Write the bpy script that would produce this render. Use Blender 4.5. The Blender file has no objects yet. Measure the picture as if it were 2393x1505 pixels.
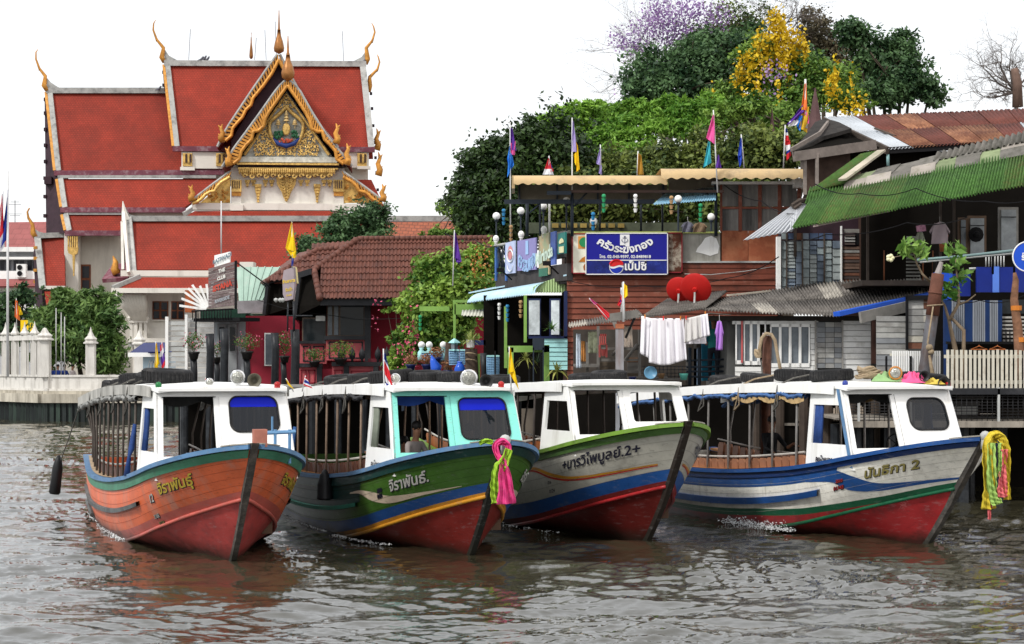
import bpy, bmesh, math, random
import numpy as np
from mathutils import Vector, Matrix
R=math.radians
SC=bpy.context.scene
COL=SC.collection
rnd=random.Random(7)
# ------------------------------------------------------------------ camera
FPX,HCAM,CX,HY=4725.,3.4,1196.5,850.
cam=bpy.data.cameras.new('camera'); cam.sensor_width=36; cam.lens=FPX/2393*36
cam.shift_y=(HY-752.5)/2393; cam.clip_start=.5; cam.clip_end=3000
co=bpy.data.objects.new('camera',cam); COL.objects.link(co); co.location=(0,0,HCAM); co.rotation_euler=(R(90),0,0)
SC.camera=co
# ------------------------------------------------------------------ sky and sun (bright overcast)
SUN_EL,SUN_AZ=46.,-50.   # azimuth measured from straight behind the camera, negative = to the left
W=bpy.data.worlds.new('World'); SC.world=W; W.use_nodes=True
nt=W.node_tree; nt.nodes.clear()
wo=nt.nodes.new('ShaderNodeOutputWorld'); ad=nt.nodes.new('ShaderNodeAddShader')
b1=nt.nodes.new('ShaderNodeBackground'); b2=nt.nodes.new('ShaderNodeBackground')
sk=nt.nodes.new('ShaderNodeTexSky'); sk.sky_type='NISHITA'; sk.sun_disc=False
sk.sun_elevation=R(SUN_EL); sk.sun_rotation=R(180+SUN_AZ); sk.dust_density=4
b1.inputs[1].default_value=.05; nt.links.new(sk.outputs[0],b1.inputs[0])
b2.inputs[0].default_value=(1,1,1,1); b2.inputs[1].default_value=1.0      # the cloud deck
nt.links.new(b1.outputs[0],ad.inputs[0]); nt.links.new(b2.outputs[0],ad.inputs[1]); nt.links.new(ad.outputs[0],wo.inputs[0])
sl=bpy.data.lights.new('sun','SUN'); sl.energy=3.0; sl.angle=R(8); sl.color=(1,.97,.92)
so=bpy.data.objects.new('sun',sl); COL.objects.link(so)
sd=Vector((math.sin(R(SUN_AZ))*math.cos(R(SUN_EL)),-math.cos(R(SUN_AZ))*math.cos(R(SUN_EL)),math.sin(R(SUN_EL))))
so.rotation_euler=sd.to_track_quat('Z','Y').to_euler(); so.location=(-20,-20,40)
SC.view_settings.view_transform='Standard'; SC.view_settings.look='None'
SC.view_settings.gamma=1; SC.view_settings.use_curve_mapping=False; SC.view_settings.exposure=.0
SC.render.engine='CYCLES'; SC.cycles.use_denoising=True
SC.cycles.max_bounces=6; SC.cycles.diffuse_bounces=3; SC.cycles.glossy_bounces=3; SC.cycles.transparent_max_bounces=8
# ------------------------------------------------------------------ helpers
def P(px,py,Y): return Vector(((px-CX)*Y/FPX,Y,HCAM+(HY-py)*Y/FPX))
def PZ(px,py,z):                      # point on the horizontal plane z under a sight line
    Y=(z-HCAM)*FPX/(HY-py); return Vector(((px-CX)*Y/FPX,Y,z))
class Fr:                             # a facade: vertical plane through a point, turned by yaw
    def __init__(s,px,Y,yaw=0,z0=0):
        s.O=Vector(((px-CX)*Y/FPX,Y,0)); a=R(yaw)
        s.U=Vector((math.cos(a),math.sin(a),0)); s.N=Vector((math.sin(a),-math.cos(a),0))
    def at(s,px,py,d=0):              # (u,z) where the sight line meets the plane d metres in front of the facade
        r=Vector(((px-CX)/FPX,1,(HY-py)/FPX)); o=s.O+s.N*d; C=Vector((0,0,HCAM))
        t=(o-C).dot(s.N)/r.dot(s.N); p=C+r*t
        return (p-s.O).dot(s.U),p.z
    def w(s,u,d,z): return s.O+s.U*u+s.N*d+Vector((0,0,z))
    def p(s,px,py,d=0):
        u,z=s.at(px,py,d); return s.w(u,d,z)
MATS={}
def mat(name,c,r=.6,var=.15,sc=2.,dirt=None,da=.3,ds=1.5,streak=0,bump=0.,bs=20.,metal=0.,spec=.22,emit=None,alpha=None,sub=0,slime=0):
    if name in MATS: return MATS[name]
    m=bpy.data.materials.new(name); m.use_nodes=True; n=m.node_tree; N=n.nodes; L=n.links
    b=N['Principled BSDF']; b.inputs['Roughness'].default_value=r; b.inputs['Metallic'].default_value=metal
    b.inputs['Specular IOR Level'].default_value=spec
    tc=N.new('ShaderNodeTexCoord'); mp=N.new('ShaderNodeMapping'); L.new(tc.outputs['Object'],mp.inputs[0])
    oi=N.new('ShaderNodeObjectInfo'); vm=N.new('ShaderNodeVectorMath'); vm.operation='SCALE'; 
    cb=N.new('ShaderNodeCombineXYZ')
    for i in range(3): L.new(oi.outputs['Random'],cb.inputs[i])
    L.new(cb.outputs[0],vm.inputs[0]); vm.inputs['Scale'].default_value=37
    va=N.new('ShaderNodeVectorMath'); L.new(tc.outputs['Object'],va.inputs[0]); L.new(vm.outputs[0],va.inputs[1]); L.new(va.outputs[0],mp.inputs[0])
    no=N.new('ShaderNodeTexNoise'); no.inputs['Scale'].default_value=sc; no.inputs['Detail'].default_value=6; no.inputs['Roughness'].default_value=.65
    L.new(mp.outputs[0],no.inputs[0])
    cr=N.new('ShaderNodeValToRGB'); e=cr.color_ramp.elements
    e[0].position=.3; e[1].position=.7
    e[0].color=(*[max(0,x*(1-var)) for x in c],1); e[1].color=(*[min(1,x*(1+var)) for x in c],1)
    L.new(no.outputs[0],cr.inputs[0]); out=cr.outputs[0]
    if dirt:
        mp2=N.new('ShaderNodeMapping'); L.new(va.outputs[0],mp2.inputs[0])
        if streak: mp2.inputs['Scale'].default_value=(1,1,.12)
        n2=N.new('ShaderNodeTexNoise'); n2.inputs['Scale'].default_value=ds; n2.inputs['Detail'].default_value=8; n2.inputs['Roughness'].default_value=.7
        L.new(mp2.outputs[0],n2.inputs[0])
        r2=N.new('ShaderNodeValToRGB'); r2.color_ramp.elements[0].position=.62-da*.5; r2.color_ramp.elements[1].position=.72-da*.25
        r2.color_ramp.elements[0].color=(0,0,0,1); k=min(1,.35+da); r2.color_ramp.elements[1].color=(k,k,k,1)
        L.new(n2.outputs[0],r2.inputs[0])
        mx=N.new('ShaderNodeMix'); mx.data_type='RGBA'; L.new(r2.outputs[0],mx.inputs[0]); L.new(out,mx.inputs[6]); mx.inputs[7].default_value=(*dirt,1)
        out=mx.outputs[2]
    # each object a little lighter or darker than its neighbour
    hs=N.new('ShaderNodeHueSaturation'); mr=N.new('ShaderNodeMapRange'); L.new(oi.outputs['Random'],mr.inputs[0])
    mr.inputs[3].default_value=1-var*.5; mr.inputs[4].default_value=1+var*.5; L.new(mr.outputs[0],hs.inputs['Value']); L.new(out,hs.inputs['Color']); out=hs.outputs[0]
    L.new(out,b.inputs['Base Color'])
    if slime:   # old scuffs, drawn out along the planks
        m4=N.new('ShaderNodeMapping'); m4.inputs['Scale'].default_value=(.35,1,2.6); L.new(va.outputs[0],m4.inputs[0])
        n4=N.new('ShaderNodeTexNoise'); n4.inputs['Scale'].default_value=7; n4.inputs['Detail'].default_value=9; n4.inputs['Roughness'].default_value=.75; L.new(m4.outputs[0],n4.inputs[0])
        r4=N.new('ShaderNodeValToRGB'); r4.color_ramp.elements[0].position=.56; r4.color_ramp.elements[1].position=.63; r4.color_ramp.elements[1].color=(.55,.55,.55,1); L.new(n4.outputs[0],r4.inputs[0])
        mx=N.new('ShaderNodeMix'); mx.data_type='RGBA'; L.new(r4.outputs[0],mx.inputs[0]); L.new(out,mx.inputs[6]); mx.inputs[7].default_value=(*[.10+.6*x for x in c],1); out=mx.outputs[2]
        r5=N.new('ShaderNodeValToRGB'); r5.color_ramp.elements[0].position=.34; r5.color_ramp.elements[1].position=.43; r5.color_ramp.elements[0].color=(.6,.6,.6,1); r5.color_ramp.elements[1].color=(0,0,0,1); L.new(n4.outputs[0],r5.inputs[0])
        mx=N.new('ShaderNodeMix'); mx.data_type='RGBA'; L.new(r5.outputs[0],mx.inputs[0]); L.new(out,mx.inputs[6]); mx.inputs[7].default_value=(*[.35*x for x in c],1); out=mx.outputs[2]
    if slime:   # dark weed line left by the river along the waterline
        sz=N.new('ShaderNodeSeparateXYZ'); L.new(tc.outputs['Object'],sz.inputs[0]); mz=N.new('ShaderNodeMath'); mz.operation='MULTIPLY_ADD'
        L.new(no.outputs[0],mz.inputs[0]); mz.inputs[1].default_value=-.5; L.new(sz.outputs[2],mz.inputs[2])
        rz_=N.new('ShaderNodeMapRange'); L.new(mz.outputs[0],rz_.inputs[0]); rz_.inputs[1].default_value=-.20; rz_.inputs[2].default_value=.02; rz_.inputs[3].default_value=.85; rz_.inputs[4].default_value=0
        mx=N.new('ShaderNodeMix'); mx.data_type='RGBA'; L.new(rz_.outputs[0],mx.inputs[0]); L.new(out,mx.inputs[6]); mx.inputs[7].default_value=(.018,.017,.012,1); out=mx.outputs[2]; L.new(out,b.inputs['Base Color'])
    if bump:
        bp=N.new('ShaderNodeBump'); n3=N.new('ShaderNodeTexNoise'); n3.inputs['Scale'].default_value=bs; n3.inputs['Detail'].default_value=4
        L.new(mp.outputs[0],n3.inputs[0]); L.new(n3.outputs[0],bp.inputs['Height']); bp.inputs['Strength'].default_value=bump; bp.inputs['Distance'].default_value=.02
        L.new(bp.outputs[0],b.inputs['Normal'])
    if emit: b.inputs['Emission Color'].default_value=(*c,1); b.inputs['Emission Strength'].default_value=emit
    if sub: b.inputs['Subsurface Weight'].default_value=sub
    MATS[name]=m; return m
def glassmat(name,c=(.004,.008,.014),a=.88):
    if name in MATS: return MATS[name]
    m=bpy.data.materials.new(name); m.use_nodes=True; N=m.node_tree.nodes; L=m.node_tree.links
    b=N['Principled BSDF']; b.inputs['Base Color'].default_value=(*c,1); b.inputs['Roughness'].default_value=.04; b.inputs['Specular IOR Level'].default_value=.22; b.inputs['Alpha'].default_value=a
    MATS[name]=m; return m
class MB:
    def __init__(s): s.v=[]; s.f=[]
    def add(s,vs,fs):
        k=len(s.v); s.v.extend([tuple(x) for x in vs]); s.f.extend([tuple(i+k for i in f) for f in fs]); return s
    def quad(s,a,b,c,d): return s.add([a,b,c,d],[(0,1,2,3)])
    def poly(s,pts): return s.add(pts,[tuple(range(len(pts)))])
    def hexa(s,a,b,c,d,e,f,g,h):      # bottom abcd, top efgh
        return s.add([a,b,c,d,e,f,g,h],[(3,2,1,0),(4,5,6,7),(0,1,5,4),(1,2,6,5),(2,3,7,6),(3,0,4,7)])
    def box(s,x0,y0,z0,x1,y1,z1):
        V=Vector
        return s.hexa(V((x0,y0,z0)),V((x1,y0,z0)),V((x1,y1,z0)),V((x0,y1,z0)),V((x0,y0,z1)),V((x1,y0,z1)),V((x1,y1,z1)),V((x0,y1,z1)))
    def fbox(s,F,u0,u1,d0,d1,z0,z1):  # box in a facade frame
        w=F.w
        return s.hexa(w(u0,d0,z0),w(u1,d0,z0),w(u1,d1,z0),w(u0,d1,z0),w(u0,d0,z1),w(u1,d0,z1),w(u1,d1,z1),w(u0,d1,z1))
    def slab(s,pts,off):              # polygon given thickness by the vector off
        n=len(pts); a=[Vector(p) for p in pts]; b=[p+off for p in a]
        fs=[tuple(range(n)),tuple(reversed(range(n,2*n)))]+[(i,i+n,(i+1)%n+n,(i+1)%n) for i in range(n)]
        return s.add(a+b,fs)
    def beam(s,a,b,w,h=None,up=Vector((0,0,1))):
        a=Vector(a); b=Vector(b); h=h or w; d=(b-a).normalized()
        if abs(d.dot(up))>.98: up=Vector((0,1,0))
        x=d.cross(up).normalized()*w/2; y=x.cross(d).normalized()*h/2
        return s.hexa(a-x-y,a+x-y,b+x-y,b-x-y,a-x+y,a+x+y,b+x+y,b-x+y)
    def tube(s,pts,r,n=6,cap=True):
        pts=[Vector(p) for p in pts]; rs=r if isinstance(r,(list,tuple)) else [r]*len(pts)
        k=len(s.v); px=None
        for i,p in enumerate(pts):
            d=(pts[min(i+1,len(pts)-1)]-pts[max(i-1,0)]).normalized()
            if px is None: px=d.orthogonal().normalized()
            px=(px-d*px.dot(d)).normalized(); py=d.cross(px)
            for j in range(n):
                a=2*math.pi*j/n; s.v.append(tuple(p+(px*math.cos(a)+py*math.sin(a))*rs[i]))
        for i in range(len(pts)-1):
            for j in range(n): s.f.append((k+i*n+j,k+i*n+(j+1)%n,k+(i+1)*n+(j+1)%n,k+(i+1)*n+j))
        if cap: s.f.append(tuple(k+j for j in reversed(range(n)))); s.f.append(tuple(k+(len(pts)-1)*n+j for j in range(n)))
        return s
    def lathe(s,c,prof,n=12,M=None):  # prof: [(r,z)..] about +z at c
        k=len(s.v); c=Vector(c)
        for r,z in prof:
            for j in range(n):
                a=2*math.pi*j/n; q=Vector((r*math.cos(a),r*math.sin(a),z))
                if M: q=M@q
                s.v.append(tuple(c+q))
        for i in range(len(prof)-1):
            for j in range(n): s.f.append((k+i*n+j,k+i*n+(j+1)%n,k+(i+1)*n+(j+1)%n,k+(i+1)*n+j))
        s.f.append(tuple(k+j for j in reversed(range(n)))); s.f.append(tuple(k+(len(prof)-1)*n+j for j in range(n)))
        return s
    def ball(s,c,r,n=10,sz=1.):
        return s.lathe(c,[(r*math.sin(math.pi*(i+.02)/(n*.6+.04)),-r*sz*math.cos(math.pi*(i+.02)/(n*.6+.04))) for i in range(int(n*.6)+1)],n)
    def grid(s,fn,nu,nv):
        k=len(s.v)
        for i in range(nu+1):
            for j in range(nv+1): s.v.append(tuple(fn(i/nu,j/nv)))
        for i in range(nu):
            for j in range(nv): a=k+i*(nv+1)+j; s.f.append((a,a+nv+1,a+nv+2,a+1))
        return s
def rootmat(p):
    return WM.get(p.name,Matrix.Identity(4)) if p else Matrix.Identity(4)
WM={}
def link(o,parent=None):
    COL.objects.link(o)
    if parent is not None: o.parent=parent; WM[o.name]=WM.get(parent.name,Matrix.Identity(4))
    return o
def empty(name,loc,label,cat,group=None,rz=0,kind=None):
    o=bpy.data.objects.new(name,None); COL.objects.link(o); o.location=loc; o.rotation_euler=(0,0,rz)
    o.empty_display_size=.3; WM[o.name]=Matrix.Translation(Vector(loc))@Matrix.Rotation(rz,4,'Z')
    return tag(o,label,cat,group,kind)
def tag(o,label=None,cat=None,group=None,kind=None):
    if label: o['label']=label
    if cat: o['category']=cat
    if group: o['group']=group
    if kind: o['kind']=kind
    return o
def obj(name,mb,m,parent=None,label=None,smooth=False,local=False,loc=None,kind=None,cat=None,group=None):
    """one mesh object; vertices are in world space unless local, then put under the parent's frame"""
    me=bpy.data.meshes.new(name)
    vs=mb.v; tmp=None
    if loc is not None and parent is None:
        L=Vector(loc); vs=[tuple(Vector(v)-L) for v in vs]
    elif parent is not None and not local:
        inv=rootmat(parent).inverted(); vs=[tuple(inv@Vector(v)) for v in vs]
    me.from_pydata(vs,[],mb.f); me.materials.append(m)
    if smooth: me.shade_smooth() if hasattr(me,'shade_smooth') else me.polygons.foreach_set('use_smooth',[True]*len(me.polygons))
    bm=bmesh.new(); bm.from_mesh(me); bmesh.ops.recalc_face_normals(bm,faces=bm.faces); bm.to_mesh(me); bm.free()
    o=bpy.data.objects.new(name,me); link(o,parent)
    if loc is not None and parent is None: o.location=loc
    return tag(o,label,cat,group,kind)
def inst(o,loc,parent=None,rot=None,scale=None):  # a copy sharing mesh data, loc in the parent's frame
    c=o.copy(); COL.objects.link(c); c.parent=parent; c.location=loc
    if rot is not None: c.rotation_euler=rot
    if scale is not None: c.scale=scale
    return c
def copytree(o,parent=None,kids=None):
    c=o.copy(); COL.objects.link(c); c.parent=parent
    for k in [x for x in ALLKIDS(o)]: copytree(k,c)
    return c
def ALLKIDS(o): return [x for x in list(COL.objects) if x.parent==o]
def textmesh(s,size=1.,bold=0.,align='CENTER',shear=0.):
    c=bpy.data.curves.new('t','FONT'); c.body=s; c.size=size; c.offset=bold; c.align_x=align; c.align_y='CENTER'; c.shear=shear; c.resolution_u=3
    o=bpy.data.objects.new('t',c); COL.objects.link(o); bpy.context.view_layer.update()
    dg=bpy.context.evaluated_depsgraph_get(); m=bpy.data.meshes.new_from_object(o.evaluated_get(dg))
    vs=[v.co.copy() for v in m.vertices]; fs=[tuple(p.vertices) for p in m.polygons]
    bpy.data.objects.remove(o); bpy.data.curves.remove(c); bpy.data.meshes.remove(m)
    return vs,fs
def text_on(s,fn,size,bold=0.,align='CENTER',shear=0.):   # fn maps flat (x,y) to a 3-D point
    vs,fs=textmesh(s,size,bold,align,shear); mb=MB(); mb.add([fn(v.x,v.y) for v in vs],fs); return mb
def spl(x,xs,ys):
    x=min(max(x,xs[0]),xs[-1]); i=max(0,min(len(xs)-2,int(np.searchsorted(xs,x)-1)))
    h=xs[i+1]-xs[i]; t=(x-xs[i])/h
    def m(k):
        if k==0: return (ys[1]-ys[0])/(xs[1]-xs[0])
        if k==len(xs)-1: return (ys[-1]-ys[-2])/(xs[-1]-xs[-2])
        return (ys[k+1]-ys[k-1])/(xs[k+1]-xs[k-1])
    return (2*t**3-3*t*t+1)*ys[i]+(t**3-2*t*t+t)*h*m(i)+(-2*t**3+3*t*t)*ys[i+1]+(t**3-t*t)*h*m(i+1)
def leafmesh(name,pts,nrm,size,m,parent=None,seed=0,asp=1.8,kind=None,jit=.9,label=None,cat=None,loc=None):
    """many leaf-sized quads at pts (N,3)"""
    g=np.random.default_rng(seed); N=len(pts); pts=np.asarray(pts,dtype=float)
    d=g.normal(size=(N,3)); 
    if nrm is not None: d=d*jit+nrm*1.2
    d/=np.linalg.norm(d,axis=1)[:,None]
    a=np.cross(d,g.normal(size=(N,3))); a/=np.linalg.norm(a,axis=1)[:,None]; b=np.cross(d,a)
    s=(size*g.uniform(.55,1.3,N))[:,None]
    v=np.stack([pts-a*s*asp*.5,pts+b*s*.42,pts+a*s*asp*.5,pts-b*s*.42],1)
    if parent is not None: v=v-np.array(rootmat(parent).translation)
    elif loc is not None: v=v-np.array(loc)
    me=bpy.data.meshes.new(name); me.vertices.add(N*4); me.vertices.foreach_set('co',v.ravel())
    me.loops.add(N*4); me.loops.foreach_set('vertex_index',np.arange(N*4)); me.polygons.add(N)
    me.polygons.foreach_set('loop_start',np.arange(0,N*4,4)); me.polygons.foreach_set('loop_total',np.full(N,4))
    me.update(); me.validate(); me.materials.append(m)
    o=bpy.data.objects.new(name,me); link(o,parent)
    if loc is not None and parent is None: o.location=loc
    return tag(o,label,cat,None,kind)
def leafmat(name,c1,c2,rough=.55,trans=.25,sc=.6):
    if name in MATS: return MATS[name]
    m=bpy.data.materials.new(name); m.use_nodes=True; n=m.node_tree; N=n.nodes; L=n.links; b=N['Principled BSDF']
    ge=N.new('ShaderNodeNewGeometry'); tc=N.new('ShaderNodeTexCoord'); no=N.new('ShaderNodeTexNoise'); no.inputs['Scale'].default_value=sc
    L.new(tc.outputs['Object'],no.inputs[0]); ma=N.new('ShaderNodeMath'); ma.operation='MULTIPLY_ADD'
    L.new(ge.outputs['Random Per Island'],ma.inputs[0]); ma.inputs[1].default_value=.55
    m2=N.new('ShaderNodeMath'); m2.operation='MULTIPLY_ADD'; L.new(no.outputs[0],m2.inputs[0]); m2.inputs[1].default_value=1.6; m2.inputs[2].default_value=-.6
    L.new(m2.outputs[0],ma.inputs[2])
    cr=N.new('ShaderNodeValToRGB'); cr.color_ramp.elements[0].color=(*c1,1); cr.color_ramp.elements[1].color=(*c2,1); cr.color_ramp.elements[0].position=.1; cr.color_ramp.elements[1].position=.95
    L.new(ma.outputs[0],cr.inputs[0]); L.new(cr.outputs[0],b.inputs['Base Color']); b.inputs['Roughness'].default_value=rough
    b.inputs['Specular IOR Level'].default_value=.3
    tr=N.new('ShaderNodeBsdfTranslucent'); L.new(cr.outputs[0],tr.inputs[0]); mx=N.new('ShaderNodeMixShader'); mx.inputs[0].default_value=trans
    L.new(b.outputs[0],mx.inputs[1]); L.new(tr.outputs[0],mx.inputs[2]); L.new(mx.outputs[0],N['Material Output'].inputs[0])
    MATS[name]=m; return m
# common materials
M_white=mat('white_paint',(.80,.80,.78),.45,.04,3,dirt=(.45,.42,.36),da=.12,ds=2.5,streak=1)
M_black=mat('black_wood',(.010,.010,.011),.7,.2,4,spec=.1)
M_dark=mat('interior_shade',(.008,.007,.006),.95,.2,2,spec=.02)  # near-black colour stands in for deep shade in openings and recesses
M_gold=mat('gilding',(.62,.40,.12),.38,.35,3,dirt=(.10,.04,.015),da=.25,ds=5,metal=.25,bump=.6,bs=12)
M_tyre=mat('tyre_rubber',(.015,.015,.016),.75,.3,6,dirt=(.07,.065,.06),da=.2,ds=6,bump=.4,bs=30)
M_rope=mat('old_rope',(.30,.23,.15),.9,.25,12,bump=.8,bs=60)
M_ropeg=mat('grey_rope',(.10,.095,.085),.9,.3,12,bump=.8,bs=60)
M_chrome=mat('chrome',(.6,.6,.6),.18,.1,8,metal=1)
M_lens=mat('lamp_lens',(.30,.30,.27),.2,.5,30,metal=.6,bump=.6,bs=60)
M_skin=mat('skin',(.28,.14,.085),.55,.1,5)
M_hair=mat('black_hair',(.012,.01,.01),.5,.2,9)
# ================================================================== people
def person(label,loc,yaw,sit=True,shirt=None,legs=None,lean=0.,armf=(.5,.5),group=None,hair=True):
    V=Vector; hz=.45 if sit else .92
    j={}; 
    def add(k,p,r): j[k]=(V(p),r)
    add('pel',(0,0,hz),.135); add('wai',(lean*.12,0,hz+.2),.125); add('che',(lean*.3,0,hz+.42),.15); add('nk0',(lean*.4,0,hz+.56),.075)
    add('nk',(lean*.46,0,hz+.63),.055); add('h0',(lean*.5+.02,0,hz+.72),.085); add('h1',(lean*.52+.02,0,hz+.83),.082)
    for s,a in ((1,armf[0]),(-1,armf[1])):
        add('sh%d'%s,(lean*.34,s*.17,hz+.50),.07); add('el%d'%s,(lean*.34+.20*a,s*.25,hz+.50-.27),.045); add('wr%d'%s,(lean*.34+.20*a+.25*a,s*.20,hz+.23+(-.2+.26*a)),.03)
        add('ha%d'%s,(lean*.34+.53*a+.02,s*.19,hz+.23+(-.28+.30*a)),.035)
        add('hi%d'%s,(0.02,s*.1,hz-.03),.10)
        if sit: add('kn%d'%s,(.44,s*.13,hz+.02),.065); add('an%d'%s,(.46,s*.13,.07),.042); add('to%d'%s,(.62,s*.14,.035),.035)
        else: add('kn%d'%s,(.03,s*.11,.48),.065); add('an%d'%s,(0,s*.11,.08),.042); add('to%d'%s,(.17,s*.13,.035),.035)
    ks=list(j); E=[('pel','wai'),('wai','che'),('che','nk0'),('nk0','nk'),('nk','h0'),('h0','h1')]
    for s in (1,-1): E+=[('che','sh%d'%s),('sh%d'%s,'el%d'%s),('el%d'%s,'wr%d'%s),('wr%d'%s,'ha%d'%s),('pel','hi%d'%s),('hi%d'%s,'kn%d'%s),('kn%d'%s,'an%d'%s),('an%d'%s,'to%d'%s)]
    me=bpy.data.meshes.new('t'); me.from_pydata([tuple(j[k][0]) for k in ks],[(ks.index(a),ks.index(b)) for a,b in E],[])
    o=bpy.data.objects.new('t',me); COL.objects.link(o)
    sk=o.modifiers.new('s','SKIN'); sk.use_smooth_shade=True
    for i,k in enumerate(ks): me.skin_vertices[0].data[i].radius=(j[k][1],)*2; me.skin_vertices[0].data[i].use_root=(i==0)
    o.modifiers.new('u','SUBSURF').levels=1
    bpy.context.view_layer.update(); dg=bpy.context.evaluated_depsgraph_get()
    m=bpy.data.meshes.new_from_object(o.evaluated_get(dg)); bpy.data.objects.remove(o)
    r=empty('person',loc,label,'person',group,rz=yaw)
    b=bpy.data.objects.new('body',m); link(b,r)
    m.materials.clear(); 
    for x in (M_skin,shirt or mat('dark_shirt',(.03,.03,.035),.8),legs or mat('dark_trousers',(.02,.022,.03),.8)): m.materials.append(x)
    for p in m.polygons:
        c=p.center; z=c.z
        ishand=abs(c.y)>.15 and c.x>lean*.34+.24*max(armf) and z<hz+.45 and z>hz-.1
        if z>hz+.56 : k=0
        elif z>hz+.05 and not (ishand): k=1
        elif ishand and z>hz+.05: k=0
        elif z<.12: k=0
        else: k=2
        p.material_index=k
    fm=MB()
    for s in (1,-1):
        h,w=j['ha%d'%s][0],j['wr%d'%s][0]; d=(h-w).normalized(); y=V((0,1,0))
        for q,l in enumerate((.055,.075,.08,.07)): 
            a=h+d*.02+y*(q-1.5)*.018; fm.tube([a,a+d*l*.6,a+d*l+V((0,0,-.015))],[.010,.009,.007],5)
        fm.tube([w+d*.04,w+d*.07-y*s*.04,w+d*.11-y*s*.045],[.013,.011,.008],5)
    obj('fingers',fm,M_skin,r,local=True,smooth=True)
    hc=j['h1'][0]
    if hair:
        hm=MB().ball(hc+V((-.02,0,.015)),.098,12,1.02); obj('hair',hm,M_hair,r,local=True,smooth=True)
    fc=MB()
    for s in (1,-1): fc.ball(hc+V((.078,s*.032,-.03)),.012,6); fc.ball(hc+V((-.0,s*.088,-.04)),.018,6)
    fc.tube([hc+V((.085,0,-.035)),hc+V((.105,0,-.07))],.012,5); fc.tube([hc+V((.078,-.025,-.1)),hc+V((.085,0,-.102)),hc+V((.078,.025,-.1))],.007,5)
    obj('face',fc,M_skin,r,local=True,smooth=True)
    return r
# ================================================================== long passenger boats
SS=[0,.25,.6,1.1,1.8,2.5,3.6,5,8,11,14.2]
SB=[.05,.30,.58,.86,1.14,1.30,1.40,1.45,1.46,1.42,1.18]
CS=[.85,1.2,1.7,2.5,3.6,5,7,10,14.2]
CB=[.03,.20,.42,.76,1.06,1.24,1.32,1.32,1.05]
CZ=[1.12,1.04,.92,.72,.46,.18,-.06,-.14,-.05]
KS=[.85,1.1,1.5,1.95,2.5,4,14.2]
KZ=[1.12,.83,.42,0,-.35,-.5,-.5]
STEMB=[.02,.03,.03]
class Boat:
    def __init__(s,tip,phi,root,zt=2.05,pitch=0.):
        s.zt=zt; s.root=root; s.SZ=[zt,zt-.03,zt-.09,zt-.18,zt-.31,zt-.43,zt-.60,zt-.76,zt-.95,zt-.98,zt-.75]
    def sheer(s,x): return (spl(x,SS,SB),spl(x,SS,s.SZ))
    def H(s,x,v,off=0,sd=-1):         # hull side point: x metres aft, v=1 sheer .. 0 chine
        def q(x,v):
            x=max(x,0.); b1,z1=s.sheer(x); xc=.85+x*(14.2-.85)/14.2
            b0=spl(xc,CS,CB); z0=spl(xc,CS,CZ); bul=.07*4*v*(1-v)*min(1,x/2.5)
            return Vector((-(x*v+xc*(1-v)),sd*(b1*v+b0*(1-v)+bul),z1*v+z0*(1-v)))
        p=q(x,v)
        if off:
            e=.02; a=q(x+e,v)-q(max(x-e,0),v); b=q(x,min(v+e,1))-q(x,max(v-e,0)); n=a.cross(b).normalized()
            if n.y*sd<0: n=-n
            p=p+n*off
        return p
    def K(s,x,v,sd=-1):               # bottom: v=1 chine .. 0 keel
        xc=.85+x*(14.2-.85)/14.2; xk=.85+x*(14.2-.85)/14.2
        return Vector((-xc,sd*(spl(xc,CS,CB)*v+.02*(1-v)),spl(xc,CS,CZ)*v+spl(xk,KS,KZ)*(1-v)))
    def O(s,name,mb,m,label=None,smooth=False,par=None): return obj(name,mb,m,par or s.root,label,smooth,local=True)
    def ribbon(s,name,x0,x1,lo,hi,m,off=.006,sd=(-1,1),n=60,label=None,th=0):
        mb=MB()
        for d in sd:
            def fn(a,b):
                x=x0+(x1-x0)*a; l=lo(x) if callable(lo) else lo; h=hi(x) if callable(hi) else hi
                return s.H(x,l+(h-l)*b,off,d)
            mb.grid(fn,n,2)
            if th:
                for vv in (lo,hi):
                    mb.grid(lambda a,b:s.H(x0+(x1-x0)*a,vv(x0+(x1-x0)*a) if callable(vv) else vv,off*b,d),n,1)
        return s.O(name,mb,m,label,True if not th else False)
def hullmesh(b,mt,mbot):
    for sd in (-1,1):
        mb=MB().grid(lambda a,c:b.H(14.2*a**1.5,c,0,sd),90,14); b.O('hull_side',mb,mt,smooth=True)
        mb=MB().grid(lambda a,c:b.K(14.2*a**1.5,c,sd),70,6); b.O('hull_bottom',mb,mbot,smooth=True)
        mb=MB().grid(lambda a,c:b.H(.3+13.9*a,c,-.05,sd),50,4); b.O('inner_lining',mb,mat('lining',(.10,.06,.035),.7,.3,3))
    e=[b.H(14.2,1,0,-1),b.H(14.2,0,0,-1),b.K(14.2,0),b.H(14.2,0,0,1),b.H(14.2,1,0,1)]
    b.O('transom',MB().poly(e),mt)
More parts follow.
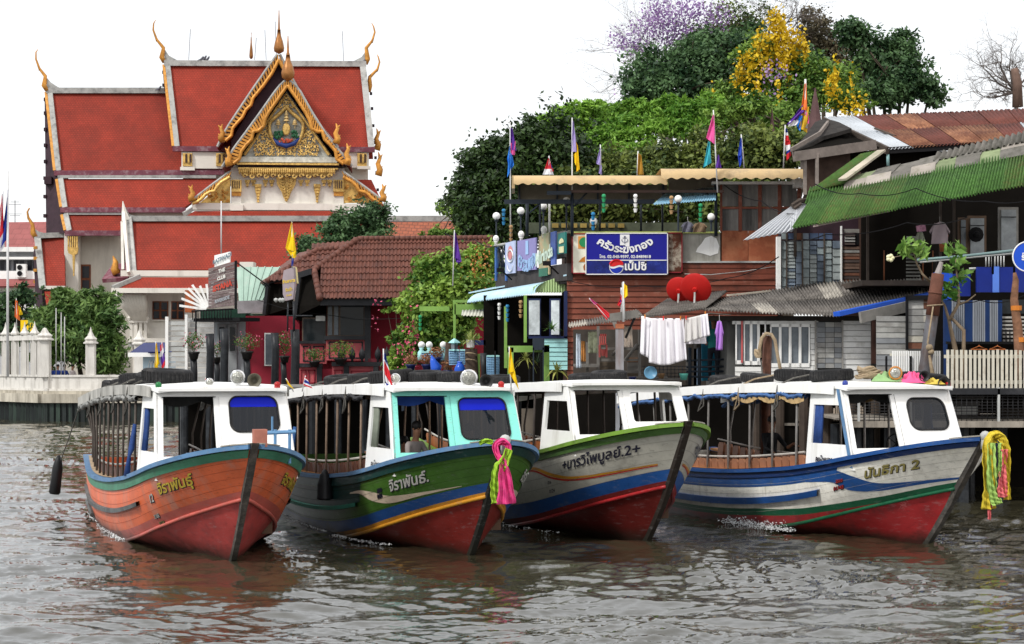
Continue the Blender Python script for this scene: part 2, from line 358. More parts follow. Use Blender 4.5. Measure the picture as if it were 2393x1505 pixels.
def tyre(loc,label,R0=.30,r0=.105,rot=(0,0,0),group='old tyres carried on the boat roofs',M=None,sx=1.):
    key='tyre'
    if key not in TY:
        mb=MB(); N,n=28,10; prof=[]
        for j in range(n):
            a=2*math.pi*j/n; prof.append((1-.0,.0))
        def fn(u,v):
            a=2*math.pi*u; t=2*math.pi*v; c,s_=math.cos(t),math.sin(t)
            rr=R0+ (abs(c)**.6)*math.copysign(1,c)*r0*.75; z=(abs(s_)**.6)*math.copysign(1,s_)*r0
            return (rr*math.cos(a),rr*math.sin(a),z)
        mb.grid(fn,N,14)
        me=bpy.data.meshes.new('tyre'); me.from_pydata(mb.v,[],mb.f); me.materials.append(M_tyre); me.shade_smooth()
        TY[key]=me
        g=MB()
        for k in range(40):
            a=2*math.pi*k/40; c=Vector((math.cos(a),math.sin(a),0)); t=Vector((-c.y,c.x,0)); rr=R0+r0*.76
            g.hexa(*[c*(rr+dr)+t*dt+Vector((0,0,dz)) for dz in (-.07,.07) for dr,dt in ((-.02,-.016),(.003,-.013),(.003,.013),(-.02,.016))])
        gm=bpy.data.meshes.new('tread'); gm.from_pydata(g.v,[],g.f); gm.materials.append(M_tyre); TY['tr']=gm
    o=bpy.data.objects.new('tyre',TY[key]); COL.objects.link(o)
    o.rotation_euler=rot; o.scale=(sx,sx,sx); o.location=loc
    t=bpy.data.objects.new('tread',TY['tr']); COL.objects.link(t); t.parent=o
    return tag(o,label,'tyre',group)
TY={}
def spotlight(b,p,r,rim,yaw=0.,par=None):
    e=bpy.data.objects.new('spotlight',None)
    M=Matrix.Rotation(R(90),3,'Y')@Matrix.Rotation(0,3,'Z'); M=Matrix.Rotation(yaw,3,'Z')@M
    P0=Vector(p)
    sh=MB().lathe(P0,[(.02,-r*.9),(r*.6,-r*.7),(r*.98,-r*.1),(r,0),(r*1.08,.0),(r*1.08,.03),(r*.9,.035)],20,M)
    sh.tube([P0-Vector((.02,0,0)),P0-Vector((.02,0,r*1.25)),P0-Vector((.02,0,r*1.5))],.02,6)
    o=b.O('spotlight',sh,rim,smooth=True)
    b.O('lens',MB().lathe(P0,[(r*.9,.03),(r*.7,.05),(r*.3,.062),(.001,.065)],20,M),M_lens,smooth=True,par=o)
    return o
def horn(b,p,r,m,yaw=0.):
    M=Matrix.Rotation(yaw,3,'Z')@Matrix.Rotation(R(90),3,'Y'); P0=Vector(p)
    sh=MB(); k=[(.03,-.30),(.045,-.2),(.06,-.12),(r*.55,-.05),(r*.85,0),(r,.02),(r*.92,.02),(r*.5,-.05),(.04,-.12),(.001,-.12)]
    sh.lathe(P0,k,18,M); sh.tube([P0-Vector((.2,0,0)),P0-Vector((.2,0,r*1.1))],.02,6)
    return b.O('horn',sh,m,smooth=True)
def rope_hang(label,pts,m,r=.014,cat='rope',grp='ropes tying the tyres to the boat roofs'):
    mb=MB(); q=[]
    for i in range(len(pts)-1):
        for k in range(4):
            t=k/4; q.append(Vector(pts[i])*(1-t)+Vector(pts[i+1])*t)
    q.append(Vector(pts[-1])); mb.tube(q,r,5)
    L=Vector(pts[0]); return obj('rope',mb,m,loc=L,label=label,cat=cat,group=grp,smooth=True)
def make_boat(cfg):
    cfg.setdefault('seam',mat('seam_dark',(.05,.035,.028),.8,.5,5))  # dark joint colour for the plank seams
    phi=R(cfg['phi']); tip=P(*cfg['tip']); h=Vector((math.sin(phi),-math.cos(phi),0)); rz=math.atan2(h.y,h.x)
    root=empty('passenger_boat',(tip.x,tip.y,0),cfg['label'],'boat','wooden passenger boats moored side by side',rz)
    b=Boat(None,phi,root,tip.z); C=cfg
    hullmesh(b,C['side'],C['bottom'])
    Mc=C['cabin']; roofm=C.get('roof',M_white)
    # ---- stripes
    for st in C['stripes']: b.ribbon(*st[:6],**(st[6] if len(st)>6 else {}))
    for v in (.30,.46,.62,.78): b.ribbon('plank_seam',.05,13.9,lambda x,v=v:v-.0022,lambda x,v=v:v+.0022,C['seam'],off=.008,n=70)
    # chine rail
    mb=MB()
    for sd in (-1,1):
        mb.tube([b.H(x,.0,.015,sd) for x in np.linspace(.02,9,60)],.035,6)
    b.O('chine_rail',mb,C['chine'],smooth=True)
    # gunwale
    g=MB(); g2=MB()
    for sd in (-1,1):
        for (mbx,z0,z1,o0,o1) in ((g,.0,.075,-.10,.09),):
            L=[]
            for x in np.linspace(0,14.2,90):
                p=b.H(x,1,0,sd); e=(b.H(x+.05,1,0,sd)-b.H(max(0,x-.05),1,0,sd)); t=Vector((e.x,e.y,0)).normalized(); n=Vector((-t.y,t.x,0)); n=n if n.y*sd>0 else -n
                L.append([p+n*o1+Vector((0,0,z0)),p+n*o1+Vector((0,0,z1)),p+n*o0+Vector((0,0,z1)),p+n*o0+Vector((0,0,z0))])
            k=len(mbx.v); mbx.v.extend([tuple(q) for r_ in L for q in r_])
            for i in range(len(L)-1):
                for j in range(4): mbx.f.append((k+i*4+j,k+i*4+(j+1)%4,k+i*4+4+(j+1)%4,k+i*4+4+j))
            mbx.f.append((k,k+1,k+2,k+3)); mbx.f.append(tuple(k+(len(L)-1)*4+j for j in range(4)))
    b.O('gunwale',g,C['gun'])
    b.ribbon('sheer_strake',0.02,14.1,lambda x:1-C.get('strk',.16),1.,C['strake'],off=.035,th=1)
    if C.get('rub'):
        x0,x1,v,w,m=C['rub']
        b.ribbon('rub_rail',x0,x1,lambda x:v(x)-w,lambda x:v(x)+w,m,off=.07,th=1)
        for sd in (-1,1): pass
    if C.get('tailrub'):
        b.O('stern_fender_rail',MB().tube([b.H(x,.25,.05) for x in np.linspace(11,14,10)],.05,6),C['rub'][4] if C.get('rub') else C['strake'])
    # stem post
    stem=[Vector((.04,0,b.zt+.10)),b.H(0,.5),b.H(0,0),Vector((-1.1,0,.83)),Vector((-1.5,0,.42)),Vector((-1.95,0,0)),Vector((-2.5,0,-.35))]
    mb=MB(); A=[]
    for i,p in enumerate(stem):
        q=Vector((p.x,0,p.z)); f=Vector((.10,0,.0)); w=.075 if i<3 else .06
        A.append([q+Vector((-.16,-w,-.02)),q+Vector((-.16,w,-.02)),q+f+Vector((0,w*.8,0)),q+f+Vector((0,-w*.8,0))])
    for i in range(len(A)-1):
        for j in range(4): mb.quad(A[i][j],A[i][(j+1)%4],A[i+1][(j+1)%4],A[i+1][j])
    mb.poly(A[0]); b.O('stem_post',mb,C['stem'])
    # foredeck + cap plank at the bow
    fd=MB(); n=14
    L=[]; 
    for i in range(n+1):
        x=.05+2.5*i/n; bb,zz=b.sheer(x); L.append((Vector((-x,-bb+.04,zz+.02)),Vector((-x,0,zz+.06)),Vector((-x,bb-.04,zz+.02))))
    for i in range(n): fd.quad(L[i][0],L[i][1],L[i+1][1],L[i+1][0]); fd.quad(L[i][1],L[i][2],L[i+1][2],L[i+1][1])
    b.O('foredeck',fd,C.get('deck',mat('deck_grey',(.25,.24,.22),.7,.25,3)))
    cp=MB(); 
    for sd in (-1,1):
        xs=[0,.12,.25,.4]; 
        for i in range(3):
            p0=b.H(xs[i],1,0,sd)+Vector((0,0,.078)); p1=b.H(xs[i+1],1,0,sd)+Vector((0,0,.078)); t=(p1-p0).normalized(); nn=Vector((-t.y,t.x,0)); nn=nn if nn.y*sd>0 else -nn
            cp.hexa(p0+nn*.10,p0-nn*.12,p1-nn*.12,p1+nn*.10,*[q+Vector((0,0,.02)) for q in (p0+nn*.10,p0-nn*.12,p1-nn*.12,p1+nn*.10)])
    b.O('bow_plate',cp,C.get('plate',mat('bare_grey_wood',(.30,.28,.24),.8,.3,6)))
    # floor
    fl=MB(); 
    fl.add([(-4,-.6,.36),(-4,.6,.36),(-6,1.1,.34),(-14,.95,.34),(-14,-.95,.34),(-6,-1.1,.34)],[(0,1,2,3,4,5)])
    b.O('floor',fl,mat('floor_boards',(.06,.04,.03),.8,.3,3))
    # ---- cabin front
    FB,FT=2.55,3.15   # metres aft at base / top
    zb=b.sheer(2.5)[1]-.02; ztop=C.get('ztop',2.93); hw=1.24; ht=1.16
    fw=lambda y,z:(Vector((-(FB+(FT-FB)*(z-zb)/(ztop-zb)),y*(hw+(ht-hw)*(z-zb)/(ztop-zb)),z)))  # y in -1..1
    ym=C.get('ym',-.10); T=Vector((-.05,0,0))
    def fpanel(mb,y0,y1,z0,z1,y2=None,y3=None,t=T):
        y2=y0 if y2 is None else y2; y3=y1 if y3 is None else y3
        mb.slab([fw(y0,z0),fw(y1,z0),fw(y3,z1),fw(y2,z1)],t)
    fr=MB(); zo0=C.get('zo0',zb+.22)
    fpanel(fr,-1,1,zb-.12,zo0)                     # lower coaming
    fpanel(fr,-1,-.90,zo0,ztop-.12)                # left post
    fpanel(fr,ym-.03,ym+.05,zo0,ztop-.12)
    fpanel(fr,-1,1,ztop-.12,ztop)
    pan=b.O('cabin_front',fr,Mc)
    # right panel with a rounded windscreen opening
    y0,y1,z0,z1=ym+.05,1.,zo0,ztop-.12
    w0,w1,q0,q1=C.get('wind',(ym+.17,.84,zb+.46,ztop-.17))
    rr=C.get('wr',.12); cyl=(w0+w1)/2
    inner=[]; outer=[]
    nc=6
    for (cx_,cz_,a0) in ((w1-rr,q1-rr,0),(w0+rr,q1-rr,90),(w0+rr,q0+rr,180),(w1-rr,q0+rr,270)):
        for k in range(nc+1):
            a=R(a0+90*k/nc); inner.append((cx_+rr*math.cos(a),cz_+rr*math.sin(a)*1.1))
            ox=y1 if cx_>cyl else y0; oz=z1 if cz_>(q0+q1)/2 else z0
            # spread outer verts
            f=k/nc
            if a0==0: o_=(y1,z1*1) if f==.5 else ((y1,cz_+(z1-cz_)*min(1,2*f)) if f<.5 else (cx_+(y1-cx_)*min(1,2-2*f),z1))
            elif a0==90: o_=((cx_+(y0-cx_)*min(1,2*f),z1)) if f<=.5 else (y0,cz_+(z1-cz_)*(2-2*f))
            elif a0==180: o_=(y0,cz_+(z0-cz_)*min(1,2*f)) if f<=.5 else (cx_+(y0-cx_)*(2-2*f),z0)
            else: o_=(cx_+(y1-cx_)*min(1,2*f),z0) if f<=.5 else (y1,cz_+(z0-cz_)*(2-2*f))
            outer.append(o_)
    m=len(inner); mb=MB(); I=[fw(a,c)+Vector((.012,0,0)) for a,c in inner]; Oo=[fw(a,c)+Vector((.012,0,0)) for a,c in outer]
    mb.add(I+Oo+[p+T for p in I],[(i,(i+1)%m,(i+1)%m+m,i+m) for i in range(m)]+[(i,(i+1)%m,(i+1)%m+2*m,i+2*m) for i in range(m)])
    b.O('windscreen_panel',mb,Mc)
    if C.get('glass',True):
        ws=b.O('windscreen',MB().poly([p-Vector((.01,0,0)) for p in I]),glassmat('windscreen_glass'))
        b.O('rubber_seal',MB().tube([p+Vector((.012,0,0)) for p in I+[I[0]]],.016,6,False),M_tyre,par=ws)
        if C.get('visor'):
            zt_=q1; zl=q1-.29*(q1-q0)
            vis=[(a,max(c,zl)) for a,c in inner if c>=zl-.0]; 
            vis=[(w1-.004,zl)]+[q for q in vis]+[(w0+.004,zl)]
            b.O('blue_visor',MB().poly([fw(a,c)+Vector((.006,0,0)) for a,c in vis]),C['visor'],par=ws)
    # window trim over the opening
    b.O('opening_trim',MB().slab([fw(-.92,ztop-.13)+Vector((.02,0,0)),fw(ym,ztop-.13)+Vector((.02,0,0)),fw(ym,ztop-.115)+Vector((.02,0,0)),fw(-.92,ztop-.115)+Vector((.02,0,0))],Vector((.012,0,0))),M_black)
    # side panels with a small window, going aft
    XA=C.get('side_aft',4.25)
    for sd in (-1,1):
        A=lambda x,z: Vector((-x,sd*(spl(x,[2.4,3.2,4.4],[1.24,1.30,1.36]) + (1.16-1.30)*(z-zb)/(ztop-zb)*.8),z))
        f0=lambda z: FB+(FT-FB)*(z-zb)/(ztop-zb)
        pts=lambda za: (A(f0(za),za),)
        mb=MB(); zz0=b.sheer(3.6)[1]-.04; wz0,wz1=zb+.28,ztop-.33
        xf0,xf1=f0(wz0)+.13,f0(wz1)+.10; xb=XA-.16
        t=Vector((0,-sd*.05,0))
        mb.slab([A(f0(zz0),zz0),A(XA,zz0),A(XA,wz0),A(f0(wz0),wz0)],t)
        mb.slab([A(f0(wz1),wz1),A(XA,wz1),A(XA,ztop),A(f0(ztop),ztop)],t)
        mb.slab([A(f0(wz0),wz0),A(xf0,wz0),A(xf1,wz1),A(f0(wz1),wz1)],t)
        mb.slab([A(xb,wz0),A(XA,wz0),A(XA,wz1),A(xb,wz1)],t)
        sp=b.O('cabin_side',mb,C.get('sidecol',M_white))
        if C.get('pillar'):
            q=Vector((.0,sd*.012,0)); pz=zz0+.05
            b.O('pillar_stripe',MB().slab([A(f0(pz)+.02,pz)+q,A(f0(pz)+.12,pz)+q,A(f0(ztop)+.12,ztop-.02)+q,A(f0(ztop)+.02,ztop-.02)+q],Vector((0,sd*.006,0))),C['pillar'],par=sp)
        cur=MB(); 
        for k in range(5 if C.get('curtain') else 0):
            x=xb-.03-k*.055; cur.tube([A(x,wz1)+t,A(x+.02,(wz0+wz1)/2)+t*1.3,A(x-.02,wz0-.02)+t],[.03,.035,.04],6)
        if cur.v: b.O('curtain',cur,C['curtain'],smooth=True)
    # lettering on the cabin side
    if C.get('cabtext'):
        A=lambda x,z: Vector((-x,-(1.335+.016),z))
        mb=text_on(C['cabtext'],lambda x,y:Vector((-(3.55-x),-(spl(3.55-x,[2.4,3.2,4.4],[1.24,1.30,1.36])+.012-.11*(b.sheer(3.6)[1]+.12+y-zb)/(ztop-zb)),b.sheer(3.6)[1]+.12+y)),.15,.006)
        b.O('lettering',mb,mat('black_lettering',(.02,.015,.02),.6,.1))
    # ---- roof
    RX=[2.95,3.4,5,7,9.5,12,14.1]; RZ=[ztop+z for z in C.get('roofz',(0.0,.05,.06,.03,-.05,-.18,-.33))]
    rf=MB(); rw=lambda x: spl(x,[2.95,3.4,5,14.1],[1.16,1.24,1.36,1.36])
    rz_=lambda x: spl(x,RX,RZ)
    def rt(a,c,dz=0.):
        x=2.95+11.15*a; y=(2*c-1)*rw(x); return Vector((-x,y,rz_(x)+.07*(1-(2*c-1)**2)+dz))
    rf.grid(lambda a,c:rt(a,c,.0),40,10); rf.grid(lambda a,c:rt(a,c,-.05),40,10)
    for sd in (0,1): rf.grid(lambda a,c:rt(a,sd,-.05*c),40,1)
    rf.grid(lambda a,c:rt(0,a,-.05*c),10,1); rf.grid(lambda a,c:rt(1,a,-.05*c),10,1)
    b.O('roof',rf,roofm)
    if C.get('ceil'):
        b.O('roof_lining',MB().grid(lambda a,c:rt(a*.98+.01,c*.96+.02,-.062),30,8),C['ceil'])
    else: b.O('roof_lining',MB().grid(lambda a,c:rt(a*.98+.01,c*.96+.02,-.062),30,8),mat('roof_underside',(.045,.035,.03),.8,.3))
    fh=C.get('fascia',.17)
    for sd in (-1,1):
        mb=MB()
        L=[]
        for x in np.linspace(3.3,14.1,36):
            y=sd*(rw(x)+.012); L.append([Vector((-x,y,rz_(x)+.02)),Vector((-x,y+sd*.03,rz_(x)+.02)),Vector((-x,y+sd*.03,rz_(x)-fh)),Vector((-x,y,rz_(x)-fh))])
        for i in range(len(L)-1):
            for j in range(4): mb.quad(L[i][j],L[i][(j+1)%4],L[i+1][(j+1)%4],L[i+1][j])
        mb.poly(L[0]); mb.poly(L[-1]); b.O('fascia_board',mb,C.get('fascm',roofm))
    fb=MB().box(-2.99,-1.15,ztop-.02,-2.93,1.15,ztop+.035); b.O('roof_front_edge',fb,roofm)
    # ---- posts, rafters, seats
    pm=C.get('post',mat('post_wood',(.10,.085,.07),.7,.3,6)); first=None; i=0
    for x in np.arange(XA+.45,14,C.get('gap',.72)):
        for sd in (-1,1):
            jt=rnd.uniform(-.03,.03); bb,zz=b.sheer(x)
            mb=MB().tube([Vector((-x-jt,sd*(bb-.10),zz-.3)),Vector((-x,sd*(bb-.11),(zz+2.4)/2)),Vector((-x+jt,sd*(rw(x)-.04),rz_(x)-.06))],.026,6)
            b.O('post',mb,pm,smooth=True)
        mb=MB().box(-x-.03,-rw(x),rz_(x)-.09,-x+.03,rw(x),rz_(x)-.055); b.O('rafter',mb,pm)
    sm=C.get('seat',mat('brown_vinyl',(.11,.045,.028),.4,.2,3)); sw=.33
    base=None; x=XA+.35; 
    while x<13.4:
        for sd in (-1,1):
            bb,zz=b.sheer(x)
            if base is None:
                mb=MB(); prof=[(-.15,-.30),(.15,-.30),(.15,.18),(.10,.24),(-.10,.24),(-.15,.18)]
                mb.slab([Vector((u,0,w)) for u,w in prof],Vector((0,.06,0))); base=b.O('seat_back',mb,sm); o=base
            else: o=inst(base,(0,0,0),root)
            o.location=(-x,sd*(bb-.20)-.03,zz+.03+C.get('sb',0.02)); o.rotation_euler=(R(-6)*sd,0,0)
        x+=sw+rnd.uniform(-.01,.02)
    for sd in (-1,1):
        b.O('bench',MB().box(-13.4,min(sd*1.15,sd*.78),.68,-XA-.2,max(sd*1.15,sd*.78),.74),sm)
        b.O('inner_rail',MB().tube([Vector((-x,sd*(b.sheer(x)[0]-.16),b.sheer(x)[1]+.34)) for x in np.linspace(XA+.2,13.6,20)],.022,6),C.get('rail',mat('pale_rail',(.45,.42,.38),.5,.2)))
    if C.get('capw'):   # inner wooden plank of the side deck
        for sd in (-1,1):
            mb=MB(); L=[(Vector((-x,sd*(b.sheer(x)[0]-.02),b.sheer(x)[1]+.085)),Vector((-x,sd*(b.sheer(x)[0]-.2),b.sheer(x)[1]+.085))) for x in np.linspace(XA,13.9,40)]
            for i in range(39):
                mb.quad(L[i][0],L[i][1],L[i+1][1],L[i+1][0])
                mb.quad(L[i][1],L[i+1][1],L[i+1][1]-Vector((0,0,.05)),L[i][1]-Vector((0,0,.05)))
            b.O('side_deck',mb,C['capw'])
    # ---- rolled canvas below the fascia
    if C.get('canvas'):
        for sd in (-1,1):
            mb=MB(); g=random.Random(3)
            ph=[g.uniform(0,6) for _ in range(5)]
            def fn(a,c):
                x=XA+.1+(13.9-XA)*a; sag=.045*abs(math.sin(x*math.pi/C.get('sag',1.05)))+.015*math.sin(x*9+ph[0])
                t=c*2*math.pi; r_=.042+.010*math.sin(x*23+ph[1]+c*4)+.01*math.sin(x*47)
                return Vector((-x,sd*(rw(x)+.02+r_*math.cos(t)),rz_(x)-fh-.03-sag+r_*1.1*math.sin(t)))
            mb.grid(fn,150,9); b.O('rolled_canvas',mb,C['canvas'],smooth=True)
            if C.get('canvas2'):
                def fn2(a,c):
                    x=XA+.1+3.2*a; sag=.10*abs(math.sin(x*math.pi/1.05))
                    return Vector((-x,sd*(rw(x)+.03+.012*math.sin(x*31+c*3)),rz_(x)-fh-.07-c*(.05+sag)))
                b.O('canvas_hem',MB().grid(fn2,60,3),C['canvas2'],smooth=True)
    # steering wheel, helm
    hw_=MB(); c=Vector((-3.7,.35,zb+.25)); 
    hw_.tube([c+Vector((.1*math.cos(a)*.3,.2*math.cos(a),.2*math.sin(a))) for a in np.linspace(0,2*math.pi,18)],.014,5,False)
    for a in range(5): hw_.tube([c,c+Vector((.0,.2*math.cos(a*1.257),.2*math.sin(a*1.257)))],.01,4)
    hw_.tube([c,c-Vector((-.3,0,.1))],.02,5); b.O('steering_wheel',hw_,M_black)
    b.O('helm_box',MB().box(-3.35,-.1,.34,-3.0,.9,zb+.08),mat('helm_wood',(.09,.05,.03),.6,.3))
    b.O('engine_cover',MB().box(-11.8,-.45,.34,-9.6,.45,1.0),mat('engine_cover_paint',(.25,.08,.03),.6,.3))
    # ---- hull lettering
    for (txt,x,v,size,m,bold) in C['texts']:
        def fn(X,Y,sd):
            xx=x-X*1.0 if sd<0 else x+X; ln=(b.H(x,1,0)-b.H(x,0,0)).length
            return b.H(xx,v+Y/ln,.014,sd)
        for sd in ((-1,1) if bold!=9 else (-1,)):
            b.O('lettering',text_on(txt,lambda X,Y:fn(X,Y,sd),size,.022*size),m)
            if C.get('tshadow'): b.O('lettering_shadow',text_on(txt,lambda X,Y:(b.H((x-(X+.012)) if sd<0 else x+X+.012,v+(Y-.02)/(b.H(x,1,0)-b.H(x,0,0)).length,.010,sd)),size,.012),C['tshadow'])
    return b
def bw(b,v): return rootmat(b.root)@Vector(v)
# ------------------------------------------------------------------ the four boats
wood=lambda n,c,**k: mat(n,c,k.pop('r',.5)+.08,k.pop('var',.22),k.pop('sc',1.6),spec=.3,slime=1,**k)
hO=wood('orange_hull',(.70,.145,.055),dirt=(.42,.27,.22),da=.26,ds=1.3,streak=1,bump=.15,bs=9,r=.38)
hP=wood('faded_red_band',(.50,.11,.085),dirt=(.28,.14,.12),da=.2,ds=2,r=.38)
hR=wood('red_bottom',(.36,.022,.025),dirt=(.10,.03,.03),da=.25,ds=2,r=.3)
hG=wood('green_hull',(.055,.145,.022),dirt=(.02,.03,.012),da=.2,ds=1.6,r=.3)
hW=wood('white_hull',(.76,.74,.67),dirt=(.28,.24,.17),da=.15,ds=1.6,streak=1,r=.4)
hW2=wood('shaded_cream_hull',(.42,.405,.35),dirt=(.15,.14,.12),da=.2,ds=1.6,r=.4)  # creamy white darkened to hold the shade of the neighbouring boat
cB=wood('sky_blue_paint',(.085,.18,.32),dirt=(.2,.2,.19),da=.15,ds=3)
cB2=wood('royal_blue_paint',(.015,.075,.26),dirt=(.05,.08,.12),da=.15,ds=3,r=.35)
cG=wood('sea_green_paint',(.05,.19,.115),dirt=(.05,.07,.05),da=.2,ds=3)
cG2=wood('dark_teal_paint',(.008,.045,.04),r=.35)
cG3=wood('flag_green_paint',(.012,.11,.05),r=.35)
cL=wood('lime_green_paint',(.16,.30,.035),dirt=(.05,.08,.02),da=.2,ds=3)
cY=wood('yellow_ochre_paint',(.50,.23,.02),r=.4,dirt=(.2,.08,.02),da=.2,ds=2)
cR=wood('bright_red_paint',(.40,.03,.02)); cS=wood('beige_paint',(.50,.42,.32))
cT=wood('turquoise_paint',(.22,.68,.58),var=.05,dirt=(.25,.4,.36),da=.12)
cStem=wood('weathered_stem',(.055,.05,.045),dirt=(.15,.13,.11),da=.3,ds=5,r=.8,bump=.5)
cGrey=wood('grey_rail_wood',(.12,.13,.13),dirt=(.05,.05,.05),da=.3,r=.8)
gry=mat('grey_canvas',(.22,.22,.21),.9,.35,4,bump=.6,bs=14); blk=mat('black_canvas',(.035,.035,.037),.8,.4,4,bump=.6,bs=14)
blu=mat('blue_canvas',(.055,.12,.28),.8,.35,3,bump=.6,bs=14); tan=mat('tan_canvas',(.45,.31,.15),.85,.25,3,bump=.6,bs=14)
ora=mat('varnished_plank',(.45,.20,.06),.45,.25,4); pal=mat('pale_plank',(.38,.28,.18),.6,.25,5)
vis=mat('blue_visor_film',(.003,.012,.42),.4,.05,2,spec=.1); curB=mat('navy_curtain',(.02,.05,.17),.8,.3,7); curG=mat('grey_green_curtain',(.18,.20,.16),.85,.2,7)
L_yel=mat('gold_lettering',(.50,.38,.05),.5,.2,8); L_wh=mat('silver_lettering',(.45,.45,.42),.5,.15,8); L_bl=mat('blue_black_lettering',(.02,.02,.035),.5,.2)
L_red=mat('red_lettering',(.42,.03,.02),.5,.2); L_ol=mat('olive_lettering',(.28,.24,.08),.5,.2)
def swoosh(x,pts):  # piecewise smooth curve of v against distance aft
    return spl(x,[p[0] for p in pts],[p[1] for p in pts])
low=lambda x: .16
B1=make_boat(dict(tip=(594,1049,33.3),phi=18,seam=mat('seam_warm',(.30,.06,.03),.8,.5,5),label='orange wooden passenger boat with white cabin and blue green gunwale',
 wind=(.10,.84,2.20,2.80),wr=.14,side=hO,bottom=wood('brick_red_bottom',(.40,.055,.05),dirt=(.16,.04,.04),da=.3,ds=2,r=.4),chine=hP,cabin=M_white,gun=cB,strake=cG,strk=.15,stem=cStem,rub=(3.6,13.9,lambda x:.52,.035,cGrey),tailrub=1,visor=vis,
 canvas=gry,curtain=curB,gap=.8,post=mat('dark_post',(.085,.07,.06),.7,.3,6),capw=pal,fascm=mat('weathered_white_board',(.42,.41,.38),.7,.2,3,dirt=(.1,.1,.09),da=.35,streak=1),
 stripes=[('red_band',.02,14,-.0,lambda x:.17,hP)],
 texts=[('จิราพันธุ์',1.75,.60,.36,L_yel,0),('12',2.75,.50,.26,L_wh,9),('3168',2.75,.18,.13,L_wh,9),('0124',2.65,.04,.12,L_ol,9)],tshadow=L_bl))
B2=make_boat(dict(tip=(1178,1040,34.1),phi=18,seam=mat('seam_mossy',(.02,.05,.01),.8,.5,5),label='dark green passenger boat with turquoise cabin front, scarf tied to its bow',
 side=hG,bottom=wood('shaded_red_bottom',(.16,.015,.012),r=.3),chine=cY,cabin=cT,gun=cB,strake=cG2,strk=.14,stem=wood('black_stem',(.012,.014,.012),r=.5),visor=vis,  # bottom red darkened: the shade between the hulls is in the colour
 rub=(4.3,13.9,lambda x:.50,.03,wood('jade_rail',(.04,.26,.18))),
 canvas=blk,curtain=curG,gap=.95,post=mat('brown_post',(.20,.14,.10),.6,.3,6),capw=ora,sidecol=M_white,cabtext='คนโดยสาร',
 stripes=[('dark_upper_band',4.2,14,.52,.85,cG2),
  ('beige_swoosh',.6,4.9,lambda x:swoosh(x,[(.6,.30),(1.6,.31),(2.6,.33),(3.4,.46),(4.2,.66),(4.9,.70)]),lambda x:swoosh(x,[(.6,.31),(1.6,.37),(2.6,.46),(3.4,.62),(4.2,.72),(4.9,.72)]),cS),
  ('blue_band',.02,14,lambda x:.09,lambda x:.27,cB2),('yellow_band',.02,14,-.0,lambda x:.09,cY)],
 texts=[('จิราพันธ์.',1.95,.62,.36,L_wh,0),('2510',3.05,.62,.12,L_bl,9),('0124',3.05,.52,.12,L_bl,9)],tshadow=L_bl))
B3=make_boat(dict(tip=(1606,996,36.9),phi=18.5,seam=mat('seam_ivory',(.22,.21,.18),.8,.5,5),label='cream hulled passenger boat with lime green gunwale and open unglazed cabin front',
 side=hW2,bottom=wood('shadow_red_bottom',(.11,.012,.010),r=.3),chine=hR,cabin=M_white,gun=cL,strake=wood('moss_strake',(.06,.13,.03)),strk=.10,stem=wood('dark_brown_stem',(.025,.018,.014),r=.6),  # bottom nearly black red, shade between the boats painted in
 glass=False,ceil=mat('green_ceiling',(.03,.12,.03),.6,.25),gap=1.0,post=mat('dark_post2',(.05,.04,.035),.7,.3,6),seat=mat('orange_vinyl',(.28,.09,.03),.45,.2),ztop=3.0,wr=.05,
 stripes=[('blue_band',.02,14,lambda x:.10,lambda x:.30,cB2),('red_band',.02,14,-.0,lambda x:.10,wood('shaded_red_band',(.16,.016,.014))),  # low red band also darkened to carry that painted shade
  ('ochre_line',.3,8.,lambda x:swoosh(x,[(.3,.40),(1.5,.42),(2.5,.48),(3.3,.60),(4.3,.78),(6,.80),(8,.80)]),lambda x:swoosh(x,[(.3,.42),(1.5,.45),(2.5,.52),(3.3,.65),(4.3,.82),(6,.83),(8,.83)]),cY),
  ('red_line',.3,8.,lambda x:swoosh(x,[(.3,.38),(1.5,.395),(2.5,.45),(3.3,.565),(4.3,.75),(6,.77),(8,.77)]),lambda x:swoosh(x,[(.3,.395),(1.5,.415),(2.5,.475),(3.3,.595),(4.3,.775),(6,.795),(8,.795)]),cR)],
 texts=[('+นารวิไพบูลย์.2+',1.75,.72,.33,L_bl,0),('036',3.4,.52,.11,L_bl,9),('0124',3.3,.38,.12,L_bl,9)],roofz=(0,.02,.0,-.06,-.14,-.25,-.4)))
